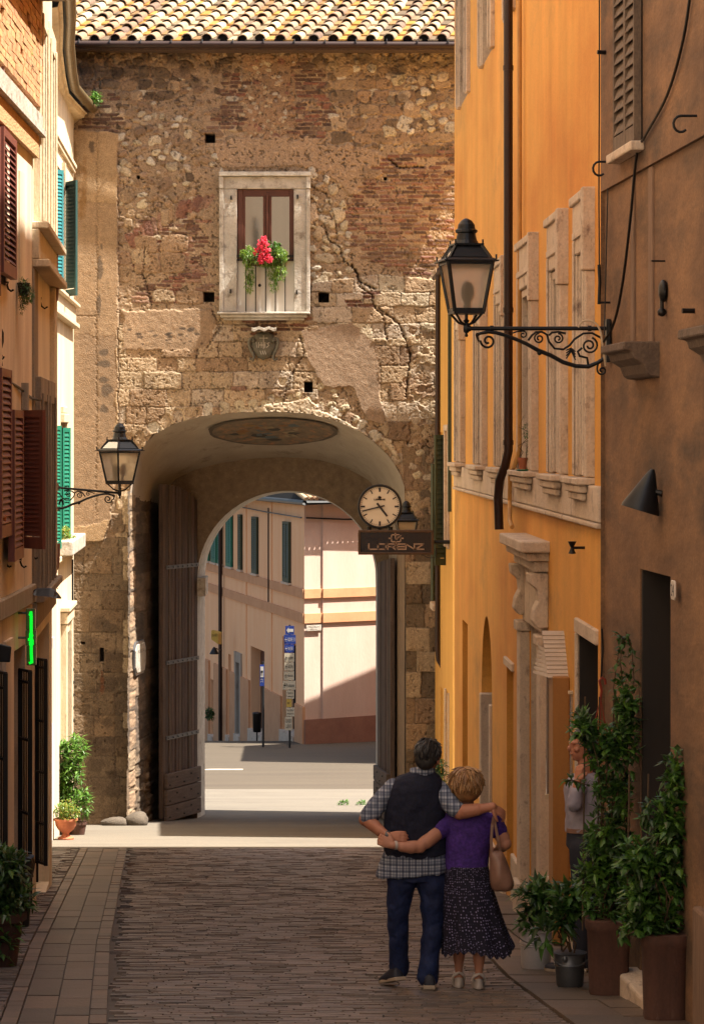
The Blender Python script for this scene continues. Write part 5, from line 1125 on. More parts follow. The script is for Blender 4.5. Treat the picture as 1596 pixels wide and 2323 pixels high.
cb = thing('streaked_house', 'streaked cream house on the left with stone framed windows', 'house', (-3.3, 30, zg(30)))
mb = MB(); FBL.wall(mb, 28.25, 32.45, zg(33) - .3, 18.9, [(28.75, 29.7, 8.88, 10.9, .22), (30.5, 31.5, 8.88, 10.9, .22), (28.7, 29.6, 5.2, 7.1, .22), (30.3, 31.3, 5.2, 7.1, .22), (29.0, 31.8, zg(31), 4.7, .4)])
e = FBL.T(32.45, 0, 0); f = FBL.T(28.25, 0, 0); mb.quad((e[0], 32.45, 0), (-12, 32.45, 0), (-12, 32.45, 18.9), (e[0], 32.45, 18.9)).quad((e[0], 32.45, 18.9), (-12, 32.45, 18.9), (-12, 28.25, 18.9), (f[0], 28.25, 18.9))
mb.build('wall', M['cream'], cb)
for (a_, b_, z0, z1) in ((28.75, 29.7, 8.88, 10.9), (30.5, 31.5, 8.88, 10.9), (28.7, 29.6, 5.2, 7.1), (30.3, 31.3, 5.2, 7.1)):
    w_ = MB(FBL.T); w_.box(a_, b_, -.21, -.19, z0, z1); wn = w_.build('window', M['pane'], cb)
    s_ = MB(FBL.T); s_.box(a_ - .26, a_, -.02, .075, z0 - .02, z1); s_.box(b_, b_ + .26, -.02, .075, z0 - .02, z1); s_.box(a_ - .26, b_ + .26, -.02, .08, z1, z1 + .24); s_.box(a_ - .12, a_ - .03, .0755, .10, z0, z1 + .08); s_.box(b_ + .03, b_ + .12, .0755, .10, z0, z1 + .08)
    s_.build('stone_frame', M['paintstone'] if z0 > 8 else M['stainwall'], wn, bev=.008)
mb = MB(FBL.T); mb.box(28.28, 32.5, -.02, .16, 8.80, 8.87); mb.box(28.28, 32.45, -.02, .07, 8.50, 8.797); mb.box(28.28, 32.5, -.02, .17, 8.42, 8.497); mb.build('sill_band', M['paintstone'], cb, bev=.01)
mb = MB(FBL.T); mb.box(28.3, 32.48, -.02, .12, 5.10, 5.18); mb.box(28.3, 32.45, -.02, .05, 4.85, 5.097); mb.build('lower_sill_band', M['stainwall'], cb, bev=.01)
mb = MB(FBL.T); mb.box(31.9, 32.47, -.02, .06, 5.2, 8.415); mb.build('corner_strip', M['paintstone'], cb, bev=.01)
mb = MB(FBL.T); mb.box(28.26, 29.0, -.02, .02, 5.19, 8.41); mb.build('stained_panel', M['stainwall'], cb)
dd = 32.2
mb = MB(); mb.tube([P(123, 500, dd), P(124, 640, dd), P(126, 655, dd), P(124, 678, dd), P(113, 695, dd), P(110, 715, dd), P(109, 890, dd)], .045, 10); pp = mb.build('drainpipe', M['mauvepipe'], cb, smooth=True)
mb = MB(); dd = 32.7; mb.tube([P(127, 1232, dd), P(127, 1268, dd), P(125, 1285, dd), P(119, 1302, dd)], [.055, .05, .05, .03], 10); mb.build('pipe_end', M['mauvepipe'], pp, smooth=True)

cc_ = thing('cream_house', 'sunlit cream house on the left next to the gatehouse with teal and green shutters', 'house', (-4.6, 46, zg(46)))
mb = MB(); FC.wall(mb, 33, 49.9, zg(50) - .4, 12.3, [(45.0, 46.3, 9.15, 11.05, .2), (46.1, 47.0, 5.1, 7.0, .2), (46.2, 47.6, zg(47), 3.6, .3)])
mb.build('wall', M['cream'], cc_)
# cornice and gutter follow the eave
GP = [(158, -14), (160, 40), (157, 100), (163, 160), (170, 198), (190, 222), (211, 245)]
gpts = [P(x, y, FPX * 5.79 / (HY - y)) for x, y in GP]
mb = MB(); mb.tube(gpts, .085, 12); mb.build('gutter', M['copper'], cc_, smooth=True)
prof = [(-.09, -.10), (-.13, -.10), (-.15, -.17), (-.24, -.19), (-.42, -.20), (-.43, -.27), (-.50, -.30), (-.52, -.40), (-.60, -.44), (-.61, -.55), (-.75, -.58), (-.9, -.6)]
rings = []
for i, p in enumerate(gpts):
    t = (gpts[min(i + 1, len(gpts) - 1)] - gpts[max(i - 1, 0)]); t.z = 0; t.normalize(); n_ = Vector((t.y, -t.x, 0))
    if n_.x < 0: n_ = -n_
    rings.append([p + n_ * o + Vector((0, 0, z)) for o, z in prof])
mb = MB(); mb.loft(rings, closed=False); mb.add(rings[-1], [tuple(range(len(prof)))]); mb.build('cornice', M['cream'], cc_)
mb = MB(); mb.loft([[p + Vector((0, 0, .05)) for p in gpts], [p + Vector((-6, 0, 1.6)) for p in gpts]], closed=False); mb.build('roof', M['tile'], cc_)
mb = MB(FC.T); mb.box(40, 49.6, -.02, .07, 11.40, 11.47); mb.box(40, 49.6, -.02, .045, 11.33, 11.397); mb.build('frieze_moulding', M['cream'], cc_, bev=.008)
mb = MB(FC.T); mb.box(41, 49.6, -.02, .13, 9.0, 9.06); mb.box(41, 49.55, -.02, .06, 8.72, 8.997); mb.box(41, 49.6, -.02, .12, 8.64, 8.717); mb.build('sill_band', M['paintstone'], cc_, bev=.01)
mb = MB(FC.T); mb.box(41, 49.6, -.02, .07, 4.80, 4.88); mb.build('string_course', M['paintstone'], cc_, bev=.01)
w_ = MB(FC.T); w_.box(45.0, 46.3, -.19, -.17, 9.15, 11.05); wn = w_.build('window', M['pane'], cc_)
leafpx('shutter', wn, M['teal'], 118, 44.2, 124, 44.9, 355, 636, 30, frame=.03); leafpx('shutter', wn, M['teal'], 123.5, 44.9, 141, 45.1, 385, 655, 30, frame=.06); leafpx('shutter', wn, M['tealshade'], 138.5, 46.6, 177, 46.0, 412, 672, 28, frame=.06)
s_ = MB(FC.T); s_.box(46.3, 46.5, -.02, .06, 9.1, 11.2); s_.build('stone_frame', M['paintstone'], wn)
w_ = MB(FC.T); w_.box(46.1, 47.0, -.19, -.17, 5.1, 7.0); wn = w_.build('window', M['pane'], cc_)
leafpx('shutter', wn, M['green'], 117.5, 44.6, 136, 44.9, 965, 1245, 32, frame=.05); leafpx('shutter', wn, M['green'], 139.5, 46.4, 157.5, 46.6, 970, 1238, 26, frame=.05)
s_ = MB(FC.T); s_.box(46.0, 47.2, -.02, .07, 7.0, 7.14); s_.box(46.05, 47.1, -.02, .05, 7.15, 7.26); s_.box(47.0, 47.15, -.02, .06, 5.1, 6.998); s_.build('stone_frame', M['paintstone'], wn, bev=.01)
mb = MB(FC.T); mb.box(45.2, 49.2, -.02, .24, 4.885, 5.12); fb = mb.build('flower_box', M['marble'], cc_, bev=.02)
mb = MB(FC.T); mb.box(46.0, 46.25, -.02, .10, zg(46.5) - .1, 3.75); mb.box(47.6, 47.85, -.02, .10, zg(46.5) - .2, 3.75); mb.box(45.95, 47.9, -.02, .12, 3.76, 3.95); mb.box(45.9, 47.95, -.02, .16, 3.96, 4.03); mb.box(46.25, 47.6, -.1, .06, 3.55, 3.758); mb.build('door_surround', M['paintstone'], cc_, bev=.012)
mb = MB(FC.T); mb.box(46.2, 47.6, -.28, -.24, zg(47), 3.6); mb.build('door', M['stainwall'], cc_)
mb = MB(FC.T); mb.box(48.0, 49.4, .0, .02, zg(48) + .2, 3.0)
for k in range(9): mb.box(48.0, 49.4, .021, .04, 1.0 + k * .22, 1.03 + k * .22)
mb.build('grille_door', M['iron'], cc_)
mb = MB(); mb.tube([P(163.5, 1268, 49.2), P(163.5, 1475, 49.2), P(160, 1490, 49.0)], .03, 8); mb.tube([P(132, 1262, 46), P(148, 1254, 47.5), P(161, 1245, 49)], .018, 6); mb.build('conduit', M['iron'], cc_, smooth=True)
mb = MB(); mb.tube([P(116, 1640, 43.5), P(116, 1905, 43.5)], .03, 8); mb.box(xx(113, 43.6), xx(123, 43.6), 43.5, 43.7, zy(1470, 43.6), zy(1445, 43.6)); mb.build('meter_pipe', M['white'], cc_, smooth=False)

# ------------------------------------------------------------------ iron gates of the shops on the left
def grille(label, x0, d0, x1, d1, ytop, ybot, n, rails):
    a = Vector((xx(x0, d0), d0, 0)); b = Vector((xx(x1, d1), d1, 0)); dm = (d0 + d1) / 2; zt, zb_ = zy(ytop, dm), zy(ybot, dm)
    t = thing('iron_gate', label, 'gate', (a.x, a.y, zb_))
    mb = MB()
    for k in (0, n): p = a.lerp(b, k / n); mb.bar(p + Vector((0, 0, zb_)), p + Vector((0, 0, zt)), .035, .035)
    for r_ in rails: z = zt + (zb_ - zt) * r_; mb.bar(a + Vector((0, 0, z)), b + Vector((0, 0, z)), .03, .022)
    mb.build('frame', M['iron'], t)
    mb = MB()
    for k in range(1, n): p = a.lerp(b, k / n); mb.tube([p + Vector((0, 0, zb_)), p + Vector((0, 0, zt))], .009, 6)
    mb.build('bars', M['iron'], t)
grille('narrow black iron gate leaf nearest the left edge', -6, 24.2, 14, 24.0, 1525, 2080, 4, (0, .06, .35, .7, .98))
grille('black iron gate leaf open behind the bush at the left', 46, 27.2, 70, 26.9, 1520, 2040, 5, (0, .05, .3, .62, .97))
grille('tall black iron gate leaf standing open at the left below the cream wall', 84, 28.8, 105, 28.6, 1495, 1960, 5, (0, .04, .3, .55, .8, .99))
grille('black iron gate leaf seen almost edge on in the shop doorway', 72, 29.6, 84, 29.0, 1510, 1990, 3, (0, .05, .4, .7, .99))
# ------------------------------------------------------------------ lanterns
M['frost'] = mat('frosted_lamp_glass', (.92, .78, .58), (.88, .74, .55), scale=2, rough=.45, trans=.80, spec=.3)
M['bulb'] = mat('lamp_bulb', (.20, .19, .13), (.17, .16, .11), rough=.5)
def lantern(label, c, S, yaw):
    """c = point where the lantern stem meets the arm, S = side of the eave in metres"""
    t = thing('street_lantern', label, 'lantern', c); cy_, sy_ = math.cos(yaw), math.sin(yaw)
    T = lambda x, y, z: (c[0] + (x * cy_ - y * sy_) * S, c[1] + (x * sy_ + y * cy_) * S, c[2] + z * S)
    mb = MB(T); mb.lathe([(.02, -.16), (.035, -.13), (.02, -.10), (.055, -.06), (.055, .04), (.035, .10), (.06, .13), (.03, .16), (.03, .30)], 12)
    for k in range(4):
        a = math.pi / 4 + k * math.pi / 2; mb.tube([(.04 * math.cos(a), .04 * math.sin(a), .06), (.17 * math.cos(a), .17 * math.sin(a), .10), (.36 * math.cos(a), .36 * math.sin(a), .28)], .022, 6)
    mb.build('stem', M['lampmetal'], t, smooth=True)
    zb, zt, b0, b1 = .29, 1.19, .262, .405
    mb = MB(T); mb.frust(b0 + .02, b0 + .02, zb - .04, zb + .03)
    for sx in (-1, 1):
        for sy in (-1, 1): mb.bar((sx * b0, sy * b0, zb), (sx * b1, sy * b1, zt), .05, .05, up=(1, 1, 0))
    for z, b in ((zb + .04, b0 + .004), (zt - .03, b1)):
        for k in range(4):
            a = k * math.pi / 2; p = [(b, b), (-b, b), (-b, -b), (b, -b)]; q0, q1 = p[k], p[(k + 1) % 4]; mb.bar((*q0, z), (*q1, z), .045, .05)
    mb.frust(b1 + .095, b1 + .095, zt, zt + .022); mb.frust(b1 + .06, b1 + .015, zt + .022, zt + .06)
    for sx in (-1, 1):
        for sy in (-1, 1): mb.tube([(sx * (b1 + .05), sy * (b1 + .05), zt + .03), (sx * (b1 + .05), sy * (b1 + .05), zt + .12)], .018, 6)
    fr = mb.build('frame', M['lampmetal'], t)
    e = .012
    for k in range(4):
        g_ = MB(T); a = k * math.pi / 2; r_ = lambda x, y: (x * math.cos(a) - y * math.sin(a), x * math.sin(a) + y * math.cos(a))
        i0, i1 = b0 - e, b1 - e
        g_.add([(*r_(-i0, -i0), zb + .03), (*r_(i0, -i0), zb + .03), (*r_(i1, -i1), zt - .02), (*r_(-i1, -i1), zt - .02)], [(0, 1, 2, 3)]); g_.build('glass_panel', M['frost'], fr)
    mb = MB(T); r0, r1, z0, z1 = b1 - .03, .235, zt + .06, zt + .30
    for sx in (-1, 1):
        for sy in (-1, 1): mb.bar((sx * r0, sy * r0, z0), (sx * r1, sy * r1, z1), .045, .045, up=(1, 1, 0)); mb.tube([(sx * .25, sy * .25, z1 + .02), (sx * .25, sy * .25, z1 + .10)], .016, 6)
    mb.frust(r0 - .012, r1 - .012, z0, z1); mb.frust(.27, .27, z1, z1 + .03)
    mb.lathe([(.23, z1 + .03), (.19, z1 + .10), (.165, z1 + .22), (.20, z1 + .24), (.20, z1 + .28), (.165, z1 + .30), (.15, z1 + .38), (.10, z1 + .45), (.03, z1 + .49)], 20)
    cp = mb.build('cap', M['lampmetal'], t, bev=0)
    for k in range(4):
        g_ = MB(T); a = k * math.pi / 2; r_ = lambda x, y: (x * math.cos(a) - y * math.sin(a), x * math.sin(a) + y * math.cos(a)); o = .008; u0, u1 = r0 - .05, r1 - .045
        g_.add([(*r_(-u0, -(r0 - .012 + o)), z0 + .02), (*r_(u0, -(r0 - .012 + o)), z0 + .02), (*r_(u1, -(r1 - .008 + o)), z1 - .02), (*r_(-u1, -(r1 - .008 + o)), z1 - .02)], [(0, 1, 2, 3)]); g_.build('cap_glass', M['paneblue'] if k % 2 else M['lampmetal'], cp)
    mb = MB(T); mb.sphere((0, 0, .66), .125, 14, 10, 1, 1, 1.65); mb.lathe([(.07, .28), (.08, .40), (.05, .47)], 10); mb.build('bulb', M['bulb'], t, smooth=True)
    return t
def spiral(c, r, turns, a0, sgn=1, n=26):
    return [(c[0] + r * (1 - .78 * i / n) * math.cos(a0 + sgn * turns * 2 * math.pi * i / n), c[1] + r * (1 - .78 * i / n) * math.sin(a0 + sgn * turns * 2 * math.pi * i / n)) for i in range(n + 1)]
def bracket(t, Q, s, lo=True):
    """wrought iron arm; Q maps drawing units (u, v) to the world, s = metres per unit"""
    q = lambda pts: [Q(u, v) for u, v in pts]
    mb = MB(); mb.tube(q([(335, 945), (1455, 945)]), 17 * s, 10)
    for u in (530, 1310, 350): mb.tube(q([(u - 14, 945), (u + 14, 945)]), 24 * s, 10)
    mb.build('arm', M['iron'], t, smooth=True)
    mb = MB(); main = [(410, 1000), (440, 985), (500, 972), (560, 978), (640, 1000), (720, 1030), (800, 1065), (900, 1120), (1000, 1160), (1100, 1215), (1200, 1245), (1300, 1250), (1380, 1215), (1430, 1180)]
    mb.tube(q(main), [10 * s, 12 * s] + [15 * s] * 5 + [17 * s] * 5 + [16 * s, 16 * s], 8); mb.tube(q([(410, 1000), (425, 1045)] + spiral((500, 1045), 60, 1.35, math.pi, -1)), 10 * s, 6)
    mb.sphere(Q(415, 995), 16 * s, 8, 6); mb.sphere(Q(910, 1140), 20 * s, 8, 6)
    mb.build('brace', M['iron'], t, smooth=True)
    mb = MB()
    mb.tube(q([(690, 985), (730, 970)] + spiral((780, 995), 30, 1.2, -math.pi / 2)), 7 * s, 6)
    mb.tube(q([(820, 1040), (850, 1000), (880, 975), (930, 972), (970, 995), (985, 1050), (1030, 1105), (1100, 1112), (1150, 1080), (1190, 1030), (1260, 985), (1330, 982), (1400, 1020), (1420, 1060)]), 10 * s, 6)
    mb.tube(q(spiral((908, 1025), 42, 1.5, -math.pi / 2, -1)), 8 * s, 6); mb.tube(q([(985, 1000), (1010, 978), (1060, 972), (1120, 985)]), 10 * s, 6); mb.tube(q(spiral((1058, 1027), 42, 1.5, -math.pi / 2)), 8 * s, 6)
    mb.tube(q(spiral((1308, 1082), 68, 1.7, -math.pi * .4)), 9 * s, 6); mb.tube(q([(1250, 1100), (1215, 1130), (1230, 1165), (1290, 1180), (1300, 1245)]), 11 * s, 6); mb.tube(q([(1375, 1225), (1370, 1270)] + spiral((1408, 1280), 36, 1.3, math.pi, -1)), 9 * s, 6)
    for k in range(8): mb.bar(Q(1165, 1100 + 4 * k), Q(1165 + (32 if k % 2 else -42), 1120 + 11 * k), 16 * s, 10 * s)
    mb.build('scrollwork', M['iron'], t)
    mb = MB(); mb.box(Q(1440, 0)[0] if Q(1440, 0)[0] < Q(1475, 0)[0] else Q(1475, 0)[0], max(Q(1440, 0)[0], Q(1475, 0)[0]), Q(0, 0)[1] - .05, Q(0, 0)[1] + .05, Q(0, 1215)[2], Q(0, 870)[2]); mb.build('wall_plate', M['iron'], t, bev=.006)
D_ = 21.0; Qr = lambda u, v: P(963.7 + .2842 * u, 476.2 + .2842 * v, D_)
big = lantern('large black street lantern with frosted glass on a scrolled arm at the right', P(1057, 744, D_), .436 * .93, R(9))
bracket(big, Qr, .2842 * D_ / FPX)
cable('cable', [(1310, 742, 20.9), (1322, 728, 20.9), (1345, 730, 20.9), (1360, 750, 20.9), (1366, 790, 20.9), (1372, 830, 20.95)], .008, M['creamwood'], 'pale cable looping over the end of the large lantern arm')
D2 = 40.0; sc2 = 100 / 323.0
Ql = lambda u, v: P(272 - (u - 335) * .160, 1118 + (v - 945) * .160 - (u - 335) * .014, D2)
ll = lantern('black street lantern in front of the gatehouse on the left, set corner on', P(272, 1118, D2), .436 * 1.13, R(45))
bracket(ll, Ql, .160 * D2 / FPX)
mb = MB(); mb.box(xx(106, 39), xx(128, 39), 38.8, 39.4, zy(1115, 39), zy(1097, 39)); mb.build('junction_box', M['gunmetal'], ll, bev=.02)
D3 = 46.2; Qs = lambda u, v: P(921 + (u - 335) * .060, 1247 + (v - 945) * .060, D3)
sl_ = lantern('small black street lantern half hidden behind the clock sign', P(921, 1247, D3), .40, R(4)); bracket(sl_, Qs, .060 * D3 / FPX)

# ------------------------------------------------------------------ clock and shop sign
M['clockface'] = mat('clock_face', (.72, .66, .54), (.68, .61, .49), scale=2, rough=.5); M['bronze'] = mat('bronze_frame', (.11, .065, .038), (.06, .038, .025), scale=12, rough=.4, metal=.5)
M['signface'] = mat('dark_glossy_sign', (.012, .010, .014), (.016, .012, .013), scale=1, rough=.25); M['signletters'] = mat('taupe_lettering', (.33, .235, .18), (.29, .20, .155), scale=10, rough=.5)
D_ = 45.0; k6 = .135
q6 = lambda u, v, o=0.0: P(782.3 + k6 * u, 1077 + k6 * v, D_ - o)
ck = thing('street_clock', 'round white faced street clock standing on the dark shop sign', 'clock', q6(582, 920))
cc = q6(582, 530); rad = 375 * k6 * D_ / FPX; TC_ = lambda x, y, z: (cc.x + x, cc.y + y, cc.z + z)
mb = MB(lambda x, y, z: TC_(x, -z, y)); mb.lathe([(rad * .9, -.12), (rad, -.10), (rad, .03), (rad * .97, .055), (rad * .91, .055), (rad * .88, .03), (rad * .5, .03)], 48); mb.build('case', M['lampmetal'], ck, smooth=True)
mb = MB(lambda x, y, z: TC_(x, -z, y)); mb.lathe([(rad * .89, .031), (rad * .885, .034), (.001, .034)], 48); fc = mb.build('face', M['clockface'], ck)
mb = MB(TC_)
for k in range(60):
    a = k * math.pi / 30; r0, r1, w_ = (.80, .865, .006) if k % 5 else ((.66, .86, .030) if k % 15 == 0 else (.66, .86, .018))
    ca, sa_ = math.sin(a), math.cos(a); hm = mb if k % 5 else MB(TC_); hm.bar((ca * rad * r0, -.037, sa_ * rad * r0), (ca * rad * r1, -.037, sa_ * rad * r1), w_ * rad / .36, .003, up=(0, 1, 0))
    if hm is not mb: hm.build('hour_mark', M['ink'], fc)
mb.build('dial_markings', M['ink'], fc)
u2 = lambda u, v: ((u - 582) * k6 * D_ / FPX, -.045, -(v - 530) * k6 * D_ / FPX)
mb = MB(TC_); mb.bar(u2(535, 472), u2(705, 692), .032, .006, up=(0, 1, 0)); mb.build('hour_hand', M['ink'], ck)
mb = MB(TC_); mb.bar((u2(662, 514)[0], -.055, u2(662, 514)[2]), (u2(290, 606)[0], -.055, u2(290, 606)[2]), .022, .006, up=(0, 1, 0)); mb.build('minute_hand', M['ink'], ck)
def strokes(mb, segs, ox, oy, sx, sy, w, f, out):
    for (x0, y0, x1, y1) in segs:
        a, b = f(ox + x0 * sx, oy + y0 * sy, out), f(ox + x1 * sx, oy + y1 * sy, out); e = (b - a).normalized() * w * .45; mb.bar(a - e, b + e, w, .004, up=(0, 1, 0))
LET = {'L': [(0, 0, 0, 1), (0, 1, 1, 1)], 'O': [(.08, 0, .92, 0), (.92, 0, 1, .12), (1, .12, 1, .88), (1, .88, .92, 1), (.92, 1, .08, 1), (.08, 1, 0, .88), (0, .88, 0, .12), (0, .12, .08, 0)], 'R': [(0, 1, 0, 0), (0, 0, 1, 0), (1, 0, 1, .5), (1, .5, 0, .5), (.55, .5, 1, 1)],
       'E': [(1, 0, 0, 0), (0, 0, 0, 1), (0, 1, 1, 1), (0, .5, .95, .5)], 'N': [(0, 1, 0, 0), (0, 0, 1, 1), (1, 1, 1, 0)], 'Z': [(0, 0, 1, 0), (1, 0, 0, 1), (0, 1, 1, 1)]}
def word(mb, x0, x1, y0, y1, w, f, out):
    ws = [(388, 525, 'L'), (545, 680, 'O'), (712, 838, 'R'), (872, 1000, 'E'), (1022, 1165, 'N'), (1185, 1325, 'Z')]
    for a, b, ch in ws: strokes(mb, LET[ch], x0 + (a - 388) / 937 * (x1 - x0), y0, (b - a) / 937 * (x1 - x0), y1 - y0, w, f, out)
def logo(mb, cx, cy, s, w, f, out):
    g_ = [(-.8, -.7, .55, -.7), (-.95, -.55, -.95, .6), (-.8, .75, .7, .75), (.95, .6, .95, -.5), (-.15, -1.0, -.15, .25), (-.15, .25, .35, .25), (.35, .25, .35, -.25), (.35, -.25, .95, -.25), (-1.45, .05, -.95, .05), (.95, .05, 1.45, .05), (0, .75, 0, 1.15)]
    strokes(mb, g_, cx, cy, s, s, w, f, out)
mb = MB(); word(mb, 488, 670, 403, 421, .0075, q6, .040); logo(mb, 580, 376, 18, .0085, q6, .040); mb.build('dial_lettering', M['ink'], fc)
mb = MB()
for u in (405, 580, 765): mb.tube([q6(u, 870), q6(u, 935)], .035 if u != 580 else .03, 8)
mb.build('feet', M['iron'], ck)
sg = thing('shop_sign', 'dark rectangular shop sign reading LORENZ under the round clock', 'sign', q6(850, 1330))
a, b = q6(220, 1332), q6(1482, 925)
mb = MB(); mb.box(a.x, b.x, D_ - .07, D_ + .12, a.z, b.z); mb.build('box', M['bronze'], sg, bev=.008)
mb = MB()
ft = .036
for (x0, x1, z0, z1) in ((a.x, b.x, b.z - ft, b.z + .004), (a.x, b.x, a.z - .004, a.z + ft), (a.x - .004, a.x + ft, a.z + ft, b.z - ft), (b.x - ft, b.x + .004, a.z + ft, b.z - ft)): mb.box(x0, x1, D_ - .10, D_ - .072, z0, z1)
mb.build('frame', M['bronze'], sg, bev=.006)
mb = MB(); mb.box(a.x + ft + .002, b.x - ft - .002, D_ - .085, D_ - .0715, a.z + ft + .002, b.z - ft - .002); pn = mb.build('face', M['signface'], sg)
mb = MB(); word(mb, 398, 1318, 1160, 1248, .0215, q6, .088); logo(mb, 855, 1060, 80, .021, q6, .088); mb.build('lettering', M['signletters'], pn)
mb = MB(); mb.tube([(b.x - .02, D_ + .03, (a.z + b.z) / 2), (1.56, D_ + .03, (a.z + b.z) / 2)], .03, 8); mb.build('wall_bracket', M['iron'], sg)

# ------------------------------------------------------------------ window of the gatehouse (part of it) and its flowers
k4 = .2026
q4 = lambda u, v: (481.9 + k4 * u, 368.5 + k4 * v)
def gbox(mb, u0, u1, v0, v1, o0, o1):
    (x0, y0), (x1, y1) = q4(u0, v0), q4(u1, v1); dd = dW(597); mb.box(xx(x0, dd), xx(x1, dd), dd - o1, dd - o0, zy(y1, dd), zy(y0, dd))
M['whitepanel'] = mat('white_painted_panel', (.72, .69, .64), (.64, .61, .56), scale=2, rough=.5)
M['winglass'] = glass_mat('window_glass', (.13, .118, .105), .03, metal=.85)
gw = MB(); gbox(gw, 285, 915, 305, 1105, .005, .05); win = gw.build('window', M['brownwood'], gate)
mb = MB(); gbox(mb, 285, 345, 305, 1105, .05, .085); gbox(mb, 862, 915, 305, 1105, .05, .085); gbox(mb, 345, 862, 305, 385, .051, .085); gbox(mb, 568, 598, 385, 1100, .05, .085); gbox(mb, 632, 663, 385, 1100, .05, .085); gbox(mb, 600, 630, 340, 1105, .06, .11); gbox(mb, 345, 370, 385, 1100, .05, .08); mb.build('casements', M['brownwood'], win, bev=.006)
for (u0, u1) in ((370, 568), (663, 862)): mb = MB(); gbox(mb, u0, u1, 385, 1095, .052, .058); mb.build('glass_pane', M['winglass'], win)
mb = MB(); gbox(mb, 270, 915, 1105, 1675, .01, .06); mb.build('lower_panel', M['whitepanel'], win)
mb = MB(); gbox(mb, 80, 278, 305, 1672, -.05, .13); gbox(mb, 912, 1092, 305, 1672, -.05, .13); gbox(mb, 80, 1098, 165, 302, -.05, .133)
gbox(mb, 80, 130, 302, 1672, .131, .155); gbox(mb, 1050, 1092, 302, 1672, .131, .155); gbox(mb, 78, 1100, 112, 162, -.05, .19); gbox(mb, 78, 130, 164, 300, .134, .17); gbox(mb, 1050, 1098, 164, 300, .134, .17)
sf = mb.build('stone_frame', M['marble'], win, bev=.012)
mb = MB(); gbox(mb, 60, 1095, 1678, 1705, -.05, .28); gbox(mb, 95, 1060, 1706, 1740, -.05, .22); gbox(mb, 130, 1030, 1741, 1768, -.05, .15); mb.build('sill', M['marble'], win, bev=.015)
for (u, v) in ((215, 405), (955, 395), (207, 1450), (945, 1460)):
    mb = MB(); gbox(mb, u - 8, u + 8, v - 25, v + 20, .13, .20); mb.build('hinge_pin', M['iron'], sf)
mb = MB(); gbox(mb, 278, 910, 1040, 1062, .09, .13); gbox(mb, 278, 910, 1085, 1100, .09, .13); rl_ = mb.build('rail', M['iron'], win)
for u in (378, 486, 597, 706, 815):
    mb = MB(); gbox(mb, u - 6, u + 6, 1062, 1674, .10, .12); mb.build('bar', M['iron'], rl_)
mb = MB(); x, y = q4(528, 1375); dd = dW(597) - .062; mb.sphere((xx(x, dd), dd, zy(y, dd)), .028, 10, 6, 1, .4, 1); mb.build('knob', M['iron'], win)
# stone crest under the window
M['crest'] = mat('dark_grey_carved_stone', (.15, .14, .105), (.07, .065, .05), scale=10, rough=.7, bump=.4, spots=(.26, .235, .185), spot_amt=.3, spot_scale=9)
cr = thing('stone_crest', 'carved stone crest with a cross and scrolls below the window of the gatehouse', 'crest', (xx(597, 49.9), 49.9, zy(822, 49.9)))
def shp(s_): return [(s_ * a, b) for a, b in ((0, 0), (60, -5), (105, 40), (120, 120), (150, 170), (145, 240), (110, 320), (60, 390), (0, 420))]
oc = [(572 + a, 1905 + b * .72) for a, b in shp(1)] + [(572 + a, 1905 + b * .72) for a, b in shp(-1)[::-1][1:-1]]
rings = []
for o, s_ in ((.0, 1.0), (.06, 1.0), (.10, .86), (.12, .5), (.125, .05)):
    rr_ = []
    for u, v in oc:
        x, y = q4(572 + (u - 572) * s_, 2056 + (v - 2056) * s_); dd = 49.98 - o; rr_.append(P(x, y, dd))
    rings.append(rr_)
mb = MB(); mb.loft(rings); mb.build('shield', M['crest'], cr, smooth=True)
for s_ in (-1, 1):
    pts = []
    for u, v in [(95, 1990), (120, 1965), (150, 1975), (162, 2020), (150, 2080), (118, 2140), (105, 2180), (125, 2215), (150, 2200), (145, 2180)]: x, y = q4(572 + s_ * u, v); pts.append(P(x, y, 49.88))
    mb = MB(); mb.tube(pts, [.02, .026, .03, .03, .028, .028, .026, .024, .02, .014], 8); x, y = q4(572 + s_ * 110, 1993); mb.sphere(P(x, y, 49.86), .035, 10, 6); mb.build('scroll', M['crest'], cr, smooth=True)
fq = lambda u, v, out: P(*q4(u, v), 49.98 - out)
mb = MB(); strokes(mb, [(572, 1940, 572, 2080), (530, 1965, 614, 1965), (490, 2010, 500, 2070), (518, 2015, 518, 2070), (548, 2015, 548, 2070), (518, 2042, 590, 2042), (590, 2015, 590, 2070), (635, 2018, 612, 2025), (612, 2025, 632, 2045), (632, 2045, 608, 2068), (535, 2110, 548, 2145), (560, 2110, 573, 2145), (585, 2110, 598, 2145)], 0, 0, 1, 1, .014, fq, .128); mb.build('carving', M['marble'], cr)
mb = MB(); top, bot = [], []
for i in range(25):
    u = 438 + 278 * i / 24; w_ = math.sin(i / 24 * math.pi * 5) * 12; top.append(P(*q4(u, 1845 + w_), 49.62)); bot.append(P(*q4(u, 1842 + w_ * .5), 49.98))
lo_ = [p + Vector((0, 0, -.05)) for p in top]
mb.loft([bot, top, lo_, [p + Vector((0, 0, -.06)) for p in bot]], closed=False); mb.build('canopy', M['marble'], cr, smooth=True)
mb = MB(); mb.tube([P(*q4(215, 1500), 49.8), P(*q4(214, 1530), 49.8)], .01, 5)

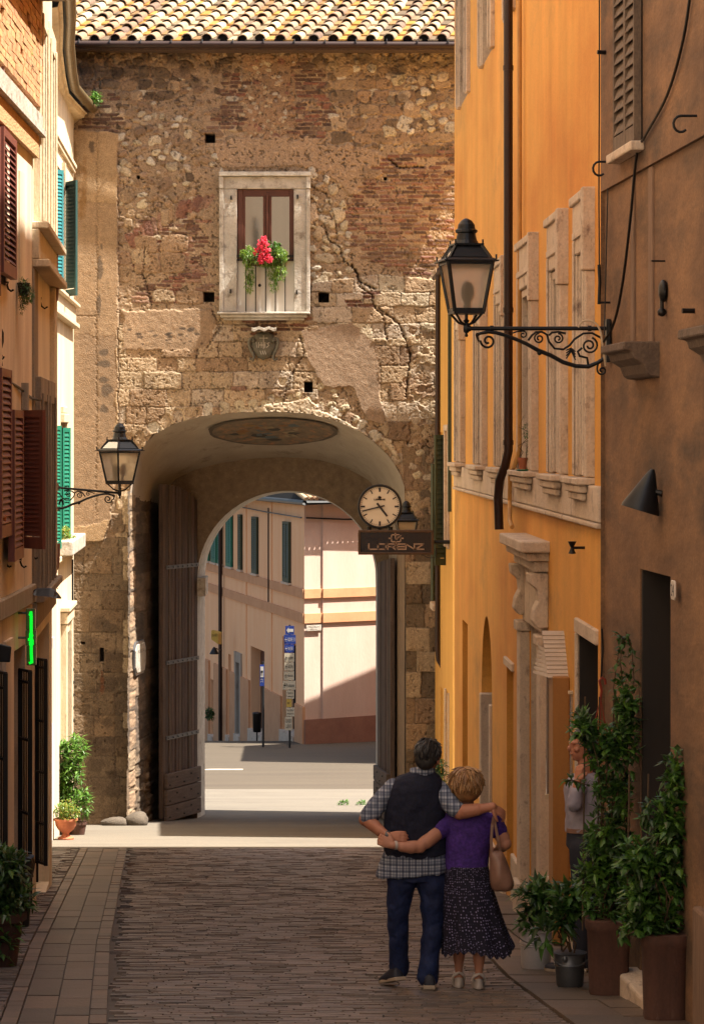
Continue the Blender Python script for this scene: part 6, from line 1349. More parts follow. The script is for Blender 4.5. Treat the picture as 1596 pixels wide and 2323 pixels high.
# ------------------------------------------------------------------ plants
prg = random.Random(21)
def leaf(mb, p, dirv, up, L_, W_, droop=.25):
    dirv = dirv.normalized(); s_ = dirv.cross(up)
    if s_.length < .05: s_ = dirv.cross(Vector((1, .3, 0)))
    s_.normalize(); n_ = s_.cross(dirv)
    a, b = p + dirv * L_ * .45 + n_ * L_ * .06, p + dirv * L_ - n_ * L_ * droop
    f = W_ * .5
    mb.add([p, a + s_ * f - n_ * f * .35, b, a - s_ * f - n_ * f * .35, a], [(0, 1, 4), (1, 2, 4), (0, 4, 3), (4, 2, 3)])
def rv3(): return Vector((prg.gauss(0, 1), prg.gauss(0, 1), prg.gauss(0, 1))).normalized()
def blob_leaves(mb, blobs, n, L_, W_, mats=2, upb=.35, droop=.3, whorl=4):
    """leaf rosettes through a set of ellipsoids (centre, rx, ry, rz)"""
    vol = [b[1] * b[2] * b[3] for b in blobs]
    for _ in range(n):
        b = prg.choices(blobs, vol)[0]
        r = rv3() * (prg.random() ** .42); c = Vector((b[0][0] + r.x * b[1], b[0][1] + r.y * b[2], b[0][2] + r.z * b[3]))
        out = Vector((r.x, r.y, r.z + upb)).normalized(); mb.mi = prg.randrange(mats)
        for k in range(prg.randint(2, whorl)):
            d_ = (out * .5 + rv3()).normalized(); leaf(mb, c, d_, Vector((0, 0, 1)), L_ * prg.uniform(.6, 1.2), W_ * prg.uniform(.7, 1.15), droop * prg.uniform(0, 1.5))
def stems(mb, base, tips, r, wob=.05):
    for t in tips:
        b = Vector(base) + Vector((prg.gauss(0, .03), prg.gauss(0, .03), 0)); t = Vector(t); pts = [b.lerp(t, k / 4) + Vector((prg.gauss(0, wob), prg.gauss(0, wob), 0)) * (k % 4 > 0) for k in range(5)]
        mb.tube(pts, [r, r * .9, r * .8, r * .6, r * .4], 5)
def pxblob(x0, x1, y0, y1, d, ry=None):
    k = d / FPX; return ((xx((x0 + x1) / 2, d), d, zy((y0 + y1) / 2, d)), (x1 - x0) / 2 * k, ry or min((x1 - x0) / 2 * k, .25), (y1 - y0) / 2 * k)
def plant(label, root, blobs, n, L_, W_, ms, tips=None, base=None, name='potted_plant', cat='plant', group=None, sr=.008, **kw):
    t = thing(name, label, cat, root, group)
    mb = MB(); blob_leaves(mb, blobs, n, L_, W_, len(ms), **kw); mb.build('foliage', ms, t)
    if tips: mb = MB(); stems(mb, base or root, tips, sr); mb.build('stems', M['stem'], t)
    return t
def pot(label, c, prof, m, name='plant_pot', cat='pot', n=28, ribs=0, sq=None, soil=None, group=None):
    t = thing(name, label, cat, c, group); mb = MB(); mb.lathe(prof, n, c)
    if sq or ribs:
        for i, v in enumerate(mb.v):
            dx, dy = v[0] - c[0], v[1] - c[1]; a = math.atan2(dy, dx); r = math.hypot(dx, dy)
            k = 1.0
            if sq: k = 1 / (abs(math.cos(a)) ** sq + abs(math.sin(a)) ** sq) ** (1 / sq)
            if ribs and .06 < v[2] - c[2] < prof[-1][1] - .1: k *= 1 + .018 * math.cos(a * ribs)
            mb.v[i] = (c[0] + dx * k, c[1] + dy * k, v[2])
    mb.build('body', m, t, smooth=True)
    zt = max(q[1] for q in prof); rt = prof[-1][0]
    s_ = MB(); s_.lathe([(rt * .2, zt - .05), (rt * .98, zt - .045), (.001, zt - .03)], 16, c); s_.build('soil', M['soil'], t)
    return t
def pgz(x, y): # ground depth under a pixel
    d = 10.0
    while d < 100 and HY + FPX * hg(d) / d > y: d += .02
    return d
# left: urn, pots, laurel
d = pgz(150, 1904); c = Vector((xx(150, d), d, zg(d)))
pot('terracotta pedestal urn at the left foot of the gatehouse', c, [(.12, 0), (.125, .03), (.07, .06), (.05, .09), (.06, .11), (.12, .16), (.155, .22), (.165, .28), (.185, .30), (.185, .325), (.15, .325)], M['terracotta'], name='urn', cat='urn', ribs=14, n=56)
plant('rounded yellow green shrub growing in the terracotta urn', c + Vector((0, 0, .33)), [pxblob(122, 184, 1815, 1868, d, .2)], 420, .055, .022, [M['leaf_yel'], M['leaf_lit']], name='shrub', upb=.8)
d2 = pgz(178, 1893); c = Vector((xx(178, d2), d2, zg(d2)))
pot('plain terracotta pot behind the urn at the foot of the pier', c, [(.10, 0), (.13, .16), (.145, .17), (.145, .21), (.12, .21)], M['oldterracotta'])
d3 = d2 + .25; c3 = Vector((xx(166, d3), d3, zg(d3)))
pot('small grey brown pot hidden behind the urn', c3 + Vector((-.08, 0, 0)), [(.10, 0), (.12, .18), (.13, .2), (.11, .2)], M['oldterracotta'])
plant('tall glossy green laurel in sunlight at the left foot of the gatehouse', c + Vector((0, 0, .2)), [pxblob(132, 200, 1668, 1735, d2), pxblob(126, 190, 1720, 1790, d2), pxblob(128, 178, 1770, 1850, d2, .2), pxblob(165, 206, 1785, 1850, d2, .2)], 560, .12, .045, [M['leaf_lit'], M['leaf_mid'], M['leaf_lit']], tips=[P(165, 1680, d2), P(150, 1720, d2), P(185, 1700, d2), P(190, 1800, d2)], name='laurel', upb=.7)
# left foreground bush
d = 22.0; c = Vector((xx(-12, d), d, zg(d)))
pot('brown pot of the dark bush at the left edge', c, [(.17, 0), (.22, .34), (.25, .36), (.25, .42), (.2, .42)], M['oldterracotta'])
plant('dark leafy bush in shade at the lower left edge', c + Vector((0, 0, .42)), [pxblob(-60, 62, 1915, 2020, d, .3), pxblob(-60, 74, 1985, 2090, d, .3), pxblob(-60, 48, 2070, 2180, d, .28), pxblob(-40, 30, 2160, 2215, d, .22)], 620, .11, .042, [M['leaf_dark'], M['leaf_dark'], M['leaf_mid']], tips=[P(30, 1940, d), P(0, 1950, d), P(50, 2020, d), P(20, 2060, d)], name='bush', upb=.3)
d = pgz(34, 1990) ; c = Vector((xx(34, d), d, zg(d)))
M['bag'] = mat('black_bin_bag', (.02, .02, .022), rough=.3, bump=.6, bscale=18)
d = 26.0; c = Vector((xx(33, d), d, zg(d)))
t = thing('litter_bin', 'black bin lined with a plastic bag beside the iron gates at the left', 'bin', c); mb = MB(); mb.lathe([(.12, 0), (.14, .02), (.155, .58), (.15, .60)], 20, c); mb.build('body', M['iron'], t, smooth=True)
mb = MB(); n_ = 40; mb.loft([[(c.x + (r_ + .012 * math.sin(a * 9 + z * 30) * (1 + (i == 1))) * math.cos(a), c.y + (r_ + .012 * math.sin(a * 7)) * math.sin(a), c.z + z + .012 * math.sin(a * 5)) for a in np.linspace(0, 2 * math.pi, n_ + 1)[:-1]] for i, (r_, z) in enumerate([(.166, .46), (.178, .56), (.172, .64), (.13, .645), (.05, .56)])]); mb.build('bin_bag', M['bag'], t, smooth=True)
# buckets, planters and their plants on the right
def bucket(label, c, r0, r1, h, m):
    t = pot(label, c, [(r0, 0), (r0 + .006, .012), (r0 + (r1 - r0) * .62, h * .62), (r0 + (r1 - r0) * .62 + .006, h * .64), (r0 + (r1 - r0) * .68, h * .67), (r0 + (r1 - r0) * .70 + .006, h * .70), (r0 + (r1 - r0) * .74, h * .73), (r1, h), (r1 + .008, h + .006), (r1 - .008, h + .008)], m, name='bucket', cat='bucket', n=40)
    mb = MB(); mb.sphere((c.x - r1 * .35, c.y - r1 * .96, c.z + h - .025), .02, 8, 6, 1, .5, 1.2); mb.build('handle_lug', m, t, smooth=True)
    mb = MB(); mb.tube([(c.x + math.cos(a) * (r1 + .012), c.y - .02 + math.sin(a) * (r1 + .012), c.z + h - .02 - .05 * math.sin(-a)) for a in np.linspace(math.pi * 1.1, math.pi * 1.9, 14)], .005, 5); mb.build('handle', M['zinc'], t)
    return t
d = pgz(1214, 2200); cw = Vector((xx(1214, d), d, zg(d) + .014)); k = d / FPX
bucket('white metal bucket holding a bay plant in front of the portal', cw, 31 * k, 37 * k, 84 * k, M['white'])
plant('leafy bay plant growing in the white bucket', cw + Vector((0, 0, 84 * k)), [pxblob(1172, 1245, 2005, 2060, d, .16), pxblob(1195, 1262, 1995, 2070, d, .16), pxblob(1180, 1230, 2060, 2110, d, .13)], 95, .13, .052, [M['leaf_mid'], M['leaf_dark']], tips=[P(1205, 2030, d), P(1225, 2010, d), P(1240, 2040, d), P(1195, 2050, d), P(1220, 2070, d)], name='bay_plant', upb=.5, sr=.006)
dg_ = pgz(1291, 2240); cg = Vector((xx(1291, dg_), dg_, zg(dg_) + .014)); k = dg_ / FPX
bucket('dark grey zinc bucket holding a bay plant beside the white bucket', cg, 29 * k, 36.5 * k, 74 * k, M['zinc'])
plant('leafy bay plant with bare stems in the grey zinc bucket', cg + Vector((0, 0, 74 * k)), [pxblob(1258, 1325, 1998, 2065, dg_, .17), pxblob(1240, 1300, 2040, 2110, dg_, .15), pxblob(1280, 1330, 2030, 2090, dg_, .15), pxblob(1210, 1265, 2095, 2145, dg_ - .1, .1)], 105, .135, .055, [M['leaf_mid'], M['leaf_dark']], tips=[P(1262, 2040, dg_), P(1280, 2020, dg_), P(1300, 2010, dg_), P(1315, 2050, dg_), P(1270, 2080, dg_), P(1290, 2060, dg_)], name='bay_plant', upb=.5, sr=.007)
def planter(label, x, yb, w_, h_):
    d = pgz(x, yb); k = d / FPX; c = Vector((xx(x, d), d, zg(d) + .01)); r = w_ / 2 * k; h = h_ * k
    return pot(label, c, [(r * .86, 0), (r * .89, .02), (r * .88, .05), (r * .96, h * .82), (r * 1.05, h * .86), (r * 1.08, h * .93), (r * 1.06, h * .985), (r * 1.0, h), (r * .88, h)], M['oldterracotta'], name='planter', cat='planter', ribs=26, n=104, sq=3.2), c, d, h
p1, c1, dp1, h1 = planter('tall square terracotta planter with the taller climbing plant', 1379, 2256, 100, 172)
p2, c2, dp2, h2 = planter('tall square terracotta planter by the dark doorway at the right edge', 1506, 2312, 108, 196)
def jasmine(label, root, d, cells, n, tend, L_=.075, W_=.034):
    t = thing('climbing_jasmine', label, 'climbing plant', root)
    mb = MB(); blob_leaves(mb, [pxblob(*q, d, .15) for q in cells], n, L_, W_, 5, upb=.45, droop=.18, whorl=5); mb.build('foliage', [M['leaf_dark'], M['leaf_mid'], M['leaf_dark'], M['leaf_mid'], M['leaf_lit']], t)
    mb = MB(); stems(mb, root, [P((q[0] + q[1]) / 2, q[2], d) for q in cells], .006, .05)
    for tn in tend: mb.tube([P(x, y, d) for x, y in tn], .004, 5)
    mb.build('stems', M['stem'], t)
    lf = MB()
    for tn in tend:
        for (x, y), (x2, y2) in zip(tn, tn[1:]):
            for k in range(6):
                q = k / 6; p = P(x + (x2 - x) * q, y + (y2 - y) * q, d); lf.mi = prg.randrange(3)
                for _ in range(2): leaf(lf, p, rv3() + Vector((0, 0, -.2)), Vector((0, 0, 1)), L_ * prg.uniform(.5, 1), W_ * prg.uniform(.6, 1), .3)
    if lf.v: lf.build('tendril_leaves', [M['leaf_mid'], M['leaf_dark'], M['leaf_dark']], t)
    mb = MB()                                        # cane trellis
    x0, x1 = min(q[0] for q in cells), max(q[1] for q in cells); y0, y1 = min(q[2] for q in cells), max(q[3] for q in cells)
    for x in np.linspace(x0 + 20, x1 - 25, 4): mb.tube([P(x, y1 + 20, d + .08), P(x + 6, y0 + 40, d + .08)], .006, 5)
    mb.build('trellis', M['stem'], t)
    return t
jasmine('tall climbing jasmine covering a trellis against the brown wall', c1 + Vector((0, 0, h1)), dp1, [(1300, 1350, 1620, 1690), (1330, 1420, 1640, 1760), (1395, 1442, 1590, 1760), (1345, 1435, 1740, 1860), (1325, 1435, 1840, 1960), (1312, 1420, 1930, 2030), (1320, 1440, 2000, 2090), (1400, 1440, 1540, 1640), (1360, 1440, 1880, 2060)], 820, [[(1415, 1640), (1412, 1560), (1405, 1500), (1412, 1450), (1400, 1436)], [(1425, 1620), (1436, 1540), (1432, 1470), (1418, 1432)], [(1400, 1640), (1390, 1560), (1400, 1490)], [(1330, 1780), (1300, 1770), (1280, 1768)], [(1345, 1660), (1318, 1630), (1302, 1612)]], .088, .042)
jasmine('bushy climbing jasmine in front of the dark doorway', c2 + Vector((0, 0, h2)), dp2, [(1505, 1548, 1715, 1800), (1490, 1560, 1790, 1880), (1480, 1575, 1850, 1950), (1420, 1570, 1920, 2010), (1405, 1550, 1990, 2070), (1400, 1540, 2040, 2120), (1410, 1470, 1900, 2000), (1440, 1545, 2060, 2130)], 620, [[(1530, 1760), (1532, 1720), (1536, 1700)], [(1500, 1880), (1470, 1850), (1448, 1862)], [(1490, 1900), (1460, 1840), (1475, 1815)], [(1420, 2080), (1405, 2110), (1412, 2130)], [(1555, 1880), (1575, 1890), (1582, 1905)]], .098, .046)
# small plants
d = 26.8; t = plant('trailing dark rosemary hanging on the left wall under the red shutters', P(50, 640, d), [pxblob(42, 70, 632, 670, d, .1), pxblob(44, 78, 650, 690, d, .1), pxblob(44, 58, 680, 712, d, .06)], 260, .045, .010, [M['leaf_dark'], M['leaf_mid']], name='hanging_plant', upb=-.3)
mb = MB(); mb.lathe([(.04, 0), (.06, .1), (.06, .11)], 12, P(54, 668, d)); mb.build('pot', M['soil'], t)
plant('bright weed sprouting from the end of the old gutter', P(210, 240, 49.2), [pxblob(203, 230, 208, 240, 49.2, .12)], 60, .07, .035, [M['leaf_lit'], M['leaf_mid']], name='weed', upb=.8)
plant('yellow green plant in the stone flower box under the green shutters', P(150, 1222, 46.2), [pxblob(135, 160, 1194, 1225, 46.0, .2), pxblob(150, 172, 1212, 1224, 46.6, .15)], 150, .06, .03, [M['leaf_yel'], M['leaf_lit']], name='shrub', upb=.7)
d = 26.9; c = Vector((FR.T(27.4, .09, 0)[0], 27.4, 6.416))
pot('small red flower pot on a window sill of the ochre house', c, [(.03, 0), (.045, .1), (.05, .105), (.05, .125), (.04, .125)], M['terracotta'])
plant('wispy dark rosemary in the red pot on the window sill', c + Vector((0, 0, .125)), [pxblob(1196, 1215, 985, 1055, 27.3, .06), pxblob(1186, 1210, 955, 1000, 27.3, .06)], 200, .04, .009, [M['leaf_dark'], M['leaf_mid']], tips=[P(1186, 945, 27.3), P(1205, 970, 27.3), P(1212, 985, 27.3)], name='rosemary', upb=.8, sr=.004)
mb = MB(); mb.lathe([(.05, 0), (.065, .012), (.06, .015)], 16, c + Vector((-.02, -.25, .0))); M['greenplastic'] = mat('green_plastic', (.01, .2, .08), rough=.4); tag(mb.build('saucer', M['greenplastic'], smooth=True), 'small green plastic saucer on the stone window sill', 'saucer')
d = pgz(1000, 1830); c = Vector((xx(1003, 41.0), 41.0, zg(41.0)))
pot('pot against the low house hidden behind the couple', c, [(.14, 0), (.19, .35), (.2, .4), (.17, .4)], M['oldterracotta'])
plant('leafy green plant peeping out between the two heads', c + Vector((0, 0, .4)), [pxblob(983, 1012, 1722, 1772, 41, .15), pxblob(985, 1012, 1760, 1850, 41, .15)], 150, .11, .04, [M['leaf_mid'], M['leaf_dark']], tips=[P(1000, 1730, 41)], name='laurel', upb=.6)
# geranium and asparagus fern on the window rail
dd = 49.72; t = thing('window_flowers', 'pink geranium with trailing green fern hanging on the window rail', 'flowers', P(597, 600, dd))
mb = MB()
for _ in range(150):
    a = prg.uniform(0, 6.28); r = prg.random() ** .5; cx_, cy_, rr_ = prg.choice([(590, 552, 9), (602, 560, 12), (585, 572, 10), (600, 578, 11), (608, 586, 9), (592, 588, 8), (598, 545, 7)]); x, y = cx_ + rr_ * r * math.cos(a), cy_ + rr_ * r * math.sin(a); p = P(x, y, dd - .10 - .12 * prg.random())
    for k in range(5): leaf(mb, p, rv3() + Vector((0, -.6, .1)), Vector((0, 0, 1)), .042, .038, .1)
mb.build('blossoms', M['pink'], t)
mb = MB(); blob_leaves(mb, [pxblob(545, 582, 558, 605, dd, .12), pxblob(610, 652, 560, 600, dd, .12), pxblob(555, 578, 595, 668, dd, .06), pxblob(605, 650, 590, 640, dd, .08), pxblob(610, 632, 620, 664, dd, .05), pxblob(575, 640, 585, 605, dd, .1)], 1500, .055, .014, 2, upb=-.4, droop=.6); mb.build('trailing_fern', [M['leaf_fern'], M['leaf_lit']], t)
mb = MB(); blob_leaves(mb, [pxblob(600, 640, 545, 575, dd, .1)], 60, .06, .04, 1); mb.build('leaves', [M['leaf_mid']], t)
mb = MB(); mb.box(xx(560, dd), xx(640, dd), dd - .02, dd + .12, zy(603, dd), zy(586, dd)); mb.build('box', M['oldterracotta'], t, bev=.01)
plant('small trailing plant on the wall of the pink house', P(476, 1620, 92), [pxblob(467, 486, 1606, 1632, 92, .15)], 90, .12, .05, [M['leaf_mid'], M['leaf_dark']], name='hanging_plant')
for x in (776, 818): plant('small green weed growing from the road edge beyond the arch' if x < 800 else 'second small weed in the road, nearer the right gate leaf', P(x, 1792, 57.2), [((xx(x, 57.2), 57.2, zg(57.2) + .04), .11, .06, .05)], 26, .08, .03, [M['leaf_mid'], M['leaf_lit']], name='weed', upb=.8)
M['drygrass'] = mat('dry_grass', (.30, .22, .12), (.16, .12, .07), rough=.9)
t = thing('dry_weed', 'dry tuft of weed hanging under the grey ledge at the top left', 'weed', P(62, 130, 27.6)); mb = MB()
for _ in range(70): p = P(prg.uniform(50, 72), prg.uniform(112, 150), 27.6); mb.tube([p, p + Vector((prg.gauss(0, .03), -.03, -prg.uniform(.05, .22)))], .003, 4)
mb.build('stalks', M['drygrass'], t); mb = MB(); blob_leaves(mb, [pxblob(50, 74, 106, 128, 27.6, .06)], 40, .04, .015, 1); mb.build('leaves', [M['leaf_fern']], t)

# ------------------------------------------------------------------ fittings on the left
d = 26.9; nc = thing('pharmacy_cross_sign', 'narrow glass sign box with a glowing green neon tube at the left', 'sign', P(70, 1445, d))
M['neon'] = emit_mat('green_neon', (.0, .60, .02), .55); M['acryl'] = mat('greenish_sign_box', (.13, .14, .085), (.09, .10, .06), scale=6, rough=.25)
mb = MB()
for (x0, x1, y0, y1) in ((59.5, 80, 1380, 1428), (58.5, 82, 1429, 1464), (61, 82, 1465, 1509)): mb.box(xx(x0, d), xx(x1, d), d, d + .08, zy(y1, d), zy(y0, d))
mb.build('sign_box', M['acryl'], nc, bev=.006)
l4 = lambda x, y, o=.02: P(.1952 * x, 1162 + .1952 * y, d - o)
mb = MB()
for pts in ([(362, 1150), (366, 1200), (366, 1320), (367, 1400), (367, 1640), (374, 1745), (355, 1752), (352, 1735)], [(350, 1195), (346, 1185), (360, 1180)], [(366, 1395), (352, 1410), (352, 1450), (378, 1440), (384, 1420)], [(340, 1490), (336, 1470), (372, 1465), (384, 1480), (384, 1540)], [(352, 1500), (352, 1540), (368, 1545)]):
    mb.tube([l4(*q) for q in pts], .014 if len(pts) > 5 else .009, 8)
mb.build('neon_tube', M['neon'], nc)
mb = MB()
for y in (1168, 1455): mb.tube([l4(200, y, -.03), l4(305, y, -.03)], .012, 6)
mb.build('wall_stays', M['zinc'], nc)
sl2 = thing('street_lamp', 'grey hooded street lamp head sticking out from the left wall', 'lamp', P(75, 1348, 27.9)); d = 27.9
m4 = lambda x, y, o=0: P(.1952 * x, 1162 + .1952 * y, d - o)
top = [(355, 935), (385, 905), (432, 880), (520, 876), (590, 876), (640, 900), (680, 940), (715, 985)]; bot = [(360, 955), (400, 950), (440, 962), (520, 968), (590, 975), (640, 985), (680, 995), (712, 1000)]
mb = MB(); rings = []
for (xa, ya), (xb, yb) in zip(top, bot):
    w_ = .02 if xa < 370 else (.10 if xa < 700 else .05); A, B = m4(xa, ya), m4(xb, yb); rings.append([A + Vector((0, -w_ * .5, -.005)), A + Vector((0, 0, .0)), A + Vector((0, w_ * .5, -.005)), B + Vector((0, w_, 0)), B + Vector((0, 0, -.004)), B + Vector((0, -w_, 0))])
mb.loft(rings); mb.build('hood', M['gunmetal'], sl2, smooth=False)
mb = MB(); mb.tube([m4(360, 945), m4(330, 960, -.1)], .03, 8); mb.build('arm', M['gunmetal'], sl2)
mb = MB(); d = 24.6; mb.add([P(-20, 1455, d), P(27, 1466, d), P(24, 1502, d), P(-20, 1500, d), P(-20, 1455, d + .1), P(27, 1466, d + .1), P(24, 1502, d + .1), P(-20, 1500, d + .1)], [(0, 1, 2, 3), (7, 6, 5, 4), (0, 4, 5, 1), (1, 5, 6, 2), (3, 2, 6, 7)]); tag(mb.build('wall_spotlight', M['lampmetal'], bev=.008), 'dark angular floodlight box at the left edge above the iron gate', 'lamp')
def lhook(x, y, d, r, lab, w_=26):
    mb = MB(); mb.tube([P(x - w_, y, d), P(x, y, d), P(x - 3, y + r * .5, d), P(x, y + r * 1.3, d), P(x + r * .5, y + r * 1.7, d), P(x + r, y + r * 1.4, d)], .010, 6); tag(mb.build('iron_hook', M['iron'], smooth=True), lab, 'hook')
lhook(17, 1269, 26.0, 10, 'iron hook under the red shutters, nearest the left edge', 16); lhook(50, 1268, 27.0, 11, 'iron hook under the red shutters beside the stone windows', 20); lhook(77, 1250, 28.3, 10, 'iron hook just right of the lower red shutters', 16)
lhook(128, 1308, 45.5, 8, 'thin iron hook on the sunlit cream wall, upper of two', 12); lhook(124, 1322, 45.0, 8, 'thin iron hook on the sunlit cream wall, lower of two', 10)
lhook(20, 840 - 200, 25.8, 12, 'iron hook below the upper red shutters', 8); lhook(95, 676, 30.0, 14, 'iron hook beside the hanging rosemary', 40)
cable('cable', [(-5, 858, 26), (25, 868, 26.4), (48, 882, 27), (72, 902, 28), (84, 905, 28.4)], .012, M['iron'], 'twisted black cable along the salmon wall above the red shutters')
cable('cable', [(-3, 1398, 25.5), (15, 1394, 26), (40, 1375, 27.3), (62, 1352, 28.6)], .014, M['iron'], 'bundle of black cables under the stone fascia at the left')
cable('cable', [(3, 830, 24.8), (7, 980, 24.8), (2, 1090, 24.8), (-4, 1130, 24.8)], .006, M['creamwood'], 'pale cord hanging over the red shutters at the left edge')
mb = MB(); d = 25.6; mb.tube([P(2, 745, d), P(6, 755, d), P(6, 775, d), P(0, 800, d), P(4, 830, d)], .016, 6); mb.tube([P(-4, 760, d), P(4, 800, d)], .010, 6); mb.tube([P(*q, d) for q in spiral((2, 808), 8, 1.3, 0)], .008, 5); tag(mb.build('iron_ornament', M['iron'], smooth=True), 'curled wrought iron ornament at the left edge above the cable', 'ornament')
mb = MB(); d = 25.0; mb.lathe([(.02, 0), (.035, .02), (.035, .07), (.015, .08)], 12, P(6, 1186, d)); tag(mb.build('insulator', M['terracotta'], smooth=True), 'small terracotta insulator on the lower red shutter', 'insulator')
mb = MB(); d = 28.7
for k in range(6): mb.tube([l4(130 + 9 * k, 1160), l4(120 + 13 * k, 1250), l4(128 + 9 * k, 1330 + 12 * (k % 3))], .010, 5)
tag(mb.build('cable_coil', M['iron']), 'bunch of coiled black cable hanging left of the green neon', 'cable')
# ------------------------------------------------------------------ people
M['skin'] = mat('skin', (.47, .205, .125), (.40, .165, .10), scale=9, rough=.5, spec=.35)
M['skin2'] = mat('pale_skin', (.52, .255, .17), (.46, .21, .135), scale=9, rough=.5, spec=.35)
M['vest'] = mat('navy_vest', (.006, .009, .032), (.003, .004, .015), scale=60, rough=.85, bump=.5, bscale=14, fine=.3)
M['jeans'] = mat('dark_blue_jeans', (.008, .022, .095), (.003, .008, .040), scale=7, stretch=(1, 1, .5), rough=.8, bump=.7, bscale=9, fine=.25)
M['purple'] = mat('purple_knit', (.075, .026, .25), (.038, .014, .14), scale=14, rough=.85, bump=.4, bscale=25, fine=.3)
M['hair_dark'] = mat('dark_grey_hair', (.034, .031, .030), (.010, .009, .009), scale=30, rough=.5); M['hair_grey'] = mat('silver_hair', (.11, .105, .10), (.04, .038, .036), scale=30, rough=.5)
M['hair_blond'] = mat('blond_hair', (.36, .19, .075), (.17, .08, .03), scale=24, rough=.45); M['hair_light'] = mat('light_blond_hair', (.52, .33, .16), (.32, .17, .075), scale=24, rough=.45)
M['shoe'] = mat('dark_navy_shoe', (.018, .02, .035), rough=.6); M['sole'] = mat('beige_sole', (.50, .40, .30), rough=.7); M['sandal'] = mat('white_sandal', (.58, .52, .48), (.48, .42, .38), rough=.5)
M['leather'] = mat('tan_leather', (.30, .165, .115), (.19, .10, .07), scale=7, rough=.42, bump=.4, bscale=12)
M['lavshirt'] = mat('lavender_shirt', (.36, .33, .40), (.27, .25, .32), scale=8, rough=.8, bump=.5, bscale=12); M['darktrousers'] = mat('dark_trousers', (.025, .028, .045), rough=.85)
def plaid():
    m = mat('plaid_shirt', (.46, .49, .55), (.38, .41, .47), scale=12, rough=.8, bump=.4, bscale=10); nt = m.node_tree; L = nt.links.new; b = nt.nodes['Principled BSDF']
    src = b.inputs['Base Color'].links[0].from_socket; g = _n(nt, 'ShaderNodeNewGeometry'); sp = _n(nt, 'ShaderNodeSeparateXYZ'); L(g.outputs['Position'], sp.inputs[0]); c = src
    for ax, fr, ph in (('X', 285, .3), ('Z', 285, 1.0), ('X', 140, 2.0), ('Z', 140, .6)):
        mu = _n(nt, 'ShaderNodeMath', operation='MULTIPLY_ADD'); mu.inputs[1].default_value = fr; mu.inputs[2].default_value = ph; L(sp.outputs[ax], mu.inputs[0])
        si = _n(nt, 'ShaderNodeMath', operation='SINE'); L(mu.outputs[0], si.inputs[0])
        mr = _n(nt, 'ShaderNodeMapRange'); mr.inputs[1].default_value = .05; mr.inputs[2].default_value = .5; mr.inputs[3].default_value = 0; mr.inputs[4].default_value = .62; L(si.outputs[0], mr.inputs[0])
        mx = _n(nt, 'ShaderNodeMix', data_type='RGBA', blend_type='MULTIPLY'); L(mr.outputs[0], mx.inputs[0]); L(c, mx.inputs[6]); mx.inputs[7].default_value = (.22, .26, .38, 1); c = mx.outputs[2]
    L(c, b.inputs['Base Color']); return m
M['plaid'] = plaid()
def dotted():
    m = mat('dotted_skirt', (.005, .004, .022), (.003, .002, .012), scale=10, rough=.85, bump=.4, bscale=10); nt = m.node_tree; L = nt.links.new; b = nt.nodes['Principled BSDF']
    src = b.inputs['Base Color'].links[0].from_socket; g = _n(nt, 'ShaderNodeAttribute'); g.attribute_name = 'Col'; v = _n(nt, 'ShaderNodeTexVoronoi'); v.inputs['Scale'].default_value = 1; v.inputs['Randomness'].default_value = .4; L(g.outputs['Vector'], v.inputs['Vector'])
    mr = _n(nt, 'ShaderNodeMapRange'); mr.inputs[1].default_value = .18; mr.inputs[2].default_value = .30; mr.inputs[3].default_value = 1; mr.inputs[4].default_value = 0; L(v.outputs['Distance'], mr.inputs[0])
    mx = _n(nt, 'ShaderNodeMix', data_type='RGBA'); L(mr.outputs[0], mx.inputs[0]); L(src, mx.inputs[6]); mx.inputs[7].default_value = (.27, .24, .42, 1); L(mx.outputs[2], b.inputs['Base Color']); return m
M['dots'] = dotted()
def soft(o, vox, smooth=4, disp=0, dscale=.12):
    r = o.modifiers.new('remesh', 'REMESH'); r.mode = 'VOXEL'; r.voxel_size = vox; r.use_smooth_shade = True
    s = o.modifiers.new('smooth', 'SMOOTH'); s.factor = .5; s.iterations = smooth
    if disp:
        t = bpy.data.textures.new('folds', 'CLOUDS'); t.noise_scale = dscale; t.noise_depth = 2
        d = o.modifiers.new('folds', 'DISPLACE'); d.texture = t; d.strength = disp; d.mid_level = .5; d.texture_coords = 'LOCAL'
    return o
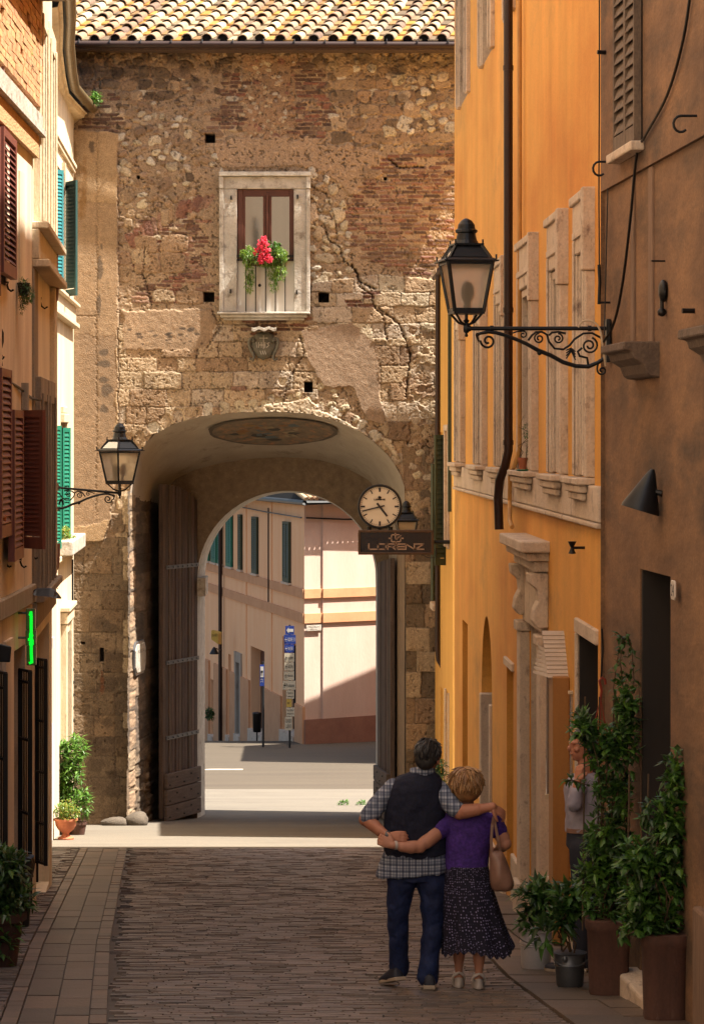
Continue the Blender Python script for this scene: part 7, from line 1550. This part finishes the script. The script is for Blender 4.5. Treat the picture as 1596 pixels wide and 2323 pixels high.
class Fig:
    def __init__(s, d): s.d = d; s.k = d / FPX
    def __call__(s, x, y, dy=0.0): p = P(x, y, s.d); return Vector((p.x, p.y + dy, p.z))
    def limb(s, mb, pts, rad, n=14):
        P_ = [s(*q) for q in pts]; R_ = rad; pp, rr = [], []
        for i in range(len(P_) - 1):
            for t in np.linspace(0, 1, 6)[:-1]: pp.append(P_[i].lerp(P_[i + 1], t)); rr.append(R_[i] + (R_[i + 1] - R_[i]) * (t * t * (3 - 2 * t)))
        pp.append(P_[-1]); rr.append(R_[-1]); mb.tube(pp, rr, n)
        for p, r in ((P_[0], R_[0]), (P_[-1], R_[-1])): mb.sphere(p, r, n, 8)
        for p, r in zip(P_[1:-1], R_[1:-1]): mb.sphere(p, r * 1.0, n, 8)
    def torso(s, mb, rings, n=36, p=2.3, cap=True):
        """rings: (x, y, half width px, half depth m, dy)"""
        L_ = []
        for r in rings:
            x, y, hw, hd = r[:4]; dy = r[4] if len(r) > 4 else 0; tilt = r[5] if len(r) > 5 else 0; c = s(x, y, dy); ring = []
            for k in range(n):
                a = 2 * math.pi * k / n; ca, sa_ = math.cos(a), math.sin(a); e = (abs(ca) ** p + abs(sa_) ** p) ** (-1 / p)
                ring.append(c + Vector((ca * e * hw * s.k, sa_ * e * hd, -ca * tilt * s.k)))
            L_.append(ring)
        mb.loft(L_, caps=cap); return L_
    def hand(s, mb, w, dirv, nrm, side, curl=.5, L_=.18, spread=.10, thumb=.8):
        """palm and five fingers from the wrist point w along dirv; nrm = back of the hand; the fingers curl away from nrm; side = +1/-1 for the thumb"""
        d = dirv.normalized(); n_ = (nrm - d * nrm.dot(d)).normalized(); a = d.cross(n_).normalized() * side
        pl = L_ * .5; rings = []
        for t, hw, hh in ((0, .026, .020), (.3, .034, .018), (.7, .041, .016), (1.0, .040, .013)):
            c = w + d * pl * t; rings.append([c + a * hw * math.cos(x) + n_ * hh * math.sin(x) for x in np.linspace(0, 2 * math.pi, 15)[:-1]])
        mb.loft(rings)
        for i, (off, ln) in enumerate(((.030, .42), (.010, .47), (-.011, .44), (-.030, .34))):
            p = w + d * pl * .96 + a * off; q = (d + a * off * spread * 12).normalized(); seg = L_ * ln * .40; pts = [p]; an = curl * .35
            for j in range(3):
                dd = q * math.cos(an) - n_ * math.sin(an); p = p + dd * seg * (1, .72, .55)[j]; pts.append(p); an += curl * (1.0, .8, .6)[j]
            mb.tube(pts, [.0105, .0098, .0088, .0070], 8); mb.sphere(pts[-1], .0072, 8, 6)
            for q_ in pts[:-1]: mb.sphere(q_, .0103, 8, 6)
        p = w + d * pl * .22 + a * .026; td = (d * .72 + a * thumb - n_ * .25).normalized(); pts = [p, p + td * L_ * .17, p + td * L_ * .17 + (td + d * .35 - n_ * .15).normalized() * L_ * .15, p + td * L_ * .17 + (td + d * .35 - n_ * .15).normalized() * L_ * .15 + (d * .7 + td * .5 - n_ * .2).normalized() * L_ * .12]
        mb.tube(pts, [.016, .0135, .0115, .008], 8); mb.sphere(pts[-1], .0085, 8, 6)
    def head(s, mb, x, y, face, rx=.076, ry=.094, rz=.118, tilt=0):
        """skull, jaw, nose, lips, brows and ears; face = unit vector the face looks along"""
        c = s(x, y); f = face.normalized(); r_ = f.cross(Vector((0, 0, 1))).normalized(); u = r_.cross(f)
        u = (u + r_ * tilt).normalized(); r_ = f.cross(u).normalized()
        T = lambda a, b, z: tuple(c + r_ * a + f * b + u * z)
        h = MB(T); h.sphere((0, -.008, .022), 1, 20, 14); h.v = []
        mb_ = lambda cx, cy, cz, ax, ay, az: mb.add([T(cx + ax * p[0], cy + ay * p[1], cz + az * p[2]) for p in SPH[0]], SPH[1], ident)
        mb_(0, -.010, .022, rx, ry, rz * .82); mb_(0, .022, -.045, rx * .78, ry * .72, rz * .62); mb_(0, .055, -.085, .030, .030, .024)
        mb_(0, .098, -.012, .012, .020, .024); mb_(0, .086, .020, .010, .014, .03); mb_(0, .086, -.052, .026, .012, .009); mb_(-.032, .076, .030, .024, .014, .010); mb_(.032, .076, .030, .024, .014, .010)
        for sg in (-1, 1): mb_(sg * (rx + .004), -.004, -.008, .010, .020, .032); mb_(sg * .045, .060, -.022, .022, .02, .018)
        return T
s_ = MB(); s_.sphere((0, 0, 0), 1, 18, 12); SPH = ([tuple(v) for v in s_.v], list(s_.f))
def hair_tubes(mb, T, n, start, ends, g, r=.008, mats=2):
    for _ in range(n):
        a, b, c, e = start(g); mb.mi = 1 if g.random() < .2 else 0
        if mats == 1: mb.mi = 0
        mb.tube([a, b, c, e], [r * .8, r, r, r * .3], 5)

# ---- the man in the navy vest
F = Fig(20.2); g = random.Random(12)
man = thing('person', 'older man in a navy vest and plaid shirt with his arm round the woman', 'person', F(940, 2240) + Vector((0, .05, 0)))
b = MB()
T = F.head(b, 970, 1719, Vector((.28, .93, -.20)), tilt=.10)
F.limb(b, [(968, 1742, .0), (962, 1762, -.005), (956, 1785, 0)], [.055, .056, .07]); F.torso(b, [(953, 1768, 40, .06), (946, 1790, 50, .085), (941, 1850, 56, .09), (941, 1950, 56, .09), (944, 1992, 54, .09)])
F.limb(b, [(893, 1788, 0), (828, 1858, -.02), (881, 1890, -.165)], [.052, .047, .029]); F.limb(b, [(846, 1868, -.06), (862, 1880, -.11)], [.047, .040])
F.limb(b, [(1000, 1790, 0), (1040, 1838, -.11), (1114, 1823, -.15)], [.052, .050, .031]); F.limb(b, [(1052, 1835, -.12), (1080, 1830, -.135)], [.052, .045])
F.limb(b, [(912, 1990, 0), (903, 2095, .06), (906, 2210, .17)], [.085, .055, .04]); F.limb(b, [(978, 1990, 0), (981, 2095, .01), (971, 2222, -.02)], [.085, .055, .04])
w = F(880, 1889, -.172); F.hand(b, w, Vector((.9, -.25, .03)), Vector((.15, -1, .25)), 1, .55, .165)
w = F(1112, 1823, -.152); F.hand(b, w, Vector((.85, .30, -.55)), Vector((.45, -.7, .65)), 1, .75, .18)
soft(b.build('body', M['skin'], man, smooth=True), .0055, 3)
h = MB(T)
h.add([(0 + .083 * p[0], -.022 + .100 * p[1], .042 + .092 * p[2]) for p in SPH[0]], SPH[1]); h.add([(.078 * p[0], -.060 + .055 * p[1], -.015 + .075 * p[2]) for p in SPH[0]], SPH[1])
def st(g):
    a = g.uniform(0, 6.28); z = g.uniform(-.9, 1); r = math.sqrt(1 - z * z); d = Vector((r * math.cos(a), r * math.sin(a), z))
    if d.y > .55 and d.z < .45: d.y = -d.y
    p = Vector((.083 * d.x, -.025 + .102 * d.y, .040 + .095 * d.z)); dn = Vector((d.x * .3, -.4, -1 + .3 * d.z)); dn = (dn - d * dn.dot(d)).normalized(); l = g.uniform(.012, .022)
    return p, p + dn * l + d * .003, p + dn * l * 2 + d * .002, p + dn * l * 3 - d * .004
hair_tubes(h, T, 420, st, None, g, .0055); h.build('hair', [M['hair_dark'], M['hair_grey']], man, smooth=True)
VR = [(958, 1750, 27, .058), (953, 1758, 45, .075), (947, 1768, 56, .100), (943, 1785, 61, .118), (941, 1812, 66, .128), (940, 1850, 68, .130), (940, 1890, 69, .128), (941, 1925, 70.5, .130)]
m = MB(); F.torso(m, [(x, y + 1, hw - 3, hd - .010) for x, y, hw, hd in VR] + [(939, 1925, 68, .124), (936, 1950, 74, .132, 0, -3), (931, 1975, 79, .137, 0, -4), (930, 1984, 79, .137, 0, -5)])
F.limb(m, [(892, 1784, 0), (866, 1812, -.01), (842, 1844, -.018)], [.062, .066, .068]); F.limb(m, [(852, 1830, -.015), (836, 1852, -.02)], [.066, .066])
F.limb(m, [(996, 1790, 0), (1012, 1812, -.05), (1034, 1832, -.095)], [.064, .066, .064])
F.torso(m, [(958, 1756, 29, .070), (957, 1748, 29, .072), (957, 1741, 27.5, .068, 0, -2)])
soft(m.build('shirt', M['plaid'], man, smooth=True), .008, 4, .022, .07)
m = MB(); F.torso(m, [(x, y, hw + 1, hd + .006) for x, y, hw, hd in VR] + [(942, 1940, 71.5, .134, 0, -8), (943, 1946, 71.5, .134, 0, -12)]); soft(m.build('vest', M['vest'], man, smooth=True), .008, 5, .016, .09)
m = MB(); F.torso(m, [(943, 1952, 62, .105), (943, 1975, 65, .115), (944, 1996, 66, .115)])
F.limb(m, [(911, 1996, 0), (904, 2045, .02), (902, 2095, .05), (905, 2160, .11), (906, 2205, .16)], [.103, .088, .073, .070, .072], 18); F.limb(m, [(977, 1996, 0), (980, 2045, .0), (981, 2095, .01), (975, 2160, .0), (970, 2215, -.02)], [.103, .088, .075, .072, .074], 18)
soft(m.build('trousers', M['jeans'], man, smooth=True), .008, 4, .026, .08)
def shoe(par, F, x, y, dy, yaw, pitch, m1, m2, L_=.285, W_=.052, z=None):
    """closed shoe; (x, y, dy) is the heel point on the ground"""
    c = F(x, y, dy); 
    if z is not None: c.z = z
    fw = Vector((math.sin(yaw) * math.cos(pitch), math.cos(yaw) * math.cos(pitch), -math.sin(pitch))); r_ = Vector((math.cos(yaw), -math.sin(yaw), 0)); u = r_.cross(fw)
    T = lambda a, b_, z_: tuple(c + r_ * a + fw * b_ + u * z_)
    up = MB(T); rings = []
    for t, hw, hh in ((-.02, .030, .045), (.02, .040, .075), (.25, .042, .085), (.5, .046, .065), (.75, .050, .045), (.93, .040, .034), (1.0, .018, .022)):
        rings.append([(hw * math.cos(a), L_ * t, .022 + hh * max(math.sin(a), -.15)) for a in np.linspace(0, 2 * math.pi, 17)[:-1]])
    up.loft(rings); s1 = up.build('shoe', m1, par, smooth=True)
    so_ = MB(T); n_ = 12; out = [(W_ * .80, -.03), (W_ * .85, .06), (W_ * .82, .12), (W_, .20), (W_ * .8, .265), (0, L_ + .012), (-W_ * .8, .265), (-W_, .20), (-W_ * .82, .12), (-W_ * .85, .06), (-W_ * .8, -.03)]
    so_.add([(a, b_, 0) for a, b_ in out] + [(a, b_, .026) for a, b_ in out], [tuple(range(11))[::-1], tuple(range(11, 22))] + [(i, (i + 1) % 11, (i + 1) % 11 + 11, i + 11) for i in range(11)])
    so_.build('sole', m2, s1, bev=.004)
shoe(man, F, 905, 2222, .06, R(-24), R(14), M['shoe'], M['sole'], z=zg(20.30) + .055); shoe(man, F, 972, 2240, -.12, R(4), 0, M['shoe'], M['sole'], z=zg(20.1) + .012)
mb = MB(); w = F(879, 1888, -.166); ax_ = Vector((.8, -.3, -.05)).normalized(); mb.tube([w - ax_ * .012, w + ax_ * .012], .0345, 16); mb.build('watch', M['zinc'], man, smooth=True)

# ---- the woman in purple
wo = thing('person', 'short haired blond woman in a purple top and dotted skirt with a shoulder bag', 'person', F(1062, 2240))
b = MB(); Tw = F.head(b, 1056, 1783, Vector((-.10, .97, -.18)), rx=.072, ry=.088, rz=.112, tilt=-.06)
F.limb(b, [(1057, 1805, .0), (1060, 1828, 0), (1062, 1845, 0)], [.046, .048, .06]); F.torso(b, [(1062, 1846, 40, .06), (1062, 1870, 46, .085), (1059, 1935, 42, .09), (1058, 1990, 44, .09)])
F.limb(b, [(1017, 1862, 0), (950, 1913, -.16), (889, 1907, -.215)], [.054, .046, .027]); F.limb(b, [(985, 1888, -.09), (966, 1903, -.13)], [.054, .050]); F.limb(b, [(932, 1913, -.18), (910, 1911, -.20)], [.046, .037])
F.limb(b, [(1122, 1864, 0), (1144, 1912, -.02), (1128, 1938, .16)], [.055, .048, .030]); F.limb(b, [(1128, 1880, -.005), (1138, 1898, -.012)], [.056, .052])
F.limb(b, [(1036, 1990, 0), (1040, 2090, .04), (1041, 2160, .05), (1040, 2205, .04), (1040, 2222, .03)], [.075, .055, .046, .026, .034]); F.limb(b, [(1080, 1990, 0), (1084, 2090, -.02), (1085, 2160, -.06), (1084, 2206, -.07), (1084, 2222, -.08)], [.075, .055, .046, .026, .034])
for x, dy in ((1040, .05), (1084, -.06)): F.limb(b, [(x, 2224, dy), (x - 2, 2228, dy + .10), (x - 2, 2231, dy + .17)], [.032, .034, .024])
w = F(890, 1907, -.214); F.hand(b, w, Vector((-.93, .10, .38)), Vector((-.1, -1, .1)), 1, .8, .155); w = F(1128, 1938, .16); F.hand(b, w, Vector((-.5, .8, -.1)), Vector((.5, .4, .6)), -1, .6, .15)
soft(b.build('body', M['skin2'], wo, smooth=True), .0055, 3)
h = MB(Tw); g = random.Random(5)
h.add([(.096 * p[0], -.020 + .112 * p[1], .030 + .098 * p[2]) for p in SPH[0]], SPH[1]); h.add([(.097 * p[0], -.046 + .082 * p[1], -.036 + .080 * p[2]) for p in SPH[0]], SPH[1])
def st(g):
    a = g.uniform(0, 6.28); z = g.uniform(-.55, 1); r = math.sqrt(1 - z * z); d = Vector((r * math.cos(a), r * math.sin(a), z))
    if d.y > .5 and d.z < .3: d.y = -d.y
    p = Vector((.100 * d.x, -.025 + .115 * d.y, .028 + .102 * d.z)); dn = Vector((d.x * .4 + g.gauss(0, .3), d.y * .4, -1)); dn = (dn - d * dn.dot(d)).normalized(); l = g.uniform(.02, .036)
    q = p + dn * l + d * .004; q2 = p + dn * l * 2 + d * (-.002 if z < 0 else .0)
    return p, q, q2, q2 + dn * l * .9 - d * (.014 if z < .1 else .006)
hair_tubes(h, Tw, 520, st, None, g, .0075); h.build('hair', [M['hair_blond'], M['hair_light']], wo, smooth=True)
m = MB(); F.torso(m, [(1061, 1834, 24, .058), (1063, 1841, 44, .075), (1066, 1850, 55, .098), (1066, 1864, 58, .114), (1064, 1885, 55, .120), (1060, 1910, 52.5, .120), (1058, 1940, 50, .118), (1057, 1968, 49, .122), (1057, 1975, 49, .122, 0, -3)])
F.limb(m, [(1020, 1861, 0), (994, 1880, -.06)], [.062, .066]); F.limb(m, [(1119, 1862, 0), (1130, 1884, -.006)], [.062, .063]); soft(m.build('purple_top', M['purple'], wo, smooth=True), .008, 5, .016, .08)
m = MB(); n = 120; RG = [(1058, 1962, 47, .115, 0), (1058, 1985, 50, .125, .15), (1061, 2020, 56, .145, .35), (1068, 2070, 64, .170, .6), (1076, 2115, 71, .19, .9), (1082, 2150, 77.5, .21, 1.0), (1083, 2156, 78.5, .212, 1.0)]
rings = []
for x, y, hw, hd, fo in RG:
    c = F(x, y, -.01); rings.append([c + Vector((math.cos(a) * hw * F.k * (1 + fo * .045 * math.sin(9 * a + .6) + fo * .02 * math.sin(17 * a)), math.sin(a) * hd * (1 + fo * .06 * math.sin(9 * a + .6)), (fo > .95) * (.012 * math.sin(26 * a) + .022 * math.sin(3 * a + 1)))) for a in np.linspace(0, 2 * math.pi, n + 1)[:-1]])
fine = []
for i_ in range(len(rings) - 1):
    for t in np.linspace(0, 1, 7)[:-1]: fine.append([a_.lerp(b_, t) for a_, b_ in zip(rings[i_], rings[i_ + 1])])
fine.append(rings[-1]); m.loft(fine, caps=False); m.usec = True
m.c = [(k_ * 70 / n, r_ * 1.1 + .0, 0.0) for r_ in range(len(fine)) for k_ in range(n)]
o = m.build('skirt', M['dots'], wo, smooth=True); sd = o.modifiers.new('thick', 'SOLIDIFY'); sd.thickness = .006
for x, dy, z0 in ((1040, .03, zg(20.25)), (1084, -.08, zg(20.13))):
    c = F(x, 2232, dy); c.z = z0 + .012; T = lambda a, b_, z_, c=c: tuple(c + Vector((a, b_, z_)))
    m = MB(T); n_ = 14; ring = lambda z, s_: [(.046 * math.cos(a) * s_ * (1 + .0), .075 + .125 * math.sin(a) * s_, z) for a in np.linspace(0, 2 * math.pi, n_ + 1)[:-1]]
    a0, a1 = ring(0, 1), ring(.02, 1); a1 = [(p[0], p[1], .018 + max(0, .06 - (p[1] + .05) * .34)) for p in a1]; m.loft([a0, a1]); sd_ = m.build('sandal', M['sandal'], wo, smooth=False, bev=.005)
    m = MB(T); m.tube([(.042, -.03, .055), (.040, -.052, .085), (.0, -.07, .115), (-.040, -.052, .085), (-.042, -.03, .055)], .008, 6); m.tube([(.034, -.03, .10), (0, -.045, .112), (-.034, -.03, .10), (-.03, .02, .105), (0, .04, .11), (.03, .02, .105), (.034, -.03, .10)], .006, 6); m.tube([(.045, .12, .03), (.03, .12, .065), (-.03, .12, .065), (-.045, .12, .03)], .010, 6); m.build('strap', M['sandal'], sd_, smooth=True)
mb = MB(); w = F(893, 1907, -.213); mb.tube([w, w + Vector((.018, .004, 0))], .031, 14); mb.build('bracelet', M['sandal'], wo, smooth=True)
# shoulder bag (held by her, a thing of its own)
bag = thing('shoulder_bag', 'soft tan leather bag hanging by two straps from the shoulder of the woman', 'bag', F(1136, 2016, -.10))
m = MB(); rings = []
for x, y, hw, hd in ((1122, 1922, 15, .018), (1124, 1932, 17, .045), (1128, 1955, 21, .068), (1133, 1978, 26, .078), (1137, 1996, 27.5, .076), (1137, 2008, 25, .062), (1135, 2015, 19, .035)):
    c = F(x, y, -.13); rings.append([c + Vector((math.cos(a) * hw * F.k * (1 + .05 * math.sin(3 * a + y)), math.sin(a) * hd * (1 + .12 * math.sin(4 * a + y * .1)), .004 * math.sin(5 * a + y))) for a in np.linspace(0, 2 * math.pi, 29)[:-1]])
m.loft(rings); o = m.build('bag_body', M['leather'], bag, smooth=True, sub=1)
m = MB()
for pts in ([(1112, 1930, -.15), (1111, 1900, -.15), (1113, 1865, -.14), (1118, 1848, -.09), (1122, 1846, -.02)], [(1134, 1936, -.12), (1127, 1900, -.14), (1120, 1865, -.13), (1119, 1849, -.08), (1122, 1847, -.02)]):
    P_ = [F(*q) for q in pts]
    for a, b_ in zip(P_, P_[1:]): m.bar(a, b_ + (b_ - a) * .03, .020, .006, up=(0, -1, .3))
m.build('straps', M['leather'], bag, bev=.002)

# ---- the man behind the jasmine, hand at his mouth
G = Fig(21.45); m3 = thing('person', 'man in a lavender shirt half hidden behind the jasmine, hand at his mouth', 'person', G(1318, HY + FPX * hg(21.45) / 21.45))
b = MB(); T3 = G.head(b, 1318, 1690, Vector((-.85, -.25, -.08))); G.limb(b, [(1324, 1718), (1326, 1745), (1326, 1765)], [.052, .054, .065]); G.torso(b, [(1326, 1765, 36, .07), (1326, 1800, 46, .09), (1326, 1880, 42, .09), (1326, 1920, 42, .09)])
G.limb(b, [(1308, 1778, -.12), (1296, 1818, -.22), (1303, 1765, -.20)], [.05, .042, .029]); w = G(1303, 1764, -.20); G.hand(b, w, Vector((.18, .12, .95)), Vector((-.7, -.6, .1)), 1, .75, .17)
G.limb(b, [(1344, 1782, .12), (1350, 1850, .12), (1346, 1905, .05)], [.05, .042, .03]); w = G(1346, 1906, .05); G.hand(b, w, Vector((0, -.1, -1)), Vector((.5, .8, 0)), 1, .4, .17)
G.limb(b, [(1318, 1915, -.06), (1318, 2050, -.04), (1318, 2180, -.04)], [.08, .055, .04]); G.limb(b, [(1336, 1915, .06), (1336, 2050, .05), (1336, 2180, .05)], [.08, .055, .04]); soft(b.build('body', M['skin'], m3, smooth=True), .006, 3)
h = MB(T3); h.add([(.082 * p[0], -.025 + .098 * p[1], .044 + .090 * p[2]) for p in SPH[0]], SPH[1]); h.add([(.078 * p[0], -.055 + .055 * p[1], -.01 + .075 * p[2]) for p in SPH[0]], SPH[1]); h.build('hair', M['hair_dark'], m3, smooth=True)
m = MB(); G.torso(m, [(1325, 1752, 22, .062), (1326, 1762, 40, .085), (1326, 1785, 49, .115), (1326, 1830, 46, .12), (1326, 1885, 45, .12)]); G.limb(m, [(1308, 1778, -.12), (1297, 1816, -.215), (1300, 1790, -.21)], [.062, .058, .05]); G.limb(m, [(1344, 1780, .11), (1350, 1840, .12)], [.062, .06]); soft(m.build('shirt', M['lavshirt'], m3, smooth=True), .009, 4, .02, .08)
m = MB(); G.torso(m, [(1326, 1878, 42, .112), (1326, 1920, 44, .115)]); G.limb(m, [(1318, 1920, -.06), (1318, 2050, -.04), (1318, 2185, -.04)], [.10, .075, .07]); G.limb(m, [(1336, 1920, .06), (1336, 2050, .05), (1336, 2185, .05)], [.10, .075, .07]); soft(m.build('trousers', M['darktrousers'], m3, smooth=True), .01, 3)
mb = MB(); G.torso(mb, [(1326, 1876, 45, .121), (1326, 1886, 45, .121)]); mb.build('belt', M['leather'], m3, smooth=True)
for x, dy in ((1318, -.12), (1338, .0)): shoe(m3, G, x, 2200, dy, R(-75), 0, M['shoe'], M['sole'], z=zg(21.45 + dy) + .014)
